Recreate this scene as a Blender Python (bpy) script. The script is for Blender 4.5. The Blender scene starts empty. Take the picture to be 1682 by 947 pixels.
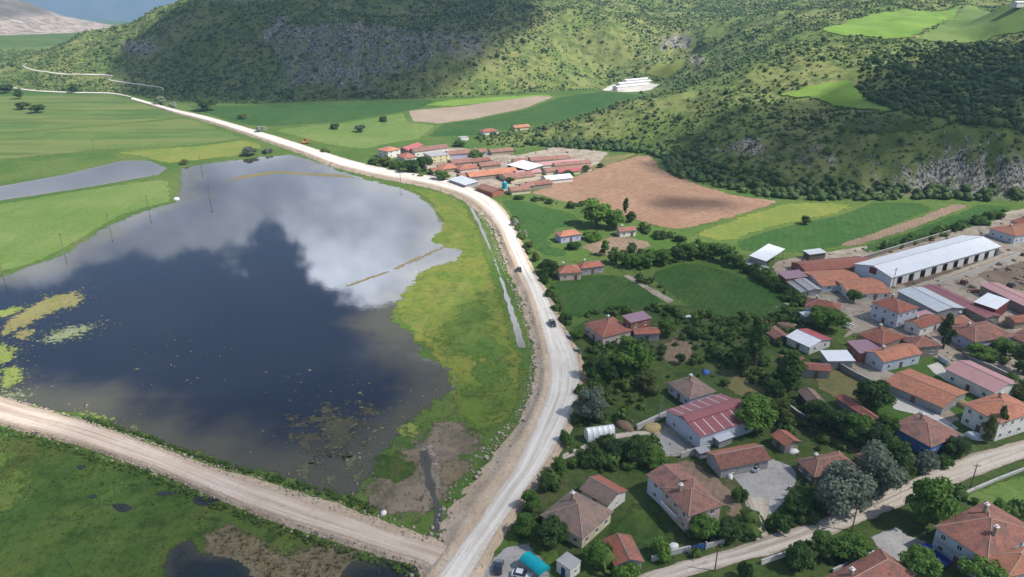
import bpy, bmesh, math, random
import numpy as np
from mathutils import Vector, Matrix
from mathutils.geometry import delaunay_2d_cdt

# ------------------------------------------------------------------ camera, sky, sun, exposure
scn = bpy.context.scene
COL = scn.collection
R = math.radians
H = 115.0; PITCH = R(23.0); FPX = 1201.0; CX, CY = 841.0, 473.5
cam = bpy.data.cameras.new('camera'); cam.sensor_width = 36.0; cam.lens = 36.0 * FPX / 1682.0
cam.clip_start = 1.0; cam.clip_end = 60000.0
camo = bpy.data.objects.new('camera', cam); COL.objects.link(camo)
camo.location = (0, 0, H); camo.rotation_euler = (R(90) - PITCH, 0, 0)
scn.camera = camo

SUN_EL = R(50.0); SUN_AZ = R(102.0)         # azimuth clockwise from +Y (the view direction)
SUN = Vector((math.sin(SUN_AZ) * math.cos(SUN_EL), math.cos(SUN_AZ) * math.cos(SUN_EL), math.sin(SUN_EL)))
sl = bpy.data.lights.new('sun', 'SUN'); sl.energy = 4.8; sl.angle = R(0.55); sl.color = (1.0, 0.955, 0.88)
so = bpy.data.objects.new('sun', sl); COL.objects.link(so)
so.rotation_euler = SUN.to_track_quat('Z', 'Y').to_euler(); so.location = SUN * 3000

world = bpy.data.worlds.new('World'); scn.world = world; world.use_nodes = True
wt = world.node_tree; wt.nodes.clear()
def wn(t, **k):
    n = wt.nodes.new(t)
    for a, b in k.items(): setattr(n, a, b)
    return n
def wmath(op, a, b=None, clamp=False):
    n = wn('ShaderNodeMath', operation=op, use_clamp=clamp)
    for i, v in enumerate((a, b)):
        if v is None: continue
        if isinstance(v, (int, float)): n.inputs[i].default_value = v
        else: wt.links.new(v, n.inputs[i])
    return n.outputs[0]
sky = wn('ShaderNodeTexSky', sky_type='NISHITA', sun_disc=False)
sky.sun_elevation = SUN_EL; sky.sun_rotation = SUN_AZ; sky.altitude = 500; sky.air_density = 1.0; sky.dust_density = 1.2; sky.ozone_density = 1.5
geo = wn('ShaderNodeTexCoord')
sep = wn('ShaderNodeSeparateXYZ'); wt.links.new(geo.outputs['Generated'], sep.inputs[0])
az = wmath('ARCTAN2', sep.outputs[0], sep.outputs[1])
el = wmath('ARCSINE', sep.outputs[2])
# broken cumulus bank: its upper edge as elevation (degrees) along the azimuth
ramp = wn('ShaderNodeValToRGB'); ramp.color_ramp.interpolation = 'B_SPLINE'
pts = [(-180, 22), (-60, 20), (-36, 19.5), (-29, 19), (-23, 18.6), (-18.5, 18.8), (-15.5, 22), (-12, 25.2), (-8, 26.2), (6, 29), (40, 30), (180, 22)]
els = ramp.color_ramp.elements
els[0].position = 0; els[1].position = 1
for i, (a, e) in enumerate(pts):
    p = (a + 180) / 360
    it = els[0] if i == 0 else els[-1] if i == len(pts) - 1 else els.new(p)
    it.color = (e / 60, e / 60, e / 60, 1)
wt.links.new(wmath('ADD', wmath('MULTIPLY', az, 1 / (2 * math.pi)), 0.5), ramp.inputs[0])
edge = wmath('MULTIPLY', ramp.outputs[0], math.radians(60))
mp = wn('ShaderNodeMapping'); mp.inputs['Scale'].default_value = (1, 1, 1.7)
wt.links.new(geo.outputs['Generated'], mp.inputs[0])
n1 = wn('ShaderNodeTexNoise'); n1.inputs['Scale'].default_value = 9.0; n1.inputs['Detail'].default_value = 10; n1.inputs['Roughness'].default_value = 0.58
n2 = wn('ShaderNodeTexNoise'); n2.inputs['Scale'].default_value = 3.1; n2.inputs['Detail'].default_value = 5
wt.links.new(mp.outputs[0], n1.inputs[0]); wt.links.new(mp.outputs[0], n2.inputs[0])
depth_in = wmath('SUBTRACT', edge, el)                                   # radians below the bank's edge
v = wmath('ADD', wmath('MULTIPLY', depth_in, 9.0), wmath('MULTIPLY', wmath('SUBTRACT', n1.outputs[0], 0.5), 1.9))
dens = wn('ShaderNodeMapRange', interpolation_type='SMOOTHSTEP'); dens.inputs[1].default_value = -0.02; dens.inputs[2].default_value = 0.20
wt.links.new(v, dens.inputs[0])
n3v = wmath('ADD', wmath('MULTIPLY', wmath('SUBTRACT', n2.outputs[0], 0.5), 5.0), -0.4)
dens2 = wn('ShaderNodeMapRange', interpolation_type='SMOOTHSTEP'); dens2.inputs[1].default_value = -0.2; dens2.inputs[2].default_value = 1.2; dens2.inputs[4].default_value = 0.24
wt.links.new(n3v, dens2.inputs[0])
dtot = wmath('MAXIMUM', dens.outputs[0], dens2.outputs[0], True)
shade = wn('ShaderNodeMapRange'); shade.inputs[1].default_value = 0.40; shade.inputs[2].default_value = 0.58; shade.inputs[3].default_value = 0.42; shade.inputs[4].default_value = 1.0
wt.links.new(wmath('ADD', wmath('MULTIPLY', n2.outputs[0], 0.5), wmath('MULTIPLY', n1.outputs[0], 0.5)), shade.inputs[0])
near_edge = wn('ShaderNodeMapRange'); near_edge.inputs[1].default_value = 0.0; near_edge.inputs[2].default_value = 0.16; near_edge.inputs[3].default_value = 1.0; near_edge.inputs[4].default_value = 0.34
wt.links.new(depth_in, near_edge.inputs[0])
# the bank is sunlit cumulus ahead and flatter grey cloud to the west
lit = wn('ShaderNodeMapRange', interpolation_type='SMOOTHSTEP'); lit.inputs[1].default_value = R(-24); lit.inputs[2].default_value = R(-12); lit.inputs[3].default_value = 0.27; lit.inputs[4].default_value = 1.0
wt.links.new(az, lit.inputs[0])
bright = wmath('MULTIPLY', wmath('MULTIPLY', wmath('MULTIPLY', shade.outputs[0], near_edge.outputs[0]), lit.outputs[0]), 58.0)
fall = wn('ShaderNodeMapRange', interpolation_type='SMOOTHSTEP'); fall.inputs[1].default_value = R(15); fall.inputs[2].default_value = R(50); fall.inputs[3].default_value = 1.0; fall.inputs[4].default_value = 0.30
wt.links.new(az, fall.inputs[0]); bright = wmath('MULTIPLY', bright, fall.outputs[0])
cc = wn('ShaderNodeCombineColor')
wt.links.new(wmath('MULTIPLY', bright, 0.90), cc.inputs[0]); wt.links.new(wmath('MULTIPLY', bright, 0.96), cc.inputs[1]); wt.links.new(wmath('MULTIPLY', bright, 1.09), cc.inputs[2])
mixc = wn('ShaderNodeMix', data_type='RGBA')
wt.links.new(dtot, mixc.inputs[0]); wt.links.new(sky.outputs[0], mixc.inputs[6]); wt.links.new(cc.outputs[0], mixc.inputs[7])
bg = wn('ShaderNodeBackground'); bg.inputs['Strength'].default_value = 0.085
wt.links.new(mixc.outputs[2], bg.inputs['Color'])
wo = wn('ShaderNodeOutputWorld'); wt.links.new(bg.outputs[0], wo.inputs['Surface'])

scn.view_settings.view_transform = 'Standard'; scn.view_settings.look = 'None'
scn.view_settings.gamma = 1.0; scn.view_settings.use_curve_mapping = False
scn.view_settings.exposure = 0.55
scn.render.engine = 'CYCLES'
cy = scn.cycles
cy.max_bounces = 5; cy.diffuse_bounces = 2; cy.glossy_bounces = 2; cy.transmission_bounces = 2; cy.volume_bounces = 0; cy.transparent_max_bounces = 12
cy.use_denoising = True; cy.caustics_reflective = False; cy.caustics_refractive = False
cy.sample_clamp_indirect = 4.0

random.seed(11); rng = np.random.default_rng(11)

# ------------------------------------------------------------------ projection helpers
SP, CP = math.sin(PITCH), math.cos(PITCH)
def ray(px, py):
    u = (px - CX) / FPX; w = (py - CY) / FPX
    return np.array([u, CP - w * SP, -(SP + w * CP)])
def P(px, py, z=0.0):
    """world point on the level z that the photograph shows at this pixel"""
    d = ray(px, py); t = (H - z) / -d[2]
    return np.array([d[0] * t, d[1] * t, z])
def ppm(py): return (CP / H) * (py - (CY - FPX * math.tan(PITCH)))      # pixels per metre on the valley floor at this row
def topx(p):
    x, y, z = p; z = z - H
    dep = y * CP - z * SP; up = y * SP + z * CP
    return CX + FPX * x / dep, CY - FPX * up / dep

# ------------------------------------------------------------------ numpy noise
def _hash(ix, iy, s):
    h = (ix.astype(np.int64) * 374761393 + iy.astype(np.int64) * 668265263 + s * 974634777) & 0x7fffffff
    h = ((h ^ (h >> 13)) * 1274126177) & 0x7fffffff
    return ((h ^ (h >> 16)) & 0xffff) / 65535.0
def vnoise(x, y, s=0):
    ix = np.floor(x); iy = np.floor(y); fx = x - ix; fy = y - iy
    fx = fx * fx * (3 - 2 * fx); fy = fy * fy * (3 - 2 * fy)
    a = _hash(ix, iy, s); b = _hash(ix + 1, iy, s); c = _hash(ix, iy + 1, s); d = _hash(ix + 1, iy + 1, s)
    return (a + (b - a) * fx) + ((c + (d - c) * fx) - (a + (b - a) * fx)) * fy
def fbm(x, y, s=0, o=4):
    x = np.asarray(x, float); y = np.asarray(y, float); r = 0; a = 0.5; t = 0
    for i in range(o):
        r = r + a * vnoise(x, y, s + i * 17); t += a; a *= 0.5; x = x * 2.03 + 11.3; y = y * 2.03 - 7.7
    return r / t
def sstep(a, b, x):
    t = np.clip((x - a) / (b - a), 0, 1); return t * t * (3 - 2 * t)
def inpoly(poly, x, y):
    poly = np.asarray(poly); x = np.asarray(x, float); y = np.asarray(y, float); r = np.zeros(x.shape, bool); j = len(poly) - 1
    for i in range(len(poly)):
        xi, yi = poly[i][:2]; xj, yj = poly[j][:2]
        c = ((yi > y) != (yj > y)) & (x < (xj - xi) * (y - yi) / (yj - yi + 1e-12) + xi); r ^= c; j = i
    return r
def edist(poly, x, y, closed=True):
    poly = np.asarray(poly); x = np.asarray(x, float); y = np.asarray(y, float); r = np.full(x.shape, 1e9)
    n = len(poly)
    for i in range(n if closed else n - 1):
        x0, y0 = poly[i][:2]; x1, y1 = poly[(i + 1) % n][:2]; dx, dy = x1 - x0, y1 - y0
        t = np.clip(((x - x0) * dx + (y - y0) * dy) / (dx * dx + dy * dy + 1e-12), 0, 1)
        r = np.minimum(r, np.hypot(x - x0 - t * dx, y - y0 - t * dy))
    return r

# ------------------------------------------------------------------ terrain heights
BASE = [(-420, 152), (-150, 150), (0, 150), (100, 149), (190, 153), (260, 163), (330, 168), (420, 170), (520, 165), (600, 163), (700, 161), (780, 158),
        (860, 152), (960, 147), (1000, 147), (1050, 152), (1062, 160), (1000, 183), (900, 204), (840, 214), (775, 226), (800, 238), (860, 243), (900, 241), (960, 247), (1060, 252),
        (1085, 262), (1100, 288), (1160, 303), (1250, 323), (1330, 329), (1450, 329), (1560, 328), (1682, 334), (1900, 345), (2300, 352)]
base_w = [P(a, b)[:2] for a, b in BASE]
hill_poly = base_w + [np.array([4000., base_w[-1][1]]), np.array([4000., 6000.]), np.array([-900., 6000.]), np.array([-760., 1500.]), np.array([-1150., 1150.])]
hill_poly = [hill_poly[-1]] + hill_poly[:-1]
CTRL = [  # px, py, height
    (950, 205, 10), (1000, 190, 16), (1080, 165, 27), (1120, 190, 20), (1120, 240, 9), (1000, 225, 7),
    (1280, 165, 35), (1400, 158, 38), (1330, 200, 27), (1200, 240, 15), (1250, 290, 8), (1400, 240, 24), (1420, 290, 11),
    (1620, 232, 30), (1500, 242, 25), (1660, 270, 20), (1540, 290, 14), (1450, 190, 36), (1600, 190, 38),
    (1500, 150, 42), (1550, 120, 50), (1650, 100, 56), (1682, 150, 47),
    (1460, 45, 70), (1350, 50, 67), (1600, 40, 74), (1682, 20, 85), (1500, 66, 63), (1620, 62, 66), (1450, 0, 90), (1682, 0, 96), (1580, 8, 84),
    (1200, 60, 50), (1100, 110, 20), (1130, 100, 19), (1090, 130, 7), (1040, 140, 2), (1100, 150, 27), (1200, 120, 44), (1280, 105, 51), (1420, 80, 61),
    (1150, 100, 27), (1250, 70, 48), (1330, 50, 62), (1200, 190, 27), (1140, 140, 33),
    (600, 60, 52), (600, 110, 26), (600, 140, 8), (600, 20, 73), (450, 60, 50), (450, 120, 17), (750, 60, 52), (750, 110, 27), (750, 20, 73), (880, 60, 50), (900, 120, 16), (1000, 60, 48), (1000, 110, 14),
    (1000, 20, 69), (1150, 20, 67), (1150, 60, 46), (1300, 15, 78), (300, 60, 48), (300, 120, 12), (330, 10, 82), (300, 2, 86), (200, 40, 55), (140, 55, 43), (100, 75, 26), (50, 92, 11),
    (0, 100, 5), (100, 110, 12), (100, 135, 2.5), (0, 125, 3), (200, 90, 24), (220, 130, 7)]
cx_, cz_ = [], []
for a, b, z in CTRL:
    q = P(a, b, z); cx_.append(q[:2]); cz_.append(z)
for q in base_w: cx_.append(q); cz_.append(0)
for x, y, z in [(-640, 1200, 12), (-560, 1350, 15), (-760, 1400, 2), (-300, 1300, 118), (0, 1400, 150), (500, 1350, 145), (900, 1150, 135), (1500, 1000, 130), (0, 2500, 240), (1500, 2200, 240), (-500, 2200, 120), (1200, 600, 70), (1600, 500, 60), (3500, 800, 120), (3500, 4000, 260), (-500, 5500, 150), (2000, 5500, 300)]:
    cx_.append(np.array([x, y])); cz_.append(z)
cxy = np.array(cx_) / 1000.0; czz = np.array(cz_, float)
def tk(r2): return np.where(r2 > 1e-12, r2 * np.log(r2 + 1e-12), 0.0)
N_ = len(czz); A_ = np.zeros((N_ + 3, N_ + 3))
A_[:N_, :N_] = tk(((cxy[:, None] - cxy[None]) ** 2).sum(-1)) + np.eye(N_) * 2e-4
A_[:N_, N_] = 1; A_[:N_, N_ + 1:] = cxy; A_[N_:, :N_] = A_[:N_, N_:].T
W_ = np.linalg.solve(A_, np.concatenate([czz, np.zeros(3)]))
ROCKPX = [[(425, 62), (450, 34), (520, 44), (580, 38), (640, 44), (720, 52), (812, 54), (806, 92), (760, 112), (700, 108), (640, 128), (600, 154), (560, 152), (470, 146), (450, 100)], [(420, 72), (448, 32), (484, 22), (470, 58), (440, 82)], [(490, 58), (522, 52), (530, 92), (500, 100)], [(540, 62), (572, 40), (612, 42), (606, 80), (584, 112), (556, 104)], [(570, 104), (596, 92), (612, 124), (592, 152), (568, 150)], [(472, 145), (486, 114), (518, 112), (520, 142)], [(636, 44), (662, 44), (660, 66), (640, 62)], [(655, 74), (692, 58), (706, 100), (668, 106)], [(716, 62), (748, 52), (756, 102), (724, 100)], [(766, 62), (806, 54), (800, 90), (772, 92)], [(620, 90), (640, 84), (646, 120), (622, 126)],
          [(1480, 268), (1540, 236), (1600, 222), (1650, 230), (1720, 262), (1720, 340), (1600, 335), (1530, 331), (1440, 327), (1400, 300), (1420, 278)],
          [(1090, 60), (1130, 48), (1150, 68), (1110, 85), (1060, 92)], [(1120, 92), (1165, 92), (1165, 108), (1125, 110)], [(1170, 235), (1260, 225), (1270, 255), (1190, 265)],
          [(330, 0), (410, 0), (400, 10), (340, 12)], [(190, 60), (260, 60), (270, 85), (230, 100), (195, 90)], [(1270, 250), (1400, 235), (1450, 270), (1330, 285)]]
def rawheight(x, y):
    x = np.asarray(x, float); y = np.asarray(y, float); sh = x.shape; q = np.stack([x.ravel(), y.ravel()], -1) / 1000.0
    z = np.zeros(len(q))
    for i in range(0, len(q), 20000):
        b = q[i:i + 20000]
        z[i:i + 20000] = tk(((b[:, None] - cxy[None]) ** 2).sum(-1)) @ W_[:N_] + W_[N_] + b @ W_[N_ + 1:]
    z = np.maximum(z.reshape(sh), 0.0)
    ins = inpoly(hill_poly, x, y); d = np.where(ins, edist(hill_poly, x, y), 0)
    return z, d, ins
def axis(segs):
    out = [segs[0][0]]
    for a, b, s in segs:
        n = max(1, int(round((b - a) / s))); out += list(a + (b - a) * (np.arange(n) + 1) / n)
    return np.array(out)
GX = axis([(-9000, -2500, 600), (-2500, -1000, 80), (-1000, -780, 12), (-780, 780, 4.5), (780, 1100, 14), (1100, 4000, 120), (4000, 9000, 700)])
GY = axis([(-1500, -100, 200), (-100, 370, 10), (370, 1120, 4.0), (1120, 1500, 12), (1500, 3000, 60), (3000, 16000, 500)])
MX, MY = np.meshgrid(GX, GY)
Z0, HD, HIN = rawheight(MX, MY)
rockw = np.zeros_like(Z0)
def T0(x, y):
    i = np.clip(np.searchsorted(GX, x) - 1, 0, len(GX) - 2); j = np.clip(np.searchsorted(GY, y) - 1, 0, len(GY) - 2)
    fx = (x - GX[i]) / (GX[i + 1] - GX[i]); fy = (y - GY[j]) / (GY[j + 1] - GY[j])
    return (ZT[j, i] * (1 - fx) + ZT[j, i + 1] * fx) * (1 - fy) + (ZT[j + 1, i] * (1 - fx) + ZT[j + 1, i + 1] * fx) * fy
ZT = Z0 * sstep(0, 35, HD)
TS = np.concatenate([np.arange(100, 1300, 1.5), np.arange(1300, 4000, 8)])
def G(px, py, lift=0.0):
    """terrain point that the photograph shows at this pixel"""
    d = ray(px, py); d = d / math.hypot(d[0], d[1]); pts_ = TS
    z = H + d[2] * pts_; g = T0(d[0] * pts_, d[1] * pts_)
    k = np.argmax(z < g) if (z < g).any() else len(pts_) - 1
    if k > 0:
        a = z[k - 1] - g[k - 1]; b = z[k] - g[k]; f = a / (a - b + 1e-9); t = pts_[k - 1] + (pts_[k] - pts_[k - 1]) * np.clip(f, 0, 1)
    else: t = pts_[0]
    x, y = d[0] * t, d[1] * t
    return np.array([x, y, float(T0(np.array(x), np.array(y))) + lift])
rock_polys = [[G(a, b)[:2] for a, b in q] for q in ROCKPX]
for qi, q in enumerate(rock_polys):
    ins = inpoly(q, MX, MY); dd = edist(q, MX, MY); rockw = np.maximum(rockw, (0.68 if qi == 0 else 1.0) * np.where(ins, sstep(-4, 14, dd), np.clip(0.3 - dd / 20, 0, 1)))
amp = np.clip(Z0 / 40, 0, 1) * sstep(0, 60, HD)
rid = 1 - np.abs(2 * fbm(MX / 70, MY / 95, 3, 5) - 1)
ZT = ZT + amp * ((rid - 0.75) * 13 + (fbm(MX / 22, MY / 22, 9, 4) - 0.5) * 5)
# crags: vertical ribs where bare rock shows
ribs = 1 - np.abs(2 * fbm(MX / 16, MY / 40, 21, 4) - 1)
ZT = ZT + rockw * sstep(0, 20, HD) * ((ribs - 0.7) * 22 + (fbm(MX / 7, MY / 7, 5, 3) - 0.5) * 7)
ZT = np.maximum(ZT, 0.0)
ZT = np.where(HIN & (HD > 3), ZT, np.minimum(ZT, 0.0))
ZT = ZT - np.where(HIN, 0, np.maximum(0, MY - 1650) * 0.045)      # the main valley falls away beyond the gap

# ------------------------------------------------------------------ object helpers
def tag(o, label=None, cat=None, group=None, kind=None):
    if label: o['label'] = label
    if cat: o['category'] = cat
    if group: o['group'] = group
    if kind: o['kind'] = kind
    return o
def empty(name, loc=(0, 0, 0), rz=0.0):
    o = bpy.data.objects.new(name, None); COL.objects.link(o); o.location = loc; o.rotation_euler = (0, 0, rz); o.empty_display_size = 0.5
    return o
def link(name, me, parent=None, loc=None, rz=None):
    o = bpy.data.objects.new(name, me); COL.objects.link(o)
    if parent: o.parent = parent
    if loc is not None: o.location = loc
    if rz is not None: o.rotation_euler = (0, 0, rz)
    return o
def npmesh(name, V, F, mat=None, smooth=False, attrs=None, mats=None, midx=None):
    """V (n,3), F (m,k) arrays with one face size"""
    V = np.asarray(V, np.float32); F = np.asarray(F, np.int32); me = bpy.data.meshes.new(name)
    me.vertices.add(len(V)); me.vertices.foreach_set('co', V.ravel())
    k = F.shape[1]; me.loops.add(F.size); me.loops.foreach_set('vertex_index', F.ravel())
    me.polygons.add(len(F)); me.polygons.foreach_set('loop_start', np.arange(0, F.size, k, dtype=np.int32)); me.polygons.foreach_set('loop_total', np.full(len(F), k, np.int32))
    if smooth: me.polygons.foreach_set('use_smooth', np.ones(len(F), bool))
    for nm, arr in (attrs or {}).items():
        arr = np.asarray(arr, np.float32)
        if arr.ndim == 1: at = me.attributes.new(nm, 'FLOAT', 'POINT'); at.data.foreach_set('value', arr)
        else: at = me.attributes.new(nm, 'FLOAT_VECTOR', 'POINT'); at.data.foreach_set('vector', arr.ravel())
    for m in (mats or ([mat] if mat else [])): me.materials.append(m)
    if midx is not None: me.polygons.foreach_set('material_index', np.asarray(midx, np.int32))
    me.update(calc_edges=True); me.validate()
    return me
class MB:
    """collects polygons, builds one mesh object"""
    def __init__(s): s.v = []; s.f = []; s.uv = []; s.m = []
    def poly(s, pts, uv=None, m=0):
        i = len(s.v); s.v += [tuple(map(float, p)) for p in pts]; s.f.append(list(range(i, i + len(pts)))); s.uv.append(uv); s.m.append(m)
    def box(s, a, b, M=None, m=0):
        x0, y0, z0 = a; x1, y1, z1 = b
        c = [(x0, y0, z0), (x1, y0, z0), (x1, y1, z0), (x0, y1, z0), (x0, y0, z1), (x1, y0, z1), (x1, y1, z1), (x0, y1, z1)]
        if M is not None: c = [tuple(M @ Vector(p)) for p in c]
        for q in ((3, 2, 1, 0), (4, 5, 6, 7), (0, 1, 5, 4), (1, 2, 6, 5), (2, 3, 7, 6), (3, 0, 4, 7)): s.poly([c[k] for k in q], m=m)
    def bar(s, p, q, w, h=None, m=0):
        p = Vector(p); q = Vector(q); d = (q - p); L = d.length
        if L < 1e-6: return
        rot = d.to_track_quat('X', 'Z').to_matrix().to_4x4(); M = Matrix.Translation(p) @ rot; h = h or w
        s.box((0, -w / 2, -h / 2), (L, w / 2, h / 2), M, m)
    def tube(s, pts, rad, n=6, cap=True, m=0):
        rings = []
        for i, p in enumerate(pts):
            p = Vector(p); d = Vector(pts[min(i + 1, len(pts) - 1)]) - Vector(pts[max(i - 1, 0)]); d.normalize()
            a = d.orthogonal().normalized() if abs(d.z) < 0.95 else Vector((1, 0, 0)); a = (a - d * a.dot(d)).normalized(); b = d.cross(a)
            r = rad[i] if isinstance(rad, (list, tuple)) else rad
            rings.append([p + (a * math.cos(2 * math.pi * k / n) + b * math.sin(2 * math.pi * k / n)) * r for k in range(n)])
        for i in range(len(rings) - 1):
            for k in range(n): s.poly([rings[i][k], rings[i][(k + 1) % n], rings[i + 1][(k + 1) % n], rings[i + 1][k]], m=m)
        if cap: s.poly(list(reversed(rings[0])), m=m); s.poly(rings[-1], m=m)
    def prism(s, prof, x0, x1, m=0):
        """profile in (y,z) swept along x"""
        n = len(prof)
        for i in range(n):
            a, b = prof[i], prof[(i + 1) % n]; s.poly([(x0, *a), (x0, *b), (x1, *b), (x1, *a)], m=m)
        s.poly([(x0, *p) for p in reversed(prof)], m=m); s.poly([(x1, *p) for p in prof], m=m)
    def mesh(s, name, mats, smooth=False):
        me = bpy.data.meshes.new(name); me.from_pydata(s.v, [], s.f)
        for m_ in (mats if isinstance(mats, (list, tuple)) else [mats]): me.materials.append(m_)
        me.polygons.foreach_set('material_index', s.m)
        if any(u is not None for u in s.uv):
            l = me.uv_layers.new(name='UVMap')
            k = 0
            for u, f in zip(s.uv, s.f):
                for j in range(len(f)): l.data[k].uv = u[j] if u else (0, 0); k += 1
        if smooth: me.polygons.foreach_set('use_smooth', [True] * len(s.f))
        me.update()
        return me
    def build(s, name, mats, parent=None, smooth=False, loc=None, rz=None):
        return link(name, s.mesh(name, mats, smooth), parent, loc, rz)

# ------------------------------------------------------------------ materials
class NT:
    def __init__(s, name):
        s.mat = bpy.data.materials.new(name); s.mat.use_nodes = True; s.t = s.mat.node_tree; s.t.nodes.clear()
        s.out = s.t.nodes.new('ShaderNodeOutputMaterial')
    def n(s, t, ins=None, **k):
        n = s.t.nodes.new(t)
        for a, b in k.items(): setattr(n, a, b)
        for a, b in (ins or {}).items(): s.set(n.inputs[a], b)
        return n
    def set(s, inp, v):
        if hasattr(v, 'links') or isinstance(v, bpy.types.NodeSocket): s.t.links.new(v, inp)
        elif isinstance(v, tuple) and len(v) == 3 and inp.type == 'RGBA': inp.default_value = (*v, 1)
        else: inp.default_value = v
    def math(s, op, a, b=0.0, c=None, clamp=False):
        n = s.n('ShaderNodeMath', operation=op, use_clamp=clamp); s.set(n.inputs[0], a); s.set(n.inputs[1], b)
        if c is not None: s.set(n.inputs[2], c)
        return n.outputs[0]
    def noise(s, scale, detail=5, rough=0.55, vec=None, dist=0.0):
        n = s.n('ShaderNodeTexNoise', {'Scale': scale, 'Detail': detail, 'Roughness': rough, 'Distortion': dist})
        if vec is not None: s.set(n.inputs['Vector'], vec)
        return n.outputs['Fac']
    def coord(s, scale=(1, 1, 1), rot=0.0, which='Object'):
        t = s.n('ShaderNodeTexCoord'); m = s.n('ShaderNodeMapping', {'Scale': scale, 'Rotation': (0, 0, rot)}); s.t.links.new(t.outputs[which], m.inputs[0]); return m.outputs[0]
    def mix(s, f, a, b, blend='MIX'):
        n = s.n('ShaderNodeMix', data_type='RGBA', blend_type=blend); s.set(n.inputs[0], f); s.set(n.inputs[6], a); s.set(n.inputs[7], b); return n.outputs[2]
    def rng(s, v, a, b, c=0.0, d=1.0, smooth=True):
        n = s.n('ShaderNodeMapRange', {0: v, 1: a, 2: b, 3: c, 4: d}, interpolation_type='SMOOTHSTEP' if smooth else 'LINEAR'); return n.outputs[0]
    def ramp(s, v, stops):
        n = s.n('ShaderNodeValToRGB', {0: v}); e = n.color_ramp.elements
        for i, (p, c) in enumerate(stops):
            it = e[0] if i == 0 else e[1] if i == len(stops) - 1 else e.new(p)
            it.position = p; it.color = (*c, 1)
        return n.outputs[0]
    def attr(s, nm): return s.n('ShaderNodeAttribute', attribute_name=nm).outputs['Fac']
    def bump(s, h, strength=0.5, dist=0.2): return s.n('ShaderNodeBump', {'Height': h, 'Strength': strength, 'Distance': dist}).outputs[0]
    def bsdf(s, col, rough=0.9, spec=0.2, normal=None, **k):
        b = s.n('ShaderNodeBsdfPrincipled', {'Base Color': col, 'Roughness': rough, 'Specular IOR Level': spec}); 
        if normal is not None: s.set(b.inputs['Normal'], normal)
        for a, v in k.items(): s.set(b.inputs[a.replace('_', ' ')], v)
        return b.outputs[0]
    def done(s, sh, alpha=None):
        if alpha is not None:
            t = s.n('ShaderNodeBsdfTransparent').outputs[0]; m = s.n('ShaderNodeMixShader'); s.set(m.inputs[0], alpha); s.t.links.new(t, m.inputs[1]); s.t.links.new(sh, m.inputs[2]); sh = m.outputs[0]
        s.t.links.new(sh, s.out.inputs['Surface']); return s.mat
def mat_soil(name, c1, c2, c3=None, big=0.02, fine=0.6, bump=0.5, feather=0.0, rows=None, rough=0.95, contrast=1.0, ragged=1.0, patch=None, bands=None, fray=0.16):
    """grass, soil and crops: two-scale mottling, optional drilled rows, optional ragged edge"""
    m = NT(name); co = m.coord()
    a = m.noise(big, 6, 0.6, co); b = m.noise(fine, 4, 0.6, co); w = 0.16 / contrast
    col = m.mix(m.rng(a, 0.5 - w, 0.5 + w), c1, c2)
    c3 = c3 or tuple(x * 0.72 for x in c1)
    col = m.mix(m.rng(b, 0.48, 0.72, 0, 0.75), col, c3)
    st = m.noise(0.11, 4, 0.6, m.coord((1, 0.32, 1), 0.5)); col = m.mix(m.rng(st, 0.5, 0.75, 0, 0.35), col, tuple(min(1, x * 1.35 + 0.01) for x in c2))
    if patch:
        col = m.mix(m.rng(m.noise(patch[1], 6, 0.68, co, 0.6), 0.52, 0.68, 0, 0.85), col, patch[0])
        col = m.mix(m.rng(m.noise(0.19, 6, 0.72, m.coord((1, 1, 1), 0.9)), 0.47, 0.66, 0, 0.8), col, c3)
        col = m.mix(m.rng(m.noise(0.8, 5, 0.75, m.coord((1, 0.6, 1), 0.3)), 0.55, 0.72, 0, 0.6), col, tuple(min(1, x * 1.5) for x in c2))
    if bands:
        bn = m.noise(1.0, 3, 0.5, m.coord((bands[1], bands[2], 1), bands[0])); col = m.mix(m.rng(bn, 0.42, 0.58, 0, 0.8), col, bands[3]); col = m.mix(m.rng(m.noise(1.0, 3, 0.5, m.coord((bands[1] * 2.3, bands[2] * 2.1, 1), bands[0])), 0.5, 0.62, 0, 0.6), col, tuple(x * 0.72 for x in c1))
    hgt = m.math('ADD', b, m.math('MULTIPLY', m.noise(3.0, 3, 0.6, co), 0.5))
    if rows:
        ang, per, k = rows
        wv = m.n('ShaderNodeTexWave', {'Vector': m.coord((1, 1, 1), ang), 'Scale': 6.283 / (20 * per) * 1.0, 'Distortion': 2.5, 'Detail': 2.0, 'Detail Scale': 0.3}, wave_type='BANDS', bands_direction='X').outputs['Fac']
        col = m.mix(m.math('MULTIPLY', wv, k), col, tuple(x * 0.62 for x in c1))
    alpha = None
    if feather:
        e = m.math('DIVIDE', m.attr('ed'), feather); nn = m.math('MULTIPLY', m.math('SUBTRACT', m.noise(fray, 7, 0.68, co), 0.5), 2.6 * ragged)
        alpha = m.rng(m.math('ADD', e, nn), 0.35, 0.65)
    return m.done(m.bsdf(col, rough, 0.15, m.bump(hgt, bump, 0.35)), alpha)

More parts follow.
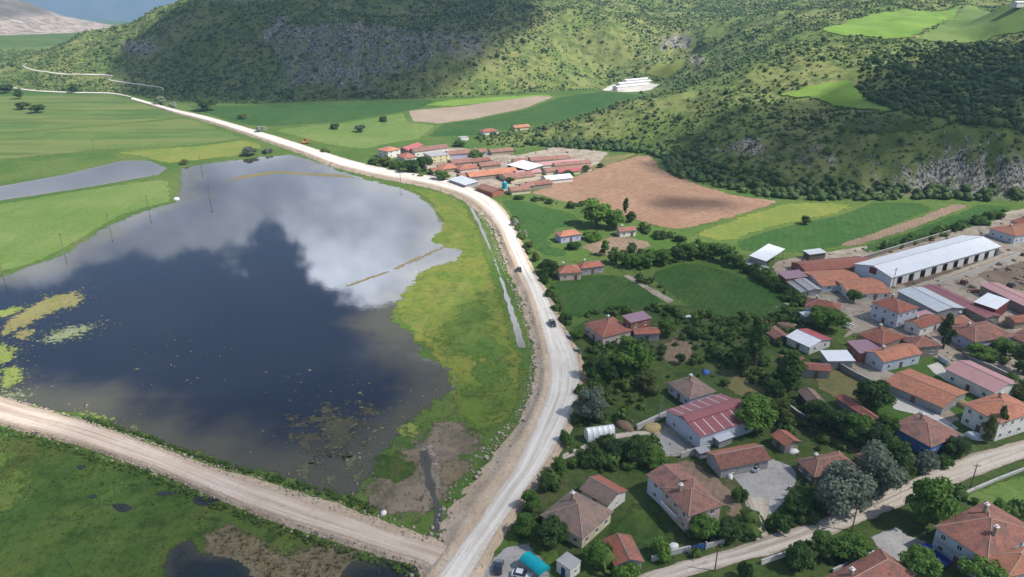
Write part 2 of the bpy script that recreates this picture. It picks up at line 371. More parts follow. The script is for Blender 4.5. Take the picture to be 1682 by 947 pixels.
# ------------------------------------------------------------------ sheets laid on the land
def densify(poly, step, jit, seed=0):
    out = []; n = len(poly)
    for i in range(n):
        a = np.array(poly[i][:2], float); b = np.array(poly[(i + 1) % n][:2], float); L = np.hypot(*(b - a)); k = max(1, int(L / step))
        nrm = np.array([-(b - a)[1], (b - a)[0]]) / (L + 1e-9)
        for j in range(k):
            q = a + (b - a) * j / k
            if jit: q = q + nrm * (fbm(q[0] / (jit * 3), q[1] / (jit * 3), seed, 4) - 0.5) * 2.2 * jit
            out.append(q)
    return out
def sheet(name, poly, z, mat, step=4.0, jit=0.0, spacing=None, conform=False, seed=0, link_it=True):
    if spacing:
        pa = np.array([p[:2] for p in poly]); nx_ = np.roll(pa, -1, 0); ar = abs((pa[:, 0] * nx_[:, 1] - pa[:, 1] * nx_[:, 0]).sum()) / 2; per = np.hypot(*(nx_ - pa).T).sum(); spacing = min(spacing, max(0.8, 2 * ar / per / 2.2))
    b = densify(poly, step, jit, seed); vs = [Vector((p[0], p[1])) for p in b]; nb = len(vs)
    bp = np.array(b)
    if spacing:
        x0, y0 = bp.min(0); x1, y1 = bp.max(0)
        gx, gy = np.meshgrid(np.arange(x0, x1, spacing), np.arange(y0, y1, spacing)); gx = gx.ravel() + rng.uniform(-.2, .2, gx.size) * spacing; gy = gy.ravel() + rng.uniform(-.2, .2, gy.size) * spacing
        k = inpoly(bp, gx, gy); gx, gy = gx[k], gy[k]; d = edist(bp, gx, gy); k = d > spacing * 0.35
        vs += [Vector((a, c)) for a, c in zip(gx[k], gy[k])]
    r = delaunay_2d_cdt(vs, [], [list(range(nb))], 1, 1e-4)
    V = np.array([(p[0], p[1]) for p in r[0]]); F = [f for f in r[2] if len(f) == 3]
    ed = edist(bp, V[:, 0], V[:, 1])
    zz = np.full(len(V), z) + (T0(V[:, 0], V[:, 1]) if conform else 0)
    F = np.array(F); a, b_, c = V[F[:, 0]], V[F[:, 1]], V[F[:, 2]]
    fl = ((b_ - a)[:, 0] * (c - a)[:, 1] - (b_ - a)[:, 1] * (c - a)[:, 0]) < 0; F[fl] = F[fl][:, ::-1]
    me = npmesh(name, np.column_stack([V, zz]), F, mat, attrs={'ed': ed})
    return link(name, me)
def W(px, z=0.0): return [P(a, b, z)[:2] for a, b in px]
def WG(px): return [G(a, b)[:2] for a, b in px]
# ------------------------------------------------------------------ the land
m = NT('hill_land'); co = m.coord()
big = m.noise(0.012, 6, 0.6, co); mid = m.noise(0.09, 5, 0.6, co); fine = m.noise(0.7, 4, 0.65, co)
g1 = m.mix(m.rng(big, 0.38, 0.62), (0.140, 0.195, 0.046), (0.225, 0.235, 0.082))
g1 = m.mix(m.rng(mid, 0.42, 0.62, 0, 0.85), g1, (0.070, 0.112, 0.028))
g1 = m.mix(m.rng(fine, 0.5, 0.75, 0, 0.5), g1, (0.22, 0.195, 0.11))
rk = m.mix(m.rng(m.noise(0.35, 6, 0.7, m.coord((1, 1, 0.3))), 0.35, 0.65), (0.16, 0.15, 0.125), (0.44, 0.41, 0.35))
rk = m.mix(m.rng(m.noise(0.9, 4, 0.6, m.coord((1, 1, 0.15))), 0.48, 0.58), rk, (0.035, 0.042, 0.032))  # dark cracks: crevice shade painted into the rock colour
rmask = m.rng(m.math('ADD', m.math('MULTIPLY', m.attr('rock'), 0.98), m.math('MULTIPLY', m.math('SUBTRACT', m.noise(0.085, 7, 0.76, m.coord((2.0, 1, 0.30))), 0.5), 3.4)), 0.48, 0.72)
col = m.mix(rmask, g1, rk)
vg = m.mix(m.rng(m.noise(0.02, 6, 0.6, co), 0.38, 0.62), (0.070, 0.135, 0.026), (0.115, 0.165, 0.040))
vg = m.mix(m.rng(m.noise(0.35, 5, 0.65, co), 0.46, 0.72, 0, 0.8), vg, (0.040, 0.075, 0.018))
vg = m.mix(m.rng(m.noise(0.06, 5, 0.65, co), 0.58, 0.72, 0, 0.6), vg, (0.15, 0.125, 0.07))
col = m.mix(m.attr('floor'), col, vg)
LAND = m.done(m.bsdf(col, 0.95, 0.12, m.bump(m.math('ADD', fine, mid), 0.6, 0.8)))
ny, nx = MX.shape; idx = np.arange(ny * nx).reshape(ny, nx)
F = np.stack([idx[:-1, :-1], idx[:-1, 1:], idx[1:, 1:], idx[1:, :-1]], -1).reshape(-1, 4)
floorw = np.where(HIN, 1 - sstep(0, 12, HD), 1.0)
land = link('ground', npmesh('ground', np.stack([MX, MY, ZT], -1).reshape(-1, 3), F, LAND, smooth=True, attrs={'rock': rockw.ravel(), 'floor': floorw.ravel()}))
tag(land, 'valley floor rising into shrubby rocky hills', kind='structure')

# far mountains
def far_range(name, label, pts_, base_y, depth, mat, seed, amp_):
    """a mountain body: ridge heights given along the azimuth, two flanks"""
    n = 160; xs = np.linspace(pts_[0][0], pts_[-1][0], n); hz = np.interp(xs, [p[0] for p in pts_], [p[1] for p in pts_])
    rows = 26; V = []
    for j in range(rows):
        f = j / (rows - 1); prof = math.sin(math.pi * f) ** 0.9
        yy = base_y + depth * f
        nz = (fbm(xs / 260, np.full(n, yy / 200.), seed, 5) - 0.5)
        V.append(np.stack([xs, np.full(n, yy) + nz * depth * .1, np.maximum(hz * prof * (1 + nz * amp_), -2) - 2 - max(0, yy - 1650) * 0.045], -1))
    V = np.array(V); idx = np.arange(rows * n).reshape(rows, n)
    F = np.stack([idx[:-1, :-1], idx[:-1, 1:], idx[1:, 1:], idx[1:, :-1]], -1).reshape(-1, 4)
    return tag(link(name, npmesh(name, V.reshape(-1, 3), F, mat, smooth=True)), label, kind='structure')
m = NT('mountain_scrub'); co = m.coord(); a = m.noise(0.012, 6, 0.65, co); b = m.noise(0.05, 5, 0.65, co)
col = m.mix(m.rng(a, 0.4, 0.6), (0.12, 0.11, 0.09), (0.18, 0.16, 0.14)); col = m.mix(m.rng(b, 0.5, 0.7, 0, .7), col, (0.07, 0.085, 0.05))
z = m.n('ShaderNodeSeparateXYZ', {0: m.coord()}).outputs[2]
col = m.mix(m.math('MULTIPLY', m.rng(z, 30, 12), m.rng(b, 0.4, 0.6, 0.2, 1)), col, (0.42, 0.34, 0.29))
SCRUBM = m.done(m.bsdf(col, 0.95, 0.1))
x0 = P(0, 55)[0]
far_range('mountain', 'bare grey mountain with pale quarry foot across the valley', [(-2700, 260), (-2150, 230), (-1720, 165), (-1520, 118), (-1390, 70), (-1280, 34), (-1200, 12), (-1140, 0)], 1560, 1100, SCRUBM, 31, 0.5)
m = NT('far_mountain'); a = m.noise(0.002, 6, 0.6, m.coord()); FARM = m.done(m.bsdf(m.mix(m.rng(a, .4, .6), (0.06, 0.09, 0.06), (0.12, 0.13, 0.10)), 0.95, 0.1))
far_range('mountain', 'blue hazy mountain range on the horizon', [(-14000, 500), (-9000, 600), (-7000, 720), (-5500, 640), (-3500, 760), (-2000, 700), (0, 700), (3000, 700), (9000, 700)], 11500, 3500, FARM, 47, 0.35)

# ------------------------------------------------------------------ materials of the valley
GRASS_BRIGHT = mat_soil('pasture', (0.110, 0.185, 0.040), (0.160, 0.215, 0.060), (0.080, 0.130, 0.032), 0.02, 0.5, 0.4, feather=3.0)
PLAIN = mat_soil('plain_crop', (0.085, 0.150, 0.034), (0.125, 0.180, 0.048), (0.06, 0.11, 0.026), 0.02, 0.5, 0.4, feather=4.0, bands=(-0.12, 0.0035, 0.030, (0.155, 0.185, 0.055)))
GRASS_DEEP = mat_soil('crop_green', (0.034, 0.095, 0.020), (0.055, 0.118, 0.025), (0.026, 0.068, 0.016), 0.02, 0.6, 0.5, feather=2.0, rows=(0.35, 3.4, 0.22), patch=((0.075, 0.125, 0.028), 0.03))
GRASS_DARK = mat_soil('crop_dark', (0.040, 0.098, 0.019), (0.060, 0.118, 0.024), (0.027, 0.066, 0.014), 0.05, 0.5, 0.6, feather=0.6, rows=(0.5, 2.8, 0.25), patch=((0.055, 0.105, 0.028), 0.05))
GRASS_YEL = mat_soil('hay_field', (0.140, 0.195, 0.036), (0.200, 0.220, 0.048), (0.09, 0.140, 0.026), 0.025, 0.4, 0.4, feather=4.0)
GRASS_LIME = mat_soil('spring_wheat', (0.145, 0.255, 0.035), (0.185, 0.29, 0.045), (0.12, 0.21, 0.03), 0.02, 0.4, 0.3, feather=3.0, rows=(1.2, 5, 0.12))
MEADOW = mat_soil('wet_meadow', (0.048, 0.096, 0.018), (0.088, 0.122, 0.026), (0.024, 0.052, 0.011), 0.03, 0.45, 0.8, feather=4.0, contrast=1.3, patch=((0.105, 0.105, 0.030), 0.04))
GARDEN = mat_soil('garden_green', (0.048, 0.088, 0.020), (0.085, 0.118, 0.030), (0.032, 0.058, 0.015), 0.06, 0.6, 0.8, feather=2.0, patch=((0.15, 0.125, 0.075), 0.055))
DRYGRASS = mat_soil('dry_grass', (0.20, 0.17, 0.07), (0.13, 0.14, 0.05), (0.25, 0.20, 0.11), 0.09, 0.7, 0.6, feather=2.0)
PLOUGH = mat_soil('ploughed_earth', (0.29, 0.175, 0.112), (0.355, 0.22, 0.145), (0.22, 0.13, 0.082), 0.018, 0.35, 0.7, feather=3.0, rows=(-0.5, 3.4, 0.35), patch=((0.36, 0.235, 0.155), 0.02))
TILLED = mat_soil('tilled_earth', (0.22, 0.16, 0.11), (0.28, 0.20, 0.14), (0.15, 0.11, 0.075), 0.05, 0.5, 0.7, feather=2.0, rows=(0.4, 2.0, 0.3))
FALLOW = mat_soil('fallow_earth', (0.30, 0.235, 0.175), (0.36, 0.285, 0.215), (0.24, 0.19, 0.14), 0.02, 0.4, 0.4, feather=2.5, rows=(0.15, 4, 0.12))
YARD = mat_soil('yard_dirt', (0.33, 0.275, 0.215), (0.40, 0.345, 0.28), (0.22, 0.175, 0.135), 0.12, 0.8, 0.5, feather=1.2, patch=((0.15, 0.125, 0.085), 0.07), contrast=1.4)
YARD_GREY = mat_soil('yard_gravel', (0.33, 0.315, 0.30), (0.42, 0.40, 0.38), (0.24, 0.23, 0.22), 0.15, 1.0, 0.5, feather=1.0)
YARD_BROWN = mat_soil('yard_manure', (0.16, 0.115, 0.08), (0.21, 0.155, 0.11), (0.10, 0.075, 0.055), 0.1, 0.7, 0.7, feather=1.5)
PAVED = mat_soil('pale_screed', (0.52, 0.49, 0.44), (0.60, 0.57, 0.52), (0.42, 0.39, 0.35), 0.1, 0.8, 0.2, feather=0.8)
MUD = mat_soil('lake_mud', (0.155, 0.122, 0.085), (0.225, 0.18, 0.13), (0.085, 0.085, 0.05), 0.07, 0.5, 0.8, feather=9.0, contrast=1.5, rough=0.6, patch=((0.075, 0.10, 0.03), 0.05))
SILT = mat_soil('grey_silt', (0.205, 0.172, 0.135), (0.29, 0.25, 0.20), (0.13, 0.115, 0.08), 0.08, 0.6, 0.5, feather=5.0, rough=0.55, patch=((0.12, 0.12, 0.06), 0.12))
MARSH = mat_soil('marsh_green', (0.110, 0.172, 0.027), (0.180, 0.195, 0.037), (0.075, 0.120, 0.021), 0.045, 0.35, 0.8, feather=5.0, contrast=1.4, patch=((0.15, 0.165, 0.045), 0.05))
REEDS = mat_soil('dead_reeds', (0.15, 0.125, 0.075), (0.20, 0.165, 0.10), (0.065, 0.06, 0.035), 0.15, 0.8, 1.0, feather=3.0)
def mat_water(name, deep, shallow, wid, rough=0.02, feather=0.0, rip=0.05):
    m = NT(name); co = m.coord(); e = m.math('DIVIDE', m.attr('ed'), wid)
    nn = m.math('MULTIPLY', m.math('SUBTRACT', m.noise(0.03, 6, 0.62, co), 0.5), 1.7)
    col = m.mix(m.rng(m.math('ADD', e, nn), 0.05, 0.9), shallow, deep)
    col = m.mix(m.rng(m.noise(0.25, 5, 0.7, co), 0.62, 0.72, 0, 0.35), col, tuple(min(1, c * 2.2 + 0.01) for c in deep))
    bp = m.bump(m.noise(0.8, 3, 0.6, m.coord((1, 0.5, 1))), rip, 0.05)
    b = m.bsdf(col, rough, 0.5, bp, IOR=1.55)
    al = None
    if feather:
        al = m.rng(m.math('ADD', m.math('DIVIDE', m.attr('ed'), feather), m.math('MULTIPLY', m.math('SUBTRACT', m.noise(0.22, 6, 0.7, co), 0.5), 2.4)), 0.4, 0.6)
    return m.done(b, al)
WATER = mat_water('lake_water', (0.011, 0.014, 0.026), (0.080, 0.074, 0.048), 26, 0.025, 5.0, 0.10)
WATER2 = mat_water('flood_water', (0.10, 0.10, 0.105), (0.13, 0.12, 0.10), 8, 0.03, 1.6)
POND = mat_water('pond_water', (0.012, 0.016, 0.020), (0.05, 0.048, 0.03), 5, 0.04, 2.2)
DITCH = mat_water('ditch_water', (0.070, 0.064, 0.062), (0.14, 0.12, 0.10), 3, 0.10)
CHANNEL = mat_water('channel_water', (0.045, 0.045, 0.040), (0.08, 0.072, 0.055), 2, 0.12)
PUDDLE = mat_water('puddle_water', (0.010, 0.014, 0.020), (0.03, 0.03, 0.02), 2, 0.04, 0.15)
BANKG = mat_soil('bank_grass', (0.080, 0.145, 0.026), (0.120, 0.165, 0.034), (0.055, 0.105, 0.02), 0.04, 0.4, 0.8, feather=14.0, contrast=1.3, patch=((0.15, 0.14, 0.04), 0.05))

STR = dict(kind='structure')
def field(label, px, mat, z=0.02, jit=1.0, name='field', spacing=9, conform=False, step=5):
    o = sheet(name, WG(px) if conform else W(px), z, mat, step, jit, spacing, conform, seed=len(label)); tag(o, label, kind='structure'); return o
# west side
field('dark green crop below the hill foot', [(-200, 160), (0, 158), (120, 155), (190, 158), (250, 172), (310, 192), (160, 206), (0, 218), (-200, 230)], PLAIN, 0.02)
field('striped green crop in the middle of the plain', [(-260, 232), (0, 219), (160, 207), (310, 193), (405, 226), (330, 238), (180, 246), (0, 262), (-260, 285)], PLAIN, 0.024)
field('yellowish hay strip before the flooded strip', [(170, 250), (330, 238), (405, 228), (440, 240), (395, 256), (300, 266), (270, 270), (225, 256)], GRASS_YEL, 0.028)
field('bright pasture between the two sheets of water', [(-250, 375), (0, 334), (120, 314), (276, 291), (284, 312), (283, 331), (240, 341), (200, 354), (150, 384), (100, 412), (60, 432), (-10, 452), (-250, 520)], GRASS_BRIGHT, 0.03, 0.8)
field('green strip at the foot of the dark slope', [(300, 172), (420, 174), (520, 169), (640, 166), (720, 163), (690, 178), (668, 182), (560, 200), (440, 208), (380, 200)], GRASS_DEEP, 0.02)
field('lime strip behind the fallow field', [(690, 172), (740, 163), (860, 156), (920, 153), (900, 158), (745, 174)], GRASS_LIME, 0.024)
field('fallow brown field in the side valley', [(668, 181), (745, 175), (880, 157), (915, 158), (862, 178), (780, 195), (720, 203), (676, 199)], FALLOW, 0.028)
field('lush green field in the side valley', [(725, 204), (785, 196), (865, 179), (920, 159), (1000, 149), (1048, 155), (1058, 161), (1000, 182), (900, 203), (830, 213), (770, 222), (700, 225)], GRASS_DEEP, 0.024)
field('green meadow beyond the far hamlet', [(440, 212), (560, 202), (665, 184), (672, 200), (720, 205), (690, 228), (640, 236), (600, 246), (540, 238)], GRASS_BRIGHT, 0.022)
# centre
field('large ploughed brown field below the spur', [(868, 316), (950, 286), (1020, 262), (1048, 254), (1078, 256), (1086, 276), (1140, 300), (1200, 318), (1292, 331), (1205, 357), (1122, 379), (1060, 368), (1000, 346), (940, 336)], PLOUGH, 0.02, 1.2)
field('sandy corner of the ploughed field', [(915, 283), (960, 262), (1042, 250), (1046, 254), (1010, 268), (955, 284), (925, 292)], DRYGRASS, 0.024, 0.6)
field('green plot by the gravel road bend', [(816, 322), (866, 331), (945, 351), (962, 368), (915, 376), (900, 394), (946, 420), (890, 425), (862, 392), (838, 352)], GRASS_DEEP, 0.02, 0.4)
field('dark green plot below the red roofed farmstead', [(905, 464), (960, 452), (1030, 450), (1092, 496), (1050, 508), (965, 522), (938, 530), (915, 505)], GRASS_DARK, 0.02, 0.2)
field('large dark green plot behind the village', [(1060, 450), (1135, 428), (1200, 448), (1300, 487), (1312, 502), (1240, 532), (1170, 522), (1112, 490)], GRASS_DARK, 0.02, 0.2)
field('brown kitchen garden behind the hedge', [(948, 406), (1012, 384), (1086, 400), (1042, 416), (985, 421)], TILLED, 0.024, 0.4)
field('yellow green hay strip beside the ploughed field', [(1292, 331), (1432, 332), (1384, 350), (1262, 376), (1192, 402), (1128, 384), (1205, 357)], GRASS_YEL, 0.024, 1.0)
field('green wheat strip', [(1432, 332), (1562, 333), (1482, 364), (1400, 400), (1320, 416), (1220, 412), (1196, 400), (1266, 376), (1388, 350)], GRASS_DEEP, 0.028, 0.6)
field('narrow brown strip across the wheat', [(1562, 334), (1604, 335), (1502, 376), (1404, 406), (1370, 402), (1482, 365)], TILLED, 0.032, 0.4)
field('dark wheat strip along the barn wall', [(1606, 335), (1668, 338), (1645, 360), (1560, 384), (1500, 398), (1425, 420), (1404, 407), (1504, 377)], GRASS_DEEP, 0.036, 0.4)
# village ground
field('green gardens of the village', [(930, 545), (1000, 500), (1090, 500), (1320, 505), (1420, 600), (1460, 720), (1700, 700), (1800, 760), (1800, 1060), (1000, 1060), (905, 900), (845, 850), (905, 760), (955, 660)], GARDEN, 0.012, 1.0, name='ground_cover', spacing=12)
field('trampled farmyard around the long barn', [(1260, 430), (1405, 405), (1560, 380), (1630, 350), (1760, 330), (1900, 480), (1820, 660), (1690, 650), (1560, 600), (1480, 560), (1380, 540), (1310, 500)], YARD, 0.016, 1.0, name='yard', spacing=12)
field('dark manure paddock behind the barn', [(1600, 450), (1690, 425), (1800, 430), (1800, 480), (1690, 478), (1630, 470)], YARD_BROWN, 0.022, 0.6, name='yard', spacing=6)
field('manure strip along the open side of the barn', [(1470, 462), (1640, 408), (1655, 415), (1490, 474)], YARD_BROWN, 0.026, 0.3, name='yard', spacing=4)
field('beige walled farmyard', [(1380, 600), (1400, 588), (1470, 612), (1545, 650), (1580, 690), (1560, 705), (1500, 668), (1455, 640)], YARD, 0.024, 0.3, name='yard', spacing=5)
field('pale screed yard by the blue house', [(1455, 642), (1500, 660), (1560, 690), (1580, 705), (1550, 712), (1500, 680), (1465, 672)], PAVED, 0.028, 0.3, name='yard', spacing=4)
field('pale concrete yard before the maroon roof', [(1520, 600), (1545, 592), (1560, 608), (1580, 622), (1600, 640), (1560, 630), (1532, 612)], PAVED, 0.026, 0.3, name='yard', spacing=4)
field('dry grass plot inside the wall', [(1330, 612), (1380, 600), (1420, 625), (1450, 640), (1465, 670), (1400, 668), (1340, 640)], DRYGRASS, 0.024, 0.4, name='yard', spacing=5)
field('village lane between the houses', [(1396, 520), (1430, 500), (1440, 505), (1420, 520), (1450, 535), (1400, 552), (1370, 560), (1395, 540)], YARD, 0.03, 0.2, name='path', spacing=4)
field('grey gravel forecourt with parked vehicles', [(1195, 775), (1225, 758), (1270, 752), (1305, 765), (1312, 790), (1290, 830), (1262, 850), (1256, 885), (1238, 885), (1236, 855), (1222, 830), (1215, 800)], YARD_GREY, 0.03, 0.3, name='yard', spacing=4)
field('brown bare ground beside the stucco house', [(1062, 770), (1130, 750), (1180, 780), (1215, 815), (1235, 855), (1210, 862), (1180, 835), (1100, 790)], TILLED, 0.026, 0.4, name='yard', spacing=5)
field('barn forecourt with grey slab', [(1050, 700), (1095, 690), (1150, 725), (1165, 740), (1150, 752), (1085, 752), (1065, 720)], YARD, 0.028, 0.3, name='yard', spacing=4)
field('grey concrete slab by the barn', [(1072, 715), (1108, 710), (1135, 738), (1100, 752), (1082, 745)], YARD_GREY, 0.034, 0.1, name='yard', spacing=4)
field('light grey paved corner below the road', [(1425, 880), (1470, 862), (1500, 880), (1530, 890), (1510, 915), (1470, 925), (1440, 905)], YARD_GREY, 0.03, 0.3, name='yard', spacing=4)
field('parking spot by the turquoise awning', [(805, 915), (830, 895), (865, 890), (905, 930), (910, 990), (780, 990), (790, 940)], YARD_GREY, 0.03, 0.3, name='yard', spacing=4)
field('lawn before the stucco house', [(985, 860), (1040, 820), (1085, 830), (1110, 870), (1125, 895), (1060, 905), (1000, 890)], MEADOW, 0.026, 0.5, name='lawn', spacing=5)
field('bright grass plot by the corner house', [(1555, 815), (1620, 790), (1690, 765), (1760, 790), (1760, 850), (1690, 880), (1640, 850)], GRASS_BRIGHT, 0.026, 0.4, name='lawn', spacing=5)
field('bare earth patch below the twin house', [(1075, 570), (1110, 550), (1140, 565), (1150, 590), (1110, 600), (1085, 590)], TILLED, 0.026, 0.3, name='yard', spacing=4)
field('olive plot beyond the striped barn', [(1170, 625), (1240, 610), (1275, 620), (1290, 645), (1260, 668), (1220, 655)], DRYGRASS, 0.024, 0.5, name='yard', spacing=5)
field('grassy lane through the hedges', [(1300, 690), (1330, 680), (1420, 735), (1440, 760), (1400, 750), (1340, 715)], DRYGRASS, 0.026, 0.4, name='path', spacing=5)
field('dirt track between the green plots', [(1020, 452), (1034, 450), (1112, 494), (1098, 500)], YARD, 0.036, 0.2, name='path', spacing=4)
field('pale yards of the far hamlet', [(690, 268), (740, 240), (850, 255), (925, 238), (1000, 250), (985, 268), (930, 292), (880, 306), (830, 318), (780, 305), (720, 290)], YARD, 0.03, 1.0, name='yard', spacing=7)
field('pale forecourt of the white sheds', [(985, 148), (1010, 138), (1060, 130), (1085, 138), (1070, 147), (1030, 151)], PAVED, 0.1, 0.5, name='yard', spacing=8, conform=True)
# foreground meadow
field('wet green meadow below the dirt causeway', [(-80, 705), (60, 712), (120, 726), (200, 752), (280, 782), (360, 812), (440, 843), (560, 885), (640, 910), (700, 935), (720, 1050), (-150, 1050)], MEADOW, 0.02, 1.0, spacing=8)
field('sunlit grass by the causeway start', [(-80, 712), (60, 722), (110, 760), (60, 850), (10, 890), (-90, 880)], BANKG, 0.03, 3.0, spacing=5)
field('bed of dead brown reeds by the dark pond', [(325, 870), (380, 858), (430, 880), (470, 905), (520, 890), (560, 888), (620, 905), (560, 960), (500, 1030), (380, 1030), (330, 930)], REEDS, 0.03, 1.5, spacing=5)
def water(label, px, mat, z, jit, cat, spacing=8, name='water'):
    o = sheet(name, W(px), z, mat, 2.5, jit, spacing, seed=len(label)); tag(o, label, kind='structure'); return o
water('dark still pond in the reeds', [(262, 947), (268, 905), (290, 885), (318, 878), (338, 905), (400, 912), (430, 945), (440, 1030), (250, 1030)], POND, 0.05, 0.6, 'pond', 4)
water('narrow dark pond beside the road junction', [(545, 950), (575, 918), (625, 912), (690, 907), (698, 925), (690, 990), (560, 990)], POND, 0.05, 0.5, 'pond', 4)
for lb, x, y, rx, ry in [('larger puddle in the wet meadow', 201, 833, 16, 8), ('small puddle up the meadow', 152, 815, 9, 4), ('puddle near the causeway foot', 133, 768, 8, 5), ('long puddle under the causeway bank', 338, 823, 26, 9), ('thin puddle in the meadow rushes', 270, 810, 20, 4)]:
    an = np.linspace(0, 2 * np.pi, 14, endpoint=False); pl = [(x + rx * math.cos(t) * (0.8 + 0.4 * random.random()), y + ry * math.sin(t) * (0.8 + 0.4 * random.random())) for t in an]
    water(lb, pl, PUDDLE, 0.05, 0.35, 'puddle', 1.0)
# east bank marsh, silt, channel
field('yellow green marsh bank east of the lake', [(560, 282), (640, 300), (720, 312), (768, 330), (790, 372), (806, 420), (830, 490), (850, 560), (872, 600), (870, 650), (845, 700), (790, 720), (740, 690), (735, 640), (690, 570), (640, 520), (640, 470), (690, 400), (720, 360), (690, 320)], MARSH, 0.03, 2.0, spacing=6)
field('green grass strip under the embankment', [(690, 545), (770, 470), (815, 470), (840, 545), (868, 590), (874, 640), (850, 690), (815, 730), (770, 715), (752, 660), (745, 600), (700, 575)], BANKG, 0.036, 3.0, spacing=5)
field('muddy shore at the road junction', [(560, 790), (640, 735), (690, 690), (745, 660), (800, 705), (812, 735), (770, 790), (735, 850), (715, 880), (650, 865), (590, 850)], MUD, 0.034, 2.0, spacing=5, name='mud')
field('pale silt around the mud channel', [(655, 700), (700, 715), (735, 735), (740, 790), (725, 830), (700, 845), (690, 790), (690, 750)], SILT, 0.040, 1.2, spacing=4, name='mud')
field('green islet at the muddy shore', [(590, 740), (640, 735), (690, 755), (692, 785), (650, 800), (590, 790)], MEADOW, 0.044, 1.2, spacing=4)
field('brown grassy hummock by the mud channel', [(715, 760), (775, 740), (780, 775), (750, 805), (715, 800)], REEDS, 0.044, 1.0, spacing=4)
LAKE = [(-220, 520), (-20, 458), (30, 440), (80, 425), (105, 410), (150, 385), (200, 356), (240, 343), (284, 331), (291, 302), (292, 276), (330, 269), (380, 262), (440, 255), (482, 252), (530, 266), (570, 281), (620, 297), (660, 306), (692, 318), (712, 336), (728, 356), (736, 378), (718, 396), (740, 404), (772, 409), (760, 428), (705, 445), (668, 486), (652, 520), (688, 545), (706, 585), (742, 600), (756, 620), (746, 652), (708, 672), (680, 702), (652, 735), (622, 770), (606, 818), (520, 815), (450, 792), (380, 775), (300, 752), (250, 734), (190, 712), (130, 690), (60, 676), (-60, 662), (-240, 630)]
water('broad dark lake mirroring clouds', LAKE, WATER, 0.055, 2.2, 'lake', 6)
water('narrow flooded strip in the western fields', [(-150, 350), (-10, 331), (60, 321), (150, 307), (262, 287), (278, 276), (246, 263), (200, 263), (100, 287), (0, 305), (-150, 325)], WATER2, 0.05, 0.8, 'flood', 6)
water('grey ditch along the foot of the embankment', [(766, 331), (772, 334), (791, 369), (808, 412), (824, 455), (840, 500), (857, 548), (863, 572), (850, 570), (841, 528), (828, 482), (811, 424), (790, 378)], DITCH, 0.05, 0.9, 'ditch', 2.5)
water('shallow channel draining through the mud', [(690, 742), (700, 738), (708, 756), (705, 775), (716, 795), (714, 812), (724, 830), (728, 850), (722, 874), (708, 872), (713, 846), (709, 826), (706, 808), (699, 796), (698, 778), (690, 762)], CHANNEL, 0.056, 0.7, 'channel', 1.5)
# sand spits and drowned banks in the lake
SPIT = mat_soil('drowned_bank', (0.20, 0.16, 0.07), (0.16, 0.15, 0.06), (0.25, 0.20, 0.12), 0.1, 0.8, 0.5, feather=1.5)
for lb, pl in [('thin yellow spit across the cloud reflection', [(560, 470), (640, 442), (700, 415), (735, 400), (738, 404), (705, 420), (645, 446), (566, 474)]),
               ('faint grassy line in the upper lake', [(360, 300), (400, 287), (450, 280), (560, 286), (610, 296), (560, 291), (455, 285), (405, 292)]),
               ('curved mud ridge at the east shore', [(655, 510), (672, 525), (700, 540), (728, 552), (724, 556), (695, 545), (668, 531), (652, 516)])]:
    field(lb, pl, SPIT, 0.075, 0.5, spacing=1.5, name='mud', step=2)
# hillside clearings
field('bright lime field high on the hillside', [(1346, 52), (1390, 34), (1440, 22), (1580, 8), (1572, 26), (1496, 63), (1430, 61), (1370, 57)], GRASS_LIME, 0.7, 1.0, conform=True, spacing=7)
field('deep green field beside the lime one', [(1502, 66), (1566, 30), (1592, 9), (1720, 12), (1720, 42), (1630, 62), (1560, 70)], GRASS_BRIGHT, 0.7, 1.0, conform=True, spacing=7)
field('grassy bench above the dark slope', [(1276, 156), (1350, 138), (1404, 132), (1412, 150), (1432, 168), (1482, 184), (1470, 191), (1400, 179), (1330, 162)], GRASS_LIME, 0.7, 1.0, conform=True, spacing=6)
field('small meadow under the bench', [(1380, 200), (1440, 192), (1520, 200), (1540, 215), (1440, 225), (1390, 215)], GARDEN, 0.7, 1.5, conform=True, spacing=6)
field('pale green slope by the white sheds', [(1056, 124), (1084, 101), (1132, 95), (1122, 114), (1092, 131)], GRASS_YEL, 0.7, 1.0, conform=True, spacing=6)
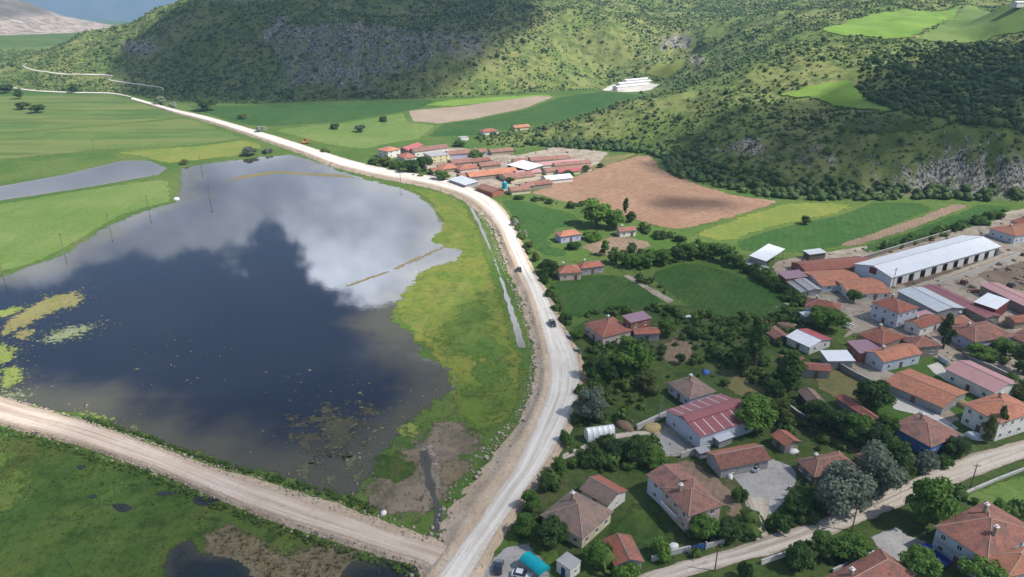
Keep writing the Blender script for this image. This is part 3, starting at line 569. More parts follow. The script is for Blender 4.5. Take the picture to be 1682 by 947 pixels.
# ------------------------------------------------------------------ roads
def mat_road(name, c1, c2, c3, tracks=True):
    m = NT(name); co = m.coord(); a = m.noise(0.06, 5, 0.6, co); b = m.noise(1.1, 5, 0.7, co)
    st = m.noise(1.0, 4, 0.6, m.n('ShaderNodeCombineXYZ', {0: m.math('MULTIPLY', m.attr('across'), 4.5), 1: m.math('MULTIPLY', m.attr('along'), 0.035), 2: m.math('MULTIPLY', a, 1.2)}).outputs[0])
    col = m.mix(m.rng(a, 0.35, 0.65), c1, c2); col = m.mix(m.rng(b, 0.5, 0.72, 0, 0.6), col, c3)
    col = m.mix(m.rng(st, 0.46, 0.66, 0, 0.8), col, c3); col = m.mix(m.rng(st, 0.46, 0.30, 0, 0.55), col, tuple(min(.8, x * 1.14) for x in c2)); col = m.mix(m.rng(m.noise(0.35, 5, 0.7, co), 0.58, 0.7, 0, 0.45), col, tuple(x * 0.8 for x in c3))
    if tracks:
        t = m.attr('across'); s = m.math('ABSOLUTE', m.math('SUBTRACT', m.math('ABSOLUTE', t), 0.42))
        wob = m.math('MULTIPLY', m.math('SUBTRACT', m.noise(0.03, 3, 0.5, co), 0.5), 0.25)
        tr = m.math('MULTIPLY', m.rng(m.math('ADD', s, wob), 0.16, 0.02), m.rng(a, 0.3, 0.6, 0.2, 0.65)); col = m.mix(tr, col, tuple(min(.8, x * 1.10) for x in c2))
        ed = m.rng(m.math('ADD', m.math('ABSOLUTE', t), m.math('MULTIPLY', m.math('SUBTRACT', b, 0.5), 0.7)), 0.72, 1.0); col = m.mix(ed, col, c3)
    return m.done(m.bsdf(col, 0.95, 0.15, m.bump(m.math('ADD', b, m.noise(4, 3, .6, co)), 0.5, 0.12)))
GRAVEL = mat_road('white_gravel', (0.60, 0.56, 0.505), (0.68, 0.64, 0.585), (0.48, 0.415, 0.345))
DIRT = mat_road('pink_dirt', (0.50, 0.405, 0.325), (0.58, 0.485, 0.405), (0.39, 0.30, 0.23))
LANE = mat_road('village_dirt', (0.47, 0.41, 0.345), (0.56, 0.50, 0.43), (0.32, 0.26, 0.20))
BANK = mat_soil('tan_fill', (0.42, 0.325, 0.235), (0.50, 0.40, 0.305), (0.31, 0.235, 0.17), 0.08, 0.9, 1.0, contrast=1.3)
def smooth_line(pts_, n):
    p = np.array(pts_, float); d = np.concatenate([[0], np.cumsum(np.hypot(*np.diff(p, axis=0).T))]); t = np.linspace(0, d[-1], n)
    # Catmull-Rom
    out = []
    for s in t:
        i = min(max(np.searchsorted(d, s) - 1, 0), len(p) - 2); f = (s - d[i]) / (d[i + 1] - d[i] + 1e-9)
        p0, p1, p2, p3 = p[max(i - 1, 0)], p[i], p[i + 1], p[min(i + 2, len(p) - 1)]
        out.append(0.5 * ((2 * p1) + (p2 - p0) * f + (2 * p0 - 5 * p1 + 4 * p2 - p3) * f * f + (3 * p1 - p0 - 3 * p2 + p3) * f ** 3))
    return np.array(out)
def road(name, label, left, right, ztop, mat, bankL, bankR, n, crown=0.12, zfun=None, jl=0.5):
    """left/right: surface edges in pixels; bankL/R: width in metres of the sloping fill on either side (0: none)"""
    zt = ztop if zfun is None else 0.0
    proj = (lambda a, b: P(a, b, ztop)) if zfun is None else (lambda a, b: G(a, b))
    Lw = smooth_line([proj(a, b)[:2] for a, b in left], n); Rw = smooth_line([proj(a, b)[:2] for a, b in right], n)
    # pair: nearest along by index
    C = (Lw + Rw) / 2; D = Rw - Lw
    K = 13; V = []; AC = []; AL = []; run = np.concatenate([[0], np.cumsum(np.hypot(*np.diff(C, axis=0).T))])
    for i in range(n):
        for k in range(K):
            t = k / (K - 1); q = Lw[i] + D[i] * t
            wob = (fbm(q[0] / 3, q[1] / 3, 5, 3) - 0.5) * jl
            if k in (0, K - 1): q = q + D[i] / (np.hypot(*D[i]) + 1e-9) * wob
            z = ztop + crown * (1 - (2 * t - 1) ** 2) - 0.10 * math.exp(-((abs(2 * t - 1) - 0.42) / 0.13) ** 2) * crown / 0.12 + (fbm(q[0] / 2.5, q[1] / 2.5, 7, 3) - 0.5) * 0.12 * (crown > 0.05)
            if zfun is not None: z = zfun(q[0], q[1]) + 0.5
            V.append((q[0], q[1], z)); AC.append(2 * t - 1); AL.append(run[i])
    idx = np.arange(n * K).reshape(n, K); F = np.stack([idx[:-1, :-1], idx[:-1, 1:], idx[1:, 1:], idx[1:, :-1]], -1).reshape(-1, 4)
    V = np.array(V); a, b, c = V[F[0, 0]], V[F[0, 1]], V[F[0, 2]]
    if np.cross(b - a, c - a)[2] < 0: F = F[:, ::-1]
    o = tag(link(name, npmesh(name, V, F, mat, smooth=True, attrs={'across': np.array(AC), 'along': np.array(AL)})), label, kind='structure')
    for side, bw in ((Lw, bankL), (Rw, bankR)):
        if not bw: continue
        sgn = -1 if side is Lw else 1
        J = 9; BV = []
        for i in range(n):
            nrm = D[i] / (np.hypot(*D[i]) + 1e-9) * sgn; w = bw[i] if hasattr(bw, '__len__') else bw
            for j in range(J):
                t = j / (J - 1); q = side[i] + nrm * (w * t * (1 + 0.25 * (fbm(side[i][0] / 4, side[i][1] / 4, 13, 3) - 0.5)) - 0.3 * (t < 0.01))
                hump = 0.55 * math.exp(-((t - 0.28) / 0.13) ** 2) * sstep(4.0, 6.5, w)
                z = (ztop - 0.03) * (1 - sstep(0.15, 1.0, t)) + hump + (fbm(q[0] / 1.6, q[1] / 1.6, 3, 4) - 0.5) * 1.15 * math.sin(math.pi * t) * min(1, ztop) - 0.12 * t
                BV.append((q[0], q[1], z - (0.05 if j == 0 else 0)))
        idx = np.arange(n * J).reshape(n, J); F = np.stack([idx[:-1, :-1], idx[:-1, 1:], idx[1:, 1:], idx[1:, :-1]], -1).reshape(-1, 4)
        BV = np.array(BV); a, b, c = BV[F[0, 0]], BV[F[0, 1]], BV[F[0, 2]]
        if np.cross(b - a, c - a)[2] < 0: F = F[:, ::-1]
        link('embankment', npmesh('embankment', BV, F, BANK, smooth=True), parent=o)
    return Lw, Rw, o
ML = [(690, 985), (717, 947), (752, 900), (783, 860), (822, 800), (838, 780), (858, 740), (877, 700), (894, 660), (901, 632), (901, 590), (895, 560), (888, 530), (879, 500), (868, 470), (853, 440), (836, 402), (821, 370), (795, 340), (770, 322), (742, 311), (700, 300), (650, 291), (600, 281), (550, 268), (500, 249), (440, 229), (380, 209), (330, 194), (290, 184), (250, 172), (215, 162)]
MR = [(748, 985), (771, 947), (798, 900), (824, 860), (866, 800), (881, 780), (908, 740), (929, 700), (944, 660), (951, 632), (949, 590), (934, 560), (918, 530), (905, 500), (889, 470), (871, 440), (855, 402), (841, 370), (822, 340), (800, 322), (765, 304), (715, 290), (660, 281), (605, 270), (556, 257), (505, 240), (445, 221), (384, 203), (333, 189), (292, 180), (252, 169), (217, 159)]
yy = np.array([b for a, b in ML]); nR = 330
wl = []
Lc = smooth_line([P(a, b, 1.1)[:2] for a, b in ML], nR)
for q in Lc:
    py = topx((q[0], q[1], 1.1))[1]
    wl.append(float(np.interp(py, [160, 230, 290, 320, 360, 420, 500, 560, 640, 700, 760, 840, 900, 990], [2.5, 3, 5, 6, 5.5, 6.5, 6, 5, 6, 7, 11, 12, 7, 6])))
mL, mR, main_road = road('road', 'white gravel main road sweeping past the lake', ML, MR, 1.1, GRAVEL, wl, 2.6, nR)
SU = [(-140, 612), (0, 652), (60, 670), (130, 690), (200, 714), (270, 740), (340, 768), (400, 789), (480, 816), (560, 843), (640, 872), (700, 890), (745, 903)]
SLo = [(-140, 650), (0, 690), (60, 706), (130, 724), (200, 747), (270, 772), (340, 801), (400, 826), (480, 855), (560, 879), (640, 905), (690, 920), (722, 938)]
nS = 170
wu = [float(np.interp(topx((q[0], q[1], .9))[0], [-140, 100, 300, 420, 520, 640, 745], [1.4, 1.8, 2.6, 3.8, 4.4, 4.2, 3.0])) for q in smooth_line([P(a, b, .9)[:2] for a, b in SU], nS)]
sL, sR, side_road = road('road', 'pinkish dirt causeway across the foreground', SU, SLo, 0.9, DIRT, wu, 1.8, nS)
VU = [(1010, 985), (1046, 947), (1100, 927), (1200, 901), (1236, 888), (1262, 880), (1330, 857), (1400, 832), (1450, 808), (1500, 785), (1540, 766), (1600, 745), (1640, 733), (1682, 722), (1800, 695)]
VL = [(1040, 1000), (1086, 968), (1140, 944), (1220, 922), (1262, 911), (1330, 889), (1380, 872), (1440, 848), (1490, 828), (1540, 806), (1600, 783), (1650, 765), (1690, 750), (1740, 735), (1850, 710)]
road('road', 'rutted dirt lane through the village', VU, VL, 0.12, LANE, 0, 0, 110, 0.10, jl=1.2)
LB = [(1066, 706), (1010, 712), (960, 730), (925, 745)]; LB2 = [(1068, 713), (1012, 721), (962, 741), (922, 756)]
road('path', 'narrow earth path behind the plastic greenhouse', LB, LB2, 0.06, LANE, 0, 0, 26, 0.03, jl=0.4)
FKL = [(1222, 815), (1234, 840), (1241, 862), (1238, 892)]; FKR = [(1262, 818), (1262, 842), (1256, 864), (1268, 884)]
road('path', 'pale driveway from the forecourt to the village lane', FKL, FKR, 0.07, LANE, 0, 0, 24, 0.04, jl=0.5)
tf = lambda x, y: float(T0(np.array(x), np.array(y)))
HA = [(215, 160), (180, 154), (120, 153), (60, 150), (20, 145)]
road('path', 'pale track skirting the foot of the hill', HA, [(a, b - 1.7) for a, b in HA], 0.2, GRAVEL, 0, 0, 50, 0.0, zfun=tf)
HB = [(268, 150), (262, 144), (225, 139), (195, 135), (178, 131), (183, 125), (140, 123), (90, 121), (55, 116), (38, 109), (44, 105)]
road('path', 'pale switchback track climbing the shrubby slope', HB, [(a + (1.0 if i in (0, 1, 4, 5, 9, 10) else 0), b - 1.5) for i, (a, b) in enumerate(HB)], 0.2, GRAVEL, 0, 0, 110, 0.0, zfun=tf)
HC = [(195, 38), (215, 38.5), (238, 38)]
road('path', 'sandy track on the ridge by the hut', HC, [(a, b - 1.8) for a, b in HC], 0.2, DIRT, 0, 0, 14, 0.0, zfun=tf)

# ------------------------------------------------------------------ clouds above, casting the broad shade seen on the land
def mat_cloud(name, dens, fe):
    m = NT(name); co = m.coord(); e = m.math('DIVIDE', m.attr('ed'), fe)
    n = m.math('MULTIPLY', m.math('SUBTRACT', m.noise(0.010, 6, 0.6, co), 0.5), 1.0)
    al = m.math('MULTIPLY', m.rng(m.math('ADD', e, n), 0.0, 1.0), dens)
    d = m.n('ShaderNodeBsdfDiffuse', {'Color': (0.9, 0.9, 0.92)}).outputs[0]; t = m.n('ShaderNodeBsdfTranslucent', {'Color': (0.9, 0.9, 0.92)}).outputs[0]
    x = m.n('ShaderNodeMixShader', {0: 0.5}); m.t.links.new(d, x.inputs[1]); m.t.links.new(t, x.inputs[2])
    return m.done(x.outputs[0], al)
ZC = 950.0
def cloud(label, px, dens, fe, thick=90.0):
    pl = []
    for a, b in px:
        q = G(a, b); t = (ZC - q[2]) / SUN.z; pl.append((q[0] + SUN.x * t, q[1] + SUN.y * t))
    b = densify(pl, 14, 16, len(label)); bp = np.array(b); x0, y0 = bp.min(0); x1, y1 = bp.max(0); sp = 22
    gx, gy = np.meshgrid(np.arange(x0, x1, sp), np.arange(y0, y1, sp)); gx, gy = gx.ravel(), gy.ravel(); k = inpoly(bp, gx, gy); gx, gy = gx[k], gy[k]; k = edist(bp, gx, gy) > sp * 0.4
    vs = [Vector((p[0], p[1])) for p in b] + [Vector((p, q)) for p, q in zip(gx[k], gy[k])]
    r = delaunay_2d_cdt(vs, [], [list(range(len(b)))], 1, 1e-3); V = np.array([(p[0], p[1]) for p in r[0]]); F = np.array([f for f in r[2] if len(f) == 3]); ed = edist(bp, V[:, 0], V[:, 1])
    hgt = thick * np.sqrt(np.clip(ed / 80, 0, 1)); bil = fbm(V[:, 0] / 60, V[:, 1] / 60, 3, 4)
    VV = np.concatenate([np.column_stack([V, ZC + hgt * (0.5 + bil)]), np.column_stack([V, ZC - hgt * 0.15])]); FF = np.concatenate([F, F[:, ::-1] + len(V)])
    o = link('cloud', npmesh('cloud', VV, FF, mat_cloud('cloud_' + str(len(label)), dens, fe), smooth=True, attrs={'ed': np.concatenate([ed, ed])}))
    tag(o, label, kind='stuff')
cloud('cumulus cloud shading the dark western slope', [(196, 92), (240, 40), (300, 8), (420, -25), (900, -30), (905, 20), (880, 60), (820, 105), (770, 140), (720, 168), (600, 172), (450, 176), (300, 172), (225, 160), (190, 130)], 0.80, 42)
cloud('broad thin cloud veiling the village', [(868, 470), (925, 436), (1000, 430), (1120, 405), (1230, 398), (1350, 415), (1430, 388), (1560, 360), (1682, 330), (1900, 330), (2000, 1250), (-160, 1250), (-80, 1000), (10, 890), (60, 770), (120, 700), (300, 650), (560, 600), (720, 560), (820, 520)], 0.37, 40)
cloud('cloud shading the craggy eastern slope', [(1090, 268), (1130, 235), (1180, 205), (1280, 172), (1330, 160), (1390, 150), (1400, 138), (1440, 118), (1540, 95), (1600, 66), (1760, 60), (1900, 330), (1720, 338), (1500, 332), (1300, 328), (1160, 304)], 0.68, 30)
cloud('small cloud shading the ploughed field', [(1030, 322), (1100, 312), (1200, 325), (1250, 340), (1190, 356), (1090, 350), (1040, 338)], 0.5, 9, 40)
# ------------------------------------------------------------------ building materials
def mat_wall(name, c, stain=0.5, block=None):
    m = NT(name); co = m.coord(); a = m.noise(0.5, 6, 0.65, co); b = m.noise(2.5, 5, 0.65, m.coord((1, 1, 0.35)))
    col = m.mix(m.rng(a, 0.4, 0.65, 0, stain), c, tuple(x * 0.68 + 0.03 for x in c)); col = m.mix(m.rng(b, 0.55, 0.75, 0, stain * 0.8), col, (0.22, 0.18, 0.14))
    h = b
    if block:
        br = m.n('ShaderNodeTexBrick', {'Vector': m.coord(which='UV'), 'Scale': 1.0, 'Brick Width': block[0], 'Row Height': block[1], 'Mortar Size': 0.02, 'Color1': (1, 1, 1), 'Color2': (0.75, 0.75, 0.75), 'Mortar': (0.6, 0.6, 0.6)})
        col = m.mix(1.0, col, br.outputs[0], 'MULTIPLY')
    return m.done(m.bsdf(col, 0.9, 0.2, m.bump(h, 0.3, 0.05)))
def mat_tile(name, c1, c2, c3, patch=0.6):
    m = NT(name); uv = m.coord(which='UV'); s = m.n('ShaderNodeSeparateXYZ', {0: uv})
    fu = m.math('DIVIDE', s.outputs[0], 0.24); fv = m.math('DIVIDE', s.outputs[1], 0.34)
    cell = m.n('ShaderNodeCombineXYZ', {0: m.math('FLOOR', fu), 1: m.math('FLOOR', fv)}).outputs[0]
    wn_ = m.n('ShaderNodeTexWhiteNoise', {'Vector': cell}, noise_dimensions='3D').outputs[0]
    co = m.coord(); a = m.noise(0.35, 6, 0.65, co); g = m.noise(1.2, 5, 0.7, co)
    oi = m.n('ShaderNodeObjectInfo').outputs['Random']
    col = m.mix(m.rng(wn_, 0.1, 0.9), c1, c2); col = m.mix(m.rng(m.math('ADD', a, m.math('MULTIPLY', m.math('SUBTRACT', oi, 0.5), 0.12)), 0.46, 0.66, 0, patch), col, c3); col = m.mix(m.rng(g, 0.54, 0.70, 0, 0.85), col, tuple(x * 0.5 for x in c3))
    col = m.mix(1.0, col, m.ramp(oi, [(0.0, (0.72, 0.74, 0.76)), (0.35, (1.0, 0.98, 0.95)), (0.7, (0.86, 0.84, 0.84)), (1.0, (1.12, 1.05, 1.0))]), 'MULTIPLY')
    roll = m.math('SINE', m.math('MULTIPLY', fu, 6.283)); lap = m.math('FRACT', fv)
    return m.done(m.bsdf(col, 0.85, 0.25, m.bump(m.math('ADD', m.math('MULTIPLY', roll, 0.5), lap), 0.55, 0.06)))
def mat_metal(name, c, rough=0.42, rust=0.25, met=0.0, pitch=0.3):
    m = NT(name); uv = m.coord(which='UV'); s = m.n('ShaderNodeSeparateXYZ', {0: uv}); co = m.coord()
    roll = m.math('SINE', m.math('MULTIPLY', s.outputs[0], 6.283 / pitch)); seam = m.rng(m.math('ABSOLUTE', m.math('SUBTRACT', m.math('FRACT', m.math('DIVIDE', s.outputs[1], 4.0)), 0.5)), 0.485, 0.5)
    panel = m.n('ShaderNodeTexWhiteNoise', {'Vector': m.n('ShaderNodeCombineXYZ', {0: m.math('FLOOR', m.math('DIVIDE', s.outputs[0], 1.05)), 1: m.math('FLOOR', m.math('DIVIDE', s.outputs[1], 4.0))}).outputs[0]}, noise_dimensions='3D').outputs[0]
    col = m.mix(m.rng(panel, 0, 1, 0, 0.5), c, tuple(x * 0.86 for x in c)); col = m.mix(m.rng(m.noise(0.4, 6, 0.7, m.coord((1, 1, 1))), 0.5, 0.72, 0, rust), col, (0.24, 0.17, 0.13)); col = m.mix(m.math('MULTIPLY', seam, 0.5), col, tuple(x * 0.5 for x in c))
    return m.done(m.bsdf(col, rough, 0.4, m.bump(roll, 0.35, 0.05), Metallic=met))
def mat_plain(name, c, rough=0.6, spec=0.3, met=0.0, var=0.15, scale=3.0):
    m = NT(name); a = m.noise(scale, 4, 0.6, m.coord()); return m.done(m.bsdf(m.mix(m.rng(a, 0.35, 0.7, 0, var * 2), c, tuple(x * 0.6 for x in c)), rough, spec, Metallic=met))
WALLS = {'white': mat_wall('plaster_white', (0.70, 0.68, 0.65)), 'cream': mat_wall('plaster_cream', (0.62, 0.54, 0.40)), 'pink': mat_wall('plaster_pink', (0.60, 0.47, 0.42)), 'blue': mat_wall('plaster_blue', (0.085, 0.20, 0.46), 0.35),
         'lav': mat_wall('plaster_lavender', (0.42, 0.42, 0.60), 0.3), 'pale': mat_wall('plaster_pale_blue', (0.52, 0.57, 0.66), 0.35), 'grey': mat_wall('block_grey', (0.42, 0.42, 0.43), 0.5, (0.4, 0.2)), 'stone': mat_wall('rubble_stone', (0.34, 0.30, 0.26), 0.8, (0.5, 0.3)),
         'mud': mat_wall('mud_plaster', (0.36, 0.29, 0.22), 0.7), 'brick': mat_wall('red_brick', (0.42, 0.17, 0.115), 0.4, (0.25, 0.09)), 'maroon': mat_wall('maroon_sheet', (0.16, 0.035, 0.04), 0.3), 'green': mat_wall('plaster_mint', (0.45, 0.56, 0.50), 0.4), 'yellow': mat_wall('plaster_yellow', (0.66, 0.58, 0.32), 0.4), 'dark': mat_wall('weathered_boards', (0.13, 0.115, 0.10), 0.6)}
ROOFS = {'old': mat_tile('tile_weathered', (0.25, 0.11, 0.085), (0.33, 0.15, 0.115), (0.155, 0.10, 0.085), 0.85), 'red': mat_tile('tile_red', (0.35, 0.13, 0.095), (0.43, 0.17, 0.12), (0.23, 0.11, 0.085), 0.75), 'orange': mat_tile('tile_orange', (0.45, 0.185, 0.115), (0.54, 0.245, 0.155), (0.32, 0.155, 0.11), 0.75),
         'grey': mat_tile('tile_lichen', (0.235, 0.175, 0.15), (0.29, 0.20, 0.165), (0.17, 0.145, 0.13), 0.8), 'pinkish': mat_tile('tile_faded', (0.29, 0.15, 0.12), (0.37, 0.195, 0.155), (0.18, 0.12, 0.105), 0.9), 'brown': mat_tile('tile_brown', (0.29, 0.105, 0.07), (0.35, 0.14, 0.095), (0.20, 0.095, 0.07), 0.6),
         'white': mat_metal('sheet_white', (0.74, 0.76, 0.80), 0.45, 0.12), 'silver': mat_metal('sheet_galvanised', (0.50, 0.54, 0.58), 0.4, 0.25), 'maroon': mat_metal('sheet_maroon', (0.27, 0.085, 0.095), 0.45, 0.12), 'purple': mat_metal('sheet_purple', (0.30, 0.17, 0.215), 0.45, 0.1), 'pinksheet': mat_metal('sheet_pink', (0.47, 0.25, 0.25), 0.5, 0.3), 'concrete': mat_wall('roof_screed', (0.36, 0.36, 0.365), 0.6), 'redsheet': mat_metal('sheet_red', (0.42, 0.09, 0.10), 0.45, 0.15)}
CAP = mat_plain('ridge_mortar', (0.42, 0.29, 0.235), 0.9, 0.1); CAPM = mat_plain('ridge_flashing', (0.30, 0.29, 0.30), 0.5, 0.4)
FRAMEM = mat_plain('window_frame_white', (0.72, 0.72, 0.70), 0.5); WOODM = mat_plain('weathered_wood', (0.22, 0.155, 0.10), 0.85, 0.1); DOORB = mat_plain('door_brown', (0.17, 0.10, 0.065), 0.6); SOFFIT = mat_plain('soffit_boards', (0.24, 0.19, 0.145), 0.85, 0.1)
m = NT('window_glass'); GLASS = m.done(m.bsdf((0.025, 0.032, 0.040), 0.08, 0.5))
CONC = mat_wall('concrete', (0.46, 0.45, 0.43), 0.6); WHITEP = mat_plain('white_paint', (0.75, 0.75, 0.74), 0.5); STEEL = mat_plain('steel_grey', (0.34, 0.35, 0.36), 0.4, 0.5, 0.6)

_wm = {}
def win_mesh(w, h):
    k = (w, h)
    if k not in _wm:
        f = MB(); t = 0.09
        f.box((-w / 2, -0.05, 0), (-w / 2 + t, 0.06, h)); f.box((w / 2 - t, -0.05, 0), (w / 2, 0.06, h)); f.box((-w / 2 + t, -0.05, h - t), (w / 2 - t, 0.06, h)); f.box((-w / 2 + t, -0.05, 0), (w / 2 - t, 0.06, t)); f.box((-t / 2, -0.04, t), (t / 2, 0.05, h - t)); f.box((-w / 2 - .08, -0.05, -0.07), (w / 2 + .08, 0.14, -0.004))
        g = MB(); g.box((-w / 2 + t, -0.05, t), (w / 2 - t, 0.025, h - t)); _wm[k] = (f.mesh('window', FRAMEM), g.mesh('pane', GLASS))
    return _wm[k]
_dm = {}
def door_mesh(w, h, mat):
    k = (w, h, mat.name)
    if k not in _dm:
        d = MB(); d.box((-w / 2 - .1, -0.05, 0), (-w / 2, 0.07, h + .1)); d.box((w / 2, -0.05, 0), (w / 2 + .1, 0.07, h + .1)); d.box((-w / 2, -0.05, h), (w / 2, 0.07, h + .1)); d.box((-w / 2, -0.05, 0.02), (w / 2, 0.035, h))
        hd = MB(); hd.box((w * .32, 0.03, 0.95), (w * .40, 0.09, 1.15)); _dm[k] = (d.mesh('door', mat), hd.mesh('handle', STEEL))
    return _dm[k]
def grid_quad(mb, a, b, c, d, nu, nv, jit=0.03, m=0):
    """a-b along the eave, d-c along the ridge; uv in metres"""
    a, b, c, d = map(Vector, (a, b, c, d)); Lu = (b - a).length; Lv = ((d + c) / 2 - (a + b) / 2).length
    pt = {}
    for j in range(nv + 1):
        for i in range(nu + 1):
            s, t = i / nu, j / nv; q = (a * (1 - s) + b * s) * (1 - t) + (d * (1 - s) + c * s) * t
            if 0 < i < nu and 0 < j < nv: q = q + Vector((0, 0, random.uniform(-jit, jit)))
            pt[i, j] = q
    x = (b - a).normalized() if Lu > 1e-6 else Vector((1, 0, 0))
    uvf = lambda q: ((q - a).dot(x), ((q - a) - x * (q - a).dot(x)).length)
    for j in range(nv):
        for i in range(nu):
            q = [pt[i, j], pt[i + 1, j], pt[i + 1, j + 1], pt[i, j + 1]]; u = [uvf(k) for k in q]
            if (q[2] - q[3]).length < 1e-5: q, u = q[:3], u[:3]
            mb.poly(q, u, m)
def roof_faces(kind, lx, ly, h, rise, sx=0.0):
    X, Y = lx / 2, ly / 2; e = [(-X, -Y, h), (X, -Y, h), (X, Y, h), (-X, Y, h)]
    if kind == 'gable': r = [(-X, 0, h + rise), (X, 0, h + rise)]; return [(e[0], e[1], r[1], r[0]), (e[2], e[3], r[0], r[1])], [(r[0], r[1])]
    if kind == 'hip':
        k = max(X - Y * 0.95, 0.25 if X > Y * .5 else 0.05); r = [(-k, 0, h + rise), (k, 0, h + rise)]
        return [(e[0], e[1], r[1], r[0]), (e[2], e[3], r[0], r[1]), (e[1], e[2], r[1], r[1]), (e[3], e[0], r[0], r[0])], [(r[0], r[1]), (e[0], r[0]), (e[3], r[0]), (e[1], r[1]), (e[2], r[1])]
    if kind == 'shed': a = (-X, -Y, h), (X, -Y, h), (X, Y, h + rise), (-X, Y, h + rise); return [a], []
    return [(e[0], e[1], e[2], e[3])], []
def frame_of(L, M, Rr, h, axis):
    A, B, C = P(*L, h)[:2], P(*M, h)[:2], P(*Rr, h)[:2]
    u = (B - A); a = np.hypot(*u); u = u / a; w = C - B; v = np.array([-u[1], u[0]])
    if v @ w < 0: v = -v
    # split the misfit between both edges
    b = v @ w; cen = A + u * a / 2 + v * b / 2
    if axis == 'LM': x, lx, ly = u, a, b
    else: x, lx, ly = v, b, a
    return cen, math.atan2(x[1], x[0]), lx, ly
def add_roof(root, kind, lx, ly, h, rise, rmat, metal, off=(0, 0), rot=0.0, thick=0.14, name='roof', split=None):
    faces, ridges = roof_faces(kind, lx, ly, h, rise)
    cr, sr = math.cos(rot), math.sin(rot); tr = lambda p: (p[0] * cr - p[1] * sr + off[0], p[0] * sr + p[1] * cr + off[1], p[2])
    mb = MB()
    for fi, (a, b, c, d) in enumerate(faces):
        n1_ = max(2, min(8, int(Vector(b).to_3d().__sub__(Vector(a)).length / 2.5))); grid_quad(mb, tr(a), tr(b), tr(c), tr(d), n1_, 3, 0.0 if metal else 0.05, (split[fi] if split else 0))
        dn = lambda p: tr((p[0], p[1], p[2] - thick)); q = [dn(d), dn(c), dn(b), dn(a)]
        if c == d: q = q[1:]
        mb.poly(q, m=len(rmat) - 1 if isinstance(rmat, list) else 1)
        for s, t in ((a, b),) + (((b, c), (d, a)) if kind in ('gable', 'shed', 'flat') else ()) + (((c, d),) if kind in ('shed', 'flat') else ()):
            mb.poly([dn(s), dn(t), tr(t), tr(s)], m=len(rmat) - 1 if isinstance(rmat, list) else 1)
    ro = mb.build(name, rmat if isinstance(rmat, list) else [rmat, SOFFIT], root)
    if ridges:
        rb = MB()
        for p, q in ridges:
            p, q = Vector(tr(p)), Vector(tr(q)); d_ = (q - p)
            if d_.length < 0.3: continue
            rb.tube([p + Vector((0, 0, .02)) - d_.normalized() * .03, (p + q) / 2 + Vector((0, 0, 0.02)), q + Vector((0, 0, .02)) + d_.normalized() * .03], 0.11 if not metal else 0.10, 6)
        rb.build('ridge_cap', CAPM if metal else CAP, ro)
    return ro
def add_walls(root, kind, lx, ly, h, rise, wmat, over=0.45, off=(0, 0), rot=0.0, open_side=None, th=0.22):
    X, Y = lx / 2 - over, ly / 2 - over; cr, sr = math.cos(rot), math.sin(rot); M = Matrix.Translation((off[0], off[1], 0)) @ Matrix.Rotation(rot, 4, 'Z')
    mb = MB(); top = h - 0.14 + (rise * over / (ly / 2) if kind in ('gable', 'hip') else 0)
    top = min(top, h + 0.1)
    sides = {'-y': ((-X, -Y), (X, -Y)), 'x': ((X, -Y), (X, Y)), 'y': ((X, Y), (-X, Y)), '-x': ((-X, Y), (-X, -Y))}
    for k, ((x0, y0), (x1, y1)) in sides.items():
        if open_side and k in open_side: continue
        nx_, ny_ = (y1 - y0), -(x1 - x0); L_ = math.hypot(nx_, ny_); nx_ /= L_; ny_ /= L_
        tt = top
        if kind == 'shed': tt = (h - 0.16) if k == '-y' else (h + rise - 0.16) if k == 'y' else h - 0.16
        o0, o1 = Vector((x0, y0, 0)), Vector((x1, y1, 0)); i0, i1 = o0 - Vector((nx_, ny_, 0)) * th, o1 - Vector((nx_, ny_, 0)) * th; up = Vector((0, 0, tt))
        z0 = Vector((0, 0, -0.3))
        uv = [(0, 0), (L_, 0), (L_, tt), (0, tt)]
        mb.poly([M @ (o0 + z0), M @ (o1 + z0), M @ (o1 + up), M @ (o0 + up)], uv); mb.poly([M @ (i1 + z0), M @ (i0 + z0), M @ (i0 + up), M @ (i1 + up)], uv)
        if open_side: mb.poly([M @ (o0 + z0), M @ (o0 + up), M @ (i0 + up), M @ (i0 + z0)], uv); mb.poly([M @ (o1 + up), M @ (o1 + z0), M @ (i1 + z0), M @ (i1 + up)], uv)
        if kind == 'gable' and k in ('x', '-x'):
            ap = Vector((x0, 0, h + rise - 0.16)); mb.poly([M @ (o0 + up), M @ (o1 + up), M @ ap], [(0, tt), (L_, tt), (L_ / 2, tt + rise)])
        if kind == 'shed' and k in ('x', '-x'):
            hi = Vector(((x0, Y, h + rise - 0.16))); lo = o0 if y0 < 0 else o1
            mb.poly([M @ (o0 + up), M @ (o1 + up), M @ hi], [(0, tt), (L_, tt), (L_, tt + rise)])
    return mb.build('wall', wmat, root), sides, M
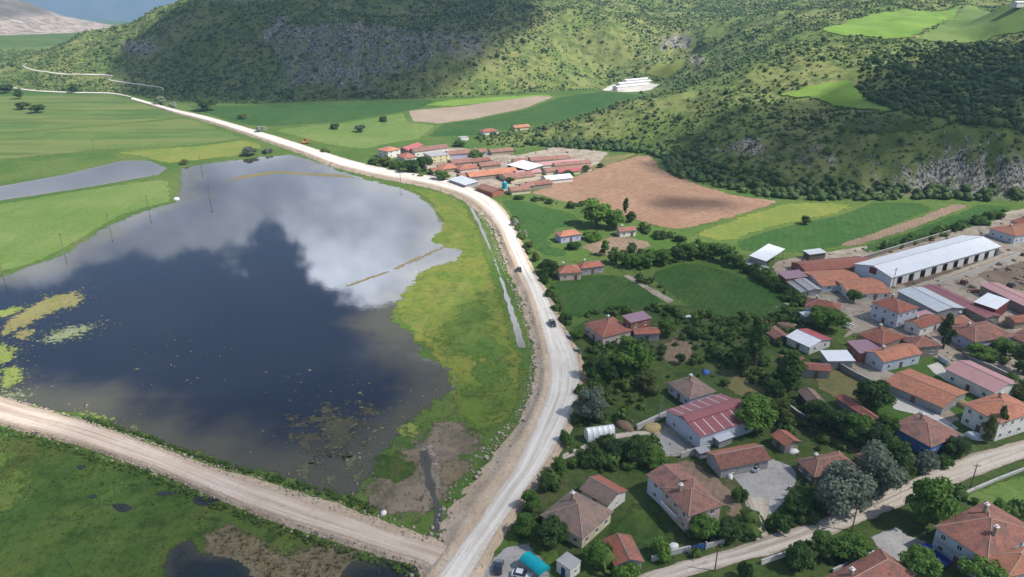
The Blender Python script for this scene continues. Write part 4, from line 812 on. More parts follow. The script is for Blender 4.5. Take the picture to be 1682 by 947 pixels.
def add_openings(root, sides, M, cen, rz, h, floors, dens=3.2, wsz=(1.1, 1.25), door=True, dmat=None, skip=()):
    Rz = Matrix.Rotation(rz, 4, 'Z'); did = False
    for k, ((x0, y0), (x1, y1)) in sides.items():
        if k in skip: continue
        d = Vector((x1 - x0, y1 - y0, 0)); L_ = d.length; n = Vector((d.y, -d.x, 0)).normalized(); nw = (Rz @ M).to_3x3() @ n; mid = Vector((*cen, 0)) + Rz @ (M @ Vector(((x0 + x1) / 2, (y0 + y1) / 2, 0)))
        tocam = Vector((0, 0, H)) - mid; tocam.z = 0
        if nw.dot(tocam.normalized()) < 0.05: continue
        num = max(1, int(L_ / dens)); dk = None
        if door and not did and nw.dot(tocam.normalized()) > 0.3: dk = num // 2; did = True
        a_ = math.atan2(-n.x, n.y)                      # local +y of the piece points outwards
        for fl in range(floors):
            zb = 0.95 + fl * (h / floors)
            for i in range(num):
                p = Vector((x0, y0, 0)) + d * ((i + 0.5) / num); q = M @ p
                ang = a_ + M.to_euler().z
                if dk == i and fl == 0:
                    dm, hm = door_mesh(1.0 if L_ > 5 else 0.9, 2.05, dmat or DOORB); o = link('door', dm, root, (q.x, q.y, 0.02), ang); link('handle', hm, o)
                    continue
                if zb + wsz[1] > (fl + 1) * h / floors - 0.1: zb2 = fl * h / floors + 0.7
                else: zb2 = zb
                fm, gm = win_mesh(*wsz); o = link('window', fm, root, (q.x, q.y, zb2), ang); link('pane', gm, o)
def add_chimney(root, x, y, z0, z1, mat=None, w=0.7, cap=True):
    c = MB(); c.box((x - w / 2, y - w / 2, z0), (x + w / 2, y + w / 2, z1)); o = c.build('chimney', mat or WALLS['mud'], root)
    if cap: k = MB(); k.box((x - w / 2 - .12, y - w / 2 - .12, z1), (x + w / 2 + .12, y + w / 2 + .12, z1 + .14)); k.box((x - .2, y - .2, z1 + .141), (x + .2, y + .2, z1 + .5)); k.build('chimney_cap', WHITEP, o)
BUILT = []
def house(name, label, cat, L, M, Rr, h, roof='hip', axis='LM', rise=1.8, wall='white', rmat='old', floors=1, over=0.45, chim=0, openings=True, group=None, open_side=None, dmat=None, wing=None, dens=3.2, split=None, wsz=(1.1, 1.25), door=True):
    cen, rz, lx, ly = frame_of(L, M, Rr, h, axis)
    metal = rmat in ('white', 'silver', 'maroon', 'purple', 'pinksheet', 'redsheet', 'concrete') or split is not None
    root = empty(name, (cen[0], cen[1], 0), rz); tag(root, label, cat, group)
    rm = [ROOFS[r_] for r_ in split[0]] + [SOFFIT] if split else ROOFS[rmat]
    ro = add_roof(root, roof, lx, ly, h, rise, rm, metal, split=split[1] if split else None)
    wo_, sides, Mx = add_walls(root, roof, lx, ly, h, rise, WALLS[wall], over, open_side=open_side)
    if open_side:
        X, Y = lx / 2 - over, ly / 2 - over
        for k in open_side:
            (x0, y0), (x1, y1) = sides[k]; n = max(2, int(math.hypot(x1 - x0, y1 - y0) / 4.5))
            for i in range(n + 1):
                t = i / n; pb = MB(); x, y = x0 + (x1 - x0) * t, y0 + (y1 - y0) * t; x -= .12 * (1 if x > 0 else -1); y -= .12 * (1 if y > 0 else -1)
                top = h - 0.15 if roof != 'shed' else h - 0.15 + rise * (y + ly / 2) / ly
                pb.box((x - .09, y - .09, -0.2), (x + .09, y + .09, top)); pb.build('post', STEEL if metal else WOODM, root)
    if openings: add_openings(root, sides, Mx, cen, rz, h, floors, dens, wsz, door, dmat, skip=open_side or ())
    if not chim and name == 'house' and group is None and roof in ('hip', 'gable') and not metal and random.random() < 0.75: chim = 1
    for i in range(chim):
        sx = (-0.22 + 0.45 * i) * lx; sy = 0.14 * ly * (1 if i % 2 == 0 else -1); zr = h + rise * (1 - abs(sy) / (ly / 2)); add_chimney(root, sx, sy, zr - 0.6, h + rise + 0.75)
    BUILT.append((cen, rz, lx, ly))
    return root, cen, rz, lx, ly
def wing(root, cen, rz, L, M, Rr, h, roof, axis, rise, wall, rmat, floors=1, over=0.4, openings=True):
    c2, r2, lx, ly = frame_of(L, M, Rr, h, axis); d = Matrix.Rotation(-rz, 2) @ Vector((c2[0] - cen[0], c2[1] - cen[1])); rel = r2 - rz
    metal = rmat in ('white', 'silver', 'maroon', 'purple', 'pinksheet', 'redsheet', 'concrete')
    add_roof(root, roof, lx, ly, h, rise, ROOFS[rmat], metal, (d.x, d.y), rel); _, sides, Mx = add_walls(root, roof, lx, ly, h, rise, WALLS[wall], over, (d.x, d.y), rel)
    if openings: add_openings(root, sides, Mx, cen, rz, h, floors, door=False)
    BUILT.append((c2, r2, lx, ly))

# ------------------------------------------------------------------ foreground village
house('house', 'square house with grey lichen hip roof above the turquoise awning', 'house', (887, 846), (957, 886), (994, 832), 3.2, 'hip', 'LM', 2.6, 'cream', 'grey', 1)
house('shed', 'white gabled outbuilding with red and grey roof beside lichen roofed house', 'shed', (951, 803), (999, 831), (1035, 807), 3.0, 'gable', 'LM', 1.5, 'white', 'red', 1, dens=5, split=(['grey', 'red'], [0, 1]), wsz=(0.7, 0.8))
r_, c_, z_, _, _ = house('house', 'two storey pinkish stucco house with patched tile roof and balcony', 'house', (1085, 800), (1131, 848), (1183, 824), 5.6, 'hip', 'MR', 2.0, 'pink', 'pinkish', 2, chim=1)
wing(r_, c_, z_, (1061, 779), (1090, 806), (1140, 782), 5.2, 'gable', 'LM', 1.4, 'pale', 'pinkish', 2)
# its balcony
def balcony(root, cen, rz, px0, px1, z, depth=1.2, mat=None):
    a, b = P(*px0, z)[:2], P(*px1, z)[:2]; Ri = Matrix.Rotation(-rz, 2); a = Ri @ Vector(a - cen); b = Ri @ Vector(b - cen)
    d = (b - a); n = Vector((d.y, -d.x)).normalized()
    if n.dot(a) < 0: n = -n
    q = MB(); P3 = lambda v, zz: (v.x, v.y, zz); c, e = b + n * depth, a + n * depth
    for z0, z1 in ((z - .16, z),):
        q.poly([P3(a, z1), P3(b, z1), P3(c, z1), P3(e, z1)]); q.poly([P3(e, z0), P3(c, z0), P3(b, z0), P3(a, z0)])
        for s, t in ((b, c), (c, e), (e, a)): q.poly([P3(s, z0), P3(t, z0), P3(t, z1), P3(s, z1)])
    bo = q.build('balcony', CONC, root)
    rl = MB()
    for s, t in ((a, e), (e, c), (c, b)):
        rl.bar(P3(s, z + .95), P3(t, z + .95), .07); k = max(2, int((t - s).length / .5))
        for i in range(k + 1): u = s + (t - s) * (i / k); rl.bar(P3(u, z), P3(u, z + .95), .05)
    rl.build('railing', mat or WHITEP, bo)
balcony(r_, c_, z_, (1092, 826), (1116, 850), 2.9)
house('shed', 'low brown tin roofed shed between garden trees by the lane', 'shed', (989, 886), (1009, 930), (1054, 912), 2.5, 'gable', 'LM', 1.3, 'grey', 'brown', 1, dens=5, split=(['brown', 'old'], [0, 1]), wsz=(0.7, 0.7))
house('hut', 'small white flat roofed hut next to the turquoise awning', 'hut', (913, 920), (937, 936), (951, 918), 3.0, 'flat', 'LM', 0.0, 'white', 'concrete', 1, over=0.12, dens=2.6, wsz=(0.8, 0.9), dmat=mat_plain('door_blue', (0.03, 0.06, 0.22)))
# striped barn
rb_, cb_, zb_, lx_, ly_ = house('barn', 'maroon barn with raised ridge and pale skylight strips', 'barn', (1093, 673), (1151, 718), (1217, 668), 4.2, 'gable', 'MR', 1.6, 'pale', 'maroon', 1, openings=True, dens=6, over=0.3)
up = MB(); X = lx_ / 2 + 0.1
for s in (1, -1): up.poly([(-X, s * 1.9, 5.55), (X, s * 1.9, 5.55), (X, 0, 6.35), (-X, 0, 6.35)][::s], [(0, 0), (lx_, 0), (lx_, 2), (0, 2)][::s])
for x in (-X, X): up.poly([(x, -1.9, 5.55), (x, 1.9, 5.55), (x, 0, 6.35)], [(0, 0), (1, 0), (1, 1)])
for s in (1, -1): up.poly([(-X, s * 1.75, 5.0), (X, s * 1.75, 5.0), (X, s * 1.75, 5.6), (-X, s * 1.75, 5.6)], [(0, 0), (lx_, 0), (lx_, 1), (0, 1)])
up.build('ridge_monitor', ROOFS['maroon'], rb_)
SKY_L = mat_plain('skylight_sheet', (0.55, 0.42, 0.43), 0.4)
sl_ = math.atan2(1.6, ly_ / 2)
for i in range(6):
    for s in (-1, 1):
        x = -lx_ / 2 + lx_ * (i + 0.6) / 6.3; y0, y1 = s * (ly_ / 2 - 0.15), s * 2.1; zf = lambda y: 4.2 + 1.6 * (1 - abs(y) / (ly_ / 2)) + 0.05
        k = MB(); k.poly([(x - .2, y0, zf(y0)), (x + .2, y0, zf(y0)), (x + .2, y1, zf(y1)), (x - .2, y1, zf(y1))][::-s]); k.poly([(x - .3, y0, zf(y0) - .06), (x + .3, y0, zf(y0) - .06), (x + .3, y0, zf(y0)), (x - .3, y0, zf(y0))]); k.build('skylight', SKY_L, rb_)
house('house', 'weathered hip roofed house tucked behind the striped barn', 'house', (1095, 628), (1133, 656), (1169, 637), 3.2, 'hip', 'LM', 1.8, 'pale', 'grey', 1, split=None)
house('shed', 'long orange tiled shed beside the gravel forecourt', 'shed', (1158, 742), (1184, 771), (1254, 742), 3.0, 'gable', 'MR', 1.7, 'grey', 'orange', 1, dens=5, split=(['orange', 'old'], [1, 0]), wsz=(0.8, 0.8))
house('shed', 'small red tiled shed above the forecourt', 'shed', (1265, 714), (1290, 733), (1313, 722), 2.7, 'gable', 'LM', 1.1, 'stone', 'red', 1, dens=4, wsz=(0.7, 0.7))
house('house', 'tumbledown house with faded sagging roof behind the willows', 'house', (1306, 754), (1338, 784), (1398, 756), 3.0, 'hip', 'MR', 1.9, 'dark', 'pinkish', 1)
house('house', 'house with only its reddish roof peak showing over the willows', 'house', (1402, 746), (1438, 772), (1474, 752), 3.0, 'hip', 'LM', 2.0, 'mud', 'old', 1)
house('house', 'bright blue house with weathered hip roof', 'house', (1461, 697), (1530, 735), (1578, 711), 3.9, 'hip', 'LM', 2.0, 'blue', 'pinkish', 1, chim=1)
house('shed', 'very long low orange tiled shed in the walled farmyard', 'shed', (1452, 628), (1550, 670), (1602, 648), 2.7, 'gable', 'LM', 1.2, 'grey', 'orange', 1, dens=9, wsz=(0.8, 0.6))
house('house', 'tall white house with orange hip roof at the frame edge', 'house', (1582, 662), (1643, 695), (1704, 672), 6.2, 'hip', 'LM', 2.0, 'white', 'orange', 2)
house('house', 'house with broad maroon roof behind the pale concrete yard', 'house', (1551, 605), (1634, 645), (1660, 622), 3.8, 'gable', 'LM', 1.5, 'white', 'pinksheet', 1, dens=5)
house('house', 'pale gabled house with clean orange roof in the village centre', 'house', (1420, 577), (1452, 595), (1510, 577), 3.8, 'gable', 'MR', 1.6, 'pale', 'orange', 1, dens=4)
house('shed', 'square shed with purple sheet roof touching the orange gable', 'shed', (1390, 563), (1412, 580), (1446, 567), 3.6, 'shed', 'MR', 0.8, 'brick', 'purple', 1, dens=5)
house('house', 'brown hip roofed house behind the purple sheet roof', 'house', (1407, 548), (1450, 567), (1487, 551), 4.6, 'hip', 'LM', 1.8, 'mud', 'brown', 1)
house('house', 'low brown roofed house right of the purple sheet roof', 'house', (1477, 554), (1502, 571), (1532, 557), 4.0, 'hip', 'LM', 1.6, 'stone', 'old', 1)
house('house', 'tall pale blue house with dark brown hip roof', 'house', (1431, 496), (1477, 515), (1519, 508), 6.2, 'hip', 'LM', 2.0, 'pale', 'brown', 2, chim=1)
house('house', 'house with reddish hip roof behind the large round tree', 'house', (1322, 502), (1380, 512), (1402, 502), 4.6, 'hip', 'LM', 1.8, 'pale', 'red', 1)
house('shed', 'shed roofed half white sheet and half red sheet', 'shed', (1290, 552), (1331, 571), (1364, 555), 2.9, 'gable', 'LM', 1.2, 'white', 'white', 1, dens=5, split=(['white', 'redsheet'], [0, 1]))
house('shed', 'red tiled shed end joined to the white sheet roof', 'shed', (1313, 593), (1318, 606), (1359, 593), 2.9, 'gable', 'MR', 0.8, 'grey', 'red', 1, dens=6, wsz=(0.7, 0.6))
house('shed', 'white sheet roofed shed on the long grey garden wall', 'shed', (1346, 577), (1360, 593), (1395, 581), 3.0, 'shed', 'MR', 0.5, 'grey', 'white', 1, dens=6, wsz=(0.7, 0.6))
house('house', 'brown roofed outhouse below the tall pale blue house', 'house', (1484, 527), (1513, 539), (1548, 526), 3.3, 'gable', 'MR', 1.3, 'white', 'brown', 1, dens=4)
house('house', 'orange roofed annex beside the maroon sheet roofs', 'house', (1543, 518), (1562, 532), (1592, 523), 3.6, 'hip', 'LM', 1.4, 'mud', 'orange', 1)
house('house', 'broad lavender walled house with reddish brown roof', 'house', (1553, 536), (1602, 562), (1666, 549), 4.2, 'hip', 'MR', 2.0, 'lav', 'old', 1, chim=1)
house('house', 'brown roofed house at the right frame edge behind the garden trees', 'house', (1655, 552), (1700, 568), (1760, 552), 3.6, 'hip', 'MR', 1.6, 'mud', 'old', 1)
house('shed', 'long galvanised sheet roofed shed before the great barn', 'shed', (1473, 477), (1540, 512), (1571, 498), 3.8, 'gable', 'LM', 1.0, 'grey', 'silver', 1, dens=7)
house('shed', 'long maroon sheet roofed shed beside the galvanised one', 'shed', (1514, 470), (1620, 522), (1637, 514), 3.6, 'gable', 'LM', 0.6, 'stone', 'maroon', 1, dens=8)
house('shed', 'dark red walled store with white flat roof', 'store', (1599, 497), (1637, 508), (1684, 499), 5.0, 'shed', 'MR', 0.4, 'maroon', 'white', 1, openings=False, over=0.25)
house('shed', 'pink sheet roofed shed running out of the frame', 'shed', (1608, 467), (1690, 506), (1712, 497), 3.6, 'gable', 'LM', 0.6, 'stone', 'pinksheet', 1, openings=False)
house('shed', 'white sheet roofed open cattle shed by the wheat strip', 'shed', (1230, 422), (1259, 429), (1314, 414), 4.6, 'shed', 'MR', 0.7, 'grey', 'white', 1, openings=False, open_side=['-y', 'x'])
house('shed', 'long red tiled shed behind the white open cattle shed', 'shed', (1298, 430), (1324, 446), (1411, 421), 2.6, 'gable', 'MR', 1.4, 'brick', 'red', 1, dens=6)
house('shed', 'wide orange tiled shed in the middle of the tile cluster', 'shed', (1316, 446), (1350, 470), (1402, 452), 2.7, 'gable', 'MR', 1.4, 'pale', 'orange', 1, dens=5)
house('house', 'orange tiled house at the lane corner of the tile cluster', 'house', (1364, 457), (1396, 483), (1449, 468), 2.7, 'gable', 'MR', 1.3, 'white', 'orange', 1, dens=4)
house('shed', 'small purple sheet roofed shed by the hedge', 'shed', (1276, 449), (1291, 458), (1318, 448), 3.4, 'shed', 'MR', 0.7, 'brick', 'purple', 1, openings=False)
house('shed', 'grey vaulted asbestos roofed shed beside the purple one', 'shed', (1302, 458), (1328, 477), (1346, 472), 2.6, 'gable', 'LM', 0.6, 'grey', 'concrete', 1, openings=False)
house('shed', 'low grey sheet roofed lean-to against the hedge', 'shed', (1290, 461), (1316, 480), (1327, 477), 2.0, 'gable', 'LM', 0.4, 'grey', 'concrete', 1, openings=False)
house('house', 'orange roofed long building at the upper frame edge', 'house', (1624, 374), (1668, 388), (1720, 372), 4.0, 'hip', 'MR', 1.6, 'pale', 'orange', 1)
house('house', 'pink roofed building peeking out at the upper right', 'house', (1658, 362), (1690, 370), (1730, 360), 4.0, 'hip', 'MR', 1.5, 'pink', 'red', 1)
house('house', 'orange roofed cottage beside the great green tree', 'house', (910, 382), (921, 389), (952, 381), 3.3, 'hip', 'MR', 1.6, 'lav', 'orange', 1)
house('house', 'pink walled farmhouse with red hip roof above the dark plot', 'house', (912, 437), (919, 449), (955, 444), 3.4, 'hip', 'MR', 1.8, 'pink', 'red', 1)
house('house', 'red roofed annex behind the pink farmhouse', 'house', (946, 433), (955, 441), (990, 433), 3.3, 'hip', 'MR', 1.5, 'grey', 'red', 1)
house('house', 'little white house under the great tree', 'house', (1011, 374), (1018, 380), (1041, 373), 3.0, 'gable', 'MR', 1.0, 'white', 'old', 1)
house('house', 'reddish hip roofed house by the main road trees', 'house', (959, 531), (990, 554), (1039, 542), 3.9, 'hip', 'LM', 2.0, 'pink', 'red', 1, chim=0)
house('house', 'brick upper floor under a flat purple sheet roof', 'house', (1021, 520), (1036, 530), (1080, 527), 6.6, 'shed', 'MR', 0.5, 'brick', 'purple', 2, over=0.5)
house('shed', 'low tiled annex before the purple sheet roof', 'shed', (1036, 538), (1042, 549), (1083, 543), 3.0, 'gable', 'MR', 0.9, 'grey', 'red', 1, dens=5)
house('shed', 'dark brown collapsed looking shed in the dry grass plot', 'shed', (1309, 641), (1328, 662), (1347, 650), 2.6, 'gable', 'LM', 1.2, 'dark', 'grey', 1, openings=False)
house('shed', 'narrow orange tiled lean-to behind the hedge trees', 'shed', (1371, 651), (1431, 692), (1444, 684), 2.4, 'gable', 'LM', 0.7, 'grey', 'red', 1, openings=False)
r_, c_, z_, _, _ = house('house', 'large two storey house with pale hip ridges at the bottom right', 'house', (1534, 864), (1622, 922), (1720, 880), 6.0, 'hip', 'LM', 3.0, 'pale', 'old', 2, chim=2)
wing(r_, c_, z_, (1612, 910), (1655, 948), (1720, 918), 5.6, 'hip', 'LM', 1.8, 'pale', 'orange', 2)
balcony(r_, c_, z_, (1541, 882), (1580, 908), 3.0)
house('house', 'red tiled roof cut by the bottom frame edge', 'house', (1346, 952), (1405, 1000), (1482, 926), 3.6, 'hip', 'MR', 2.2, 'cream', 'old', 1, chim=1)
# great white barn
rB, cB, zB, lB, wB = house('barn', 'great white roofed cattle barn with dark openings along its side', 'barn', (1402, 433), (1465, 456), (1637, 402), 4.4, 'gable', 'MR', 2.2, 'pale', 'white', 1, openings=False, over=0.5, open_side=['-y'])
# which long side faces the camera
sgn = -1
for i in range(10):
    x0 = -lB / 2 + 0.5 + (lB - 1) * i / 10; k = MB(); k.box((x0, sgn * (wB / 2 - 0.5), -0.2), (x0 + (lB - 1) / 10 * 0.55, sgn * (wB / 2 - 0.72), 4.2)); k.build('wall_pier', WALLS['white'], rB)
k = MB(); k.box((-lB / 2 + .55, sgn * (wB / 2 - 0.53), 3.3), (lB / 2 - .55, sgn * (wB / 2 - 0.69), 4.2)); k.build('lintel', WALLS['white'], rB)
for x in (-lB / 2 + .51, lB / 2 - .51): k = MB(); k.box((x - .05, -1.6, 3.0), (x + .05, 1.6, 5.6)); k.build('gable_shutter', WALLS['maroon'], rB)
# ------------------------------------------------------------------ far hamlet
FH = 'houses of the far hamlet'
def fh(label, L, M, Rr, h, roof, axis, rise, wall, rmat, **k): k.setdefault('openings', h > 4.0); house('house', label, 'house', L, M, Rr, max(2.4, h - 0.7), roof, axis, rise + 0.2, wall, rmat, k.pop('floors', 1), group=FH, dens=4, **k)
fh('leftmost white house of the hamlet with orange hip roof', (618, 245), (637, 249), (653, 243), 5.6, 'hip', 'LM', 1.8, 'white', 'orange', floors=2)
fh('dark red roofed building right of the leftmost hamlet house', (652, 245), (671, 247), (688, 237), 4.6, 'gable', 'MR', 1.4, 'stone', 'redsheet')
fh('long pink roofed building at the back of the hamlet', (672, 245), (681, 249), (716, 233), 4.6, 'gable', 'MR', 1.5, 'white', 'pinkish')
fh('pink hip roofed hamlet house behind roadside trees', (651, 254), (664, 260), (684, 256), 4.2, 'hip', 'LM', 1.6, 'white', 'red')
fh('yellow flat roofed hamlet house', (696, 251), (709, 257), (729, 249), 5.0, 'flat', 'LM', 0.0, 'yellow', 'concrete', floors=2, over=0.15)
fh('long faded roofed building behind the hamlet shrubs', (729, 250), (734, 254), (789, 241), 3.8, 'gable', 'MR', 1.5, 'lav', 'pinkish')
fh('orange roofed hamlet house before the long faded roof', (733, 263), (744, 269), (770, 262), 3.4, 'gable', 'MR', 1.4, 'mud', 'pinkish')
fh('red roofed hamlet house behind the dark roadside trees', (716, 271), (727, 278), (749, 272), 3.2, 'hip', 'LM', 1.5, 'mud', 'orange')
fh('rusty roofed hamlet house in the middle of the cluster', (743, 273), (756, 279), (780, 271), 3.0, 'hip', 'MR', 1.5, 'pink', 'red')
fh('long orange roofed row in the hamlet centre', (760, 284), (772, 291), (833, 272), 3.2, 'gable', 'MR', 1.6, 'stone', 'orange')
fh('silver sheet roofed shed by the main road', (736, 294), (764, 304), (780, 297), 3.4, 'shed', 'LM', 0.5, 'grey', 'silver')
fh('brick red walled house with faded roof on the road bend', (781, 307), (809, 316), (825, 310), 3.8, 'gable', 'LM', 1.2, 'brick', 'pinkish')
fh('white roofed shed with open black side', (832, 270), (867, 279), (881, 270), 4.8, 'shed', 'LM', 0.6, 'dark', 'white', openings=False, open_side=['-y'])
fh('long pink roof at the hill foot behind the hamlet', (866, 259), (872, 264), (920, 248), 3.4, 'gable', 'MR', 1.4, 'pink', 'pinkish')
fh('long white sheet roof at the hill foot', (860, 269), (869, 274), (928, 253), 3.2, 'gable', 'MR', 1.2, 'white', 'white', split=(['pinksheet', 'white'], [0, 1]))
fh('long low roof beside the tan field', (888, 277), (897, 282), (948, 262), 3.0, 'gable', 'MR', 1.2, 'cream', 'pinkish')
fh('pink roofed house below the black sided shed', (818, 286), (834, 294), (872, 284), 3.0, 'gable', 'MR', 1.2, 'cream', 'pinkish')
fh('white roofed cottage at the ploughed field edge', (887, 289), (899, 296), (928, 284), 3.0, 'gable', 'MR', 1.3, 'white', 'white')
fh('brown shed at the ploughed field corner', (860, 299), (872, 305), (902, 297), 2.8, 'gable', 'MR', 1.1, 'stone', 'old')
fh('pink roofed house beside the turquoise tank', (832, 308), (840, 314), (866, 306), 3.0, 'gable', 'MR', 1.2, 'cream', 'pinkish')
fh('red roofed house alone at the meadow edge', (786, 214), (794, 217), (811, 211), 3.4, 'hip', 'MR', 1.4, 'white', 'red')
fh('small white hut in the meadow above the hamlet', (752, 224), (757, 226), (766, 223), 3.0, 'flat', 'LM', 0.0, 'white', 'concrete', over=0.1)
fh('pale roofed shed highest on the meadow slope', (838, 207), (846, 210), (862, 204), 3.0, 'gable', 'MR', 1.2, 'cream', 'orange')
fh('small orange roof squeezed behind the silver shed', (748, 286), (757, 291), (772, 285), 3.0, 'gable', 'MR', 1.2, 'mud', 'pinkish')
fh('little rusty roof between hamlet trees and red roofs', (703, 277), (711, 282), (727, 278), 3.0, 'gable', 'MR', 1.2, 'stone', 'old')
fh('faded roof behind the long orange row', (782, 268), (790, 273), (816, 265), 3.0, 'gable', 'MR', 1.2, 'mud', 'pinkish')
fh('brown roof at the back of the hamlet centre', (768, 262), (776, 266), (800, 259), 3.0, 'gable', 'MR', 1.2, 'mud', 'old')
fh('pink roof joining the hill foot rows', (838, 262), (846, 266), (872, 257), 3.0, 'gable', 'MR', 1.2, 'cream', 'pinkish')
fh('low pale roof under the black sided shed', (842, 281), (850, 286), (884, 278), 2.8, 'gable', 'MR', 1.0, 'cream', 'pinksheet')
fh('red sheet roof beside the field trees', (912, 279), (919, 283), (944, 274), 3.0, 'gable', 'MR', 1.0, 'cream', 'redsheet')
fh('small tiled roof right of the brick walled house', (850, 303), (857, 307), (876, 302), 2.8, 'gable', 'MR', 1.0, 'stone', 'pinkish')
fh('faded roof right behind the meadow edge house', (800, 246), (807, 250), (838, 243), 3.0, 'gable', 'MR', 1.0, 'mud', 'pinkish')
fh('narrow roof between white and pink hill foot rows', (905, 268), (912, 272), (955, 258), 2.8, 'gable', 'MR', 1.0, 'cream', 'pinkish')
house('shed', 'low brown roofed barn behind the half red shed', 'shed', (1252, 541), (1272, 556), (1290, 546), 2.4, 'gable', 'LM', 0.9, 'dark', 'old', 1, openings=False)
house('shed', 'rusty lean-to below the half white shed', 'shed', (1281, 584), (1300, 596), (1318, 588), 2.2, 'shed', 'LM', 0.6, 'stone', 'old', 1, openings=False)
house('shed', 'pale blue sheet roofed store by the hedge bend', 'shed', (1312, 512), (1322, 520), (1340, 515), 2.5, 'shed', 'LM', 0.4, 'grey', 'silver', 1, openings=False)
house('shed', 'grey sheet roofed pen beside the white open cattle shed', 'shed', (1217, 428), (1248, 444), (1262, 438), 2.2, 'gable', 'LM', 0.5, 'grey', 'concrete', 1, openings=False)
house('shed', 'blue sheet covered rack behind the tile cluster', 'shed', (1318, 412), (1330, 418), (1352, 411), 3.0, 'shed', 'MR', 0.4, 'dark', 'silver', 1, openings=False)
house('shed', 'small reddish outhouse between the tall pale blue house and galvanised shed', 'shed', (1500, 513), (1515, 521), (1532, 516), 3.0, 'shed', 'LM', 0.5, 'mud', 'pinksheet', 1, openings=False)
house('shed', 'tiny tiled outhouse at the low brown roofed house', 'shed', (1512, 562), (1524, 571), (1538, 565), 2.4, 'gable', 'LM', 0.8, 'stone', 'red', 1, openings=False)
house('shed', 'orange roofed byre by the right frame edge yard', 'shed', (1648, 520), (1668, 530), (1700, 522), 2.8, 'gable', 'MR', 1.0, 'mud', 'brown', 1, openings=False)
house('shed', 'low shed with grey roof left of the lichen roofed house trees', 'shed', (1140, 735), (1150, 745), (1166, 739), 2.3, 'flat', 'LM', 0.0, 'grey', 'concrete', 1, openings=False)
house('shed', 'lean-to with dark opening below the striped barn eave', 'shed', (1168, 716), (1182, 726), (1204, 714), 2.4, 'shed', 'MR', 0.4, 'grey', 'silver', 1, openings=False)
def hill_shed(label, c, lx, ly, h, rz, wall, rmat, rise=1.0):
    q = G(*c); root = empty('shed', q, rz); tag(root, label, 'shed'); add_roof(root, 'gable', lx, ly, h, rise, ROOFS[rmat], True); add_walls(root, 'gable', lx, ly, h, rise, WALLS[wall], 0.3)
for lb, c, lx, ly in [('front white poultry shed in the side valley', (1036, 145), 46, 9), ('middle white poultry shed in the side valley', (1042, 139), 50, 9), ('rear white poultry shed in the side valley', (1050, 134), 46, 9)]:
    hill_shed(lb, c, lx, ly, 3.4, 0.55, 'white', 'white')
hill_shed('tiny white hut alone on the western ridge', (201, 37), 12, 6, 4, 0.1, 'white', 'white')
hill_shed('white farm shed by the high green field', (1676, 11), 16, 8, 4, 0.2, 'white', 'white')
# ------------------------------------------------------------------ foliage
def mat_leaf(name, c1, c2, c3, use_tone=False, trans=0.34):
    m = NT(name); g = m.n('ShaderNodeNewGeometry').outputs['Random Per Island']; co = m.coord(); n = m.noise(0.55 if not use_tone else 0.02, 3, 0.6, co)
    r = m.attr('tone') if use_tone else m.n('ShaderNodeObjectInfo').outputs['Random']
    c1, c2, c3 = [tuple(x * 1.3 for x in c) for c in (c1, c2, c3)]
    col = m.mix(m.rng(g, 0, 1), c1, c2); col = m.mix(m.rng(m.math('ADD', m.math('MULTIPLY', r, 0.6), m.math('MULTIPLY', n, 0.5)), 0.25, 0.85, 0, 0.75), col, c3)
    d = m.bsdf(col, 0.75, 0.2); t = m.n('ShaderNodeBsdfTranslucent', {'Color': col}).outputs[0]; x = m.n('ShaderNodeMixShader', {0: trans}); m.t.links.new(d, x.inputs[1]); m.t.links.new(t, x.inputs[2])
    return m.done(x.outputs[0])
LEAF = {'green': mat_leaf('leaves_green', (0.075, 0.150, 0.026), (0.125, 0.210, 0.042), (0.060, 0.115, 0.028)), 'dark': mat_leaf('leaves_dark', (0.045, 0.092, 0.022), (0.080, 0.135, 0.034), (0.036, 0.070, 0.022)), 'willow': mat_leaf('leaves_willow', (0.115, 0.145, 0.10), (0.165, 0.20, 0.145), (0.09, 0.12, 0.085)),
        'olive': mat_leaf('leaves_olive', (0.085, 0.115, 0.030), (0.13, 0.155, 0.045), (0.06, 0.085, 0.025)), 'pale': mat_leaf('leaves_blossom', (0.26, 0.29, 0.20), (0.38, 0.40, 0.33), (0.16, 0.20, 0.10)), 'lime': mat_leaf('leaves_lime', (0.125, 0.22, 0.034), (0.18, 0.275, 0.05), (0.095, 0.18, 0.034))}
SHRUB = mat_leaf('scrub_leaves', (0.090, 0.145, 0.036), (0.135, 0.185, 0.055), (0.045, 0.085, 0.030), True)
BUSHM = mat_leaf('undergrowth_leaves', (0.060, 0.115, 0.024), (0.105, 0.160, 0.038), (0.045, 0.078, 0.022), True)
TUFTM = mat_leaf('grass_blades', (0.075, 0.145, 0.028), (0.125, 0.185, 0.042), (0.06, 0.115, 0.024), True)
REEDM = mat_leaf('reed_stalks', (0.17, 0.14, 0.085), (0.22, 0.18, 0.11), (0.10, 0.085, 0.05), True, 0.1)
BARK = mat_plain('bark', (0.16, 0.125, 0.095), 0.95, 0.05, 0, 0.4, 4); BARKP = mat_plain('pale_bark', (0.36, 0.33, 0.29), 0.9, 0.1, 0, 0.4, 4)
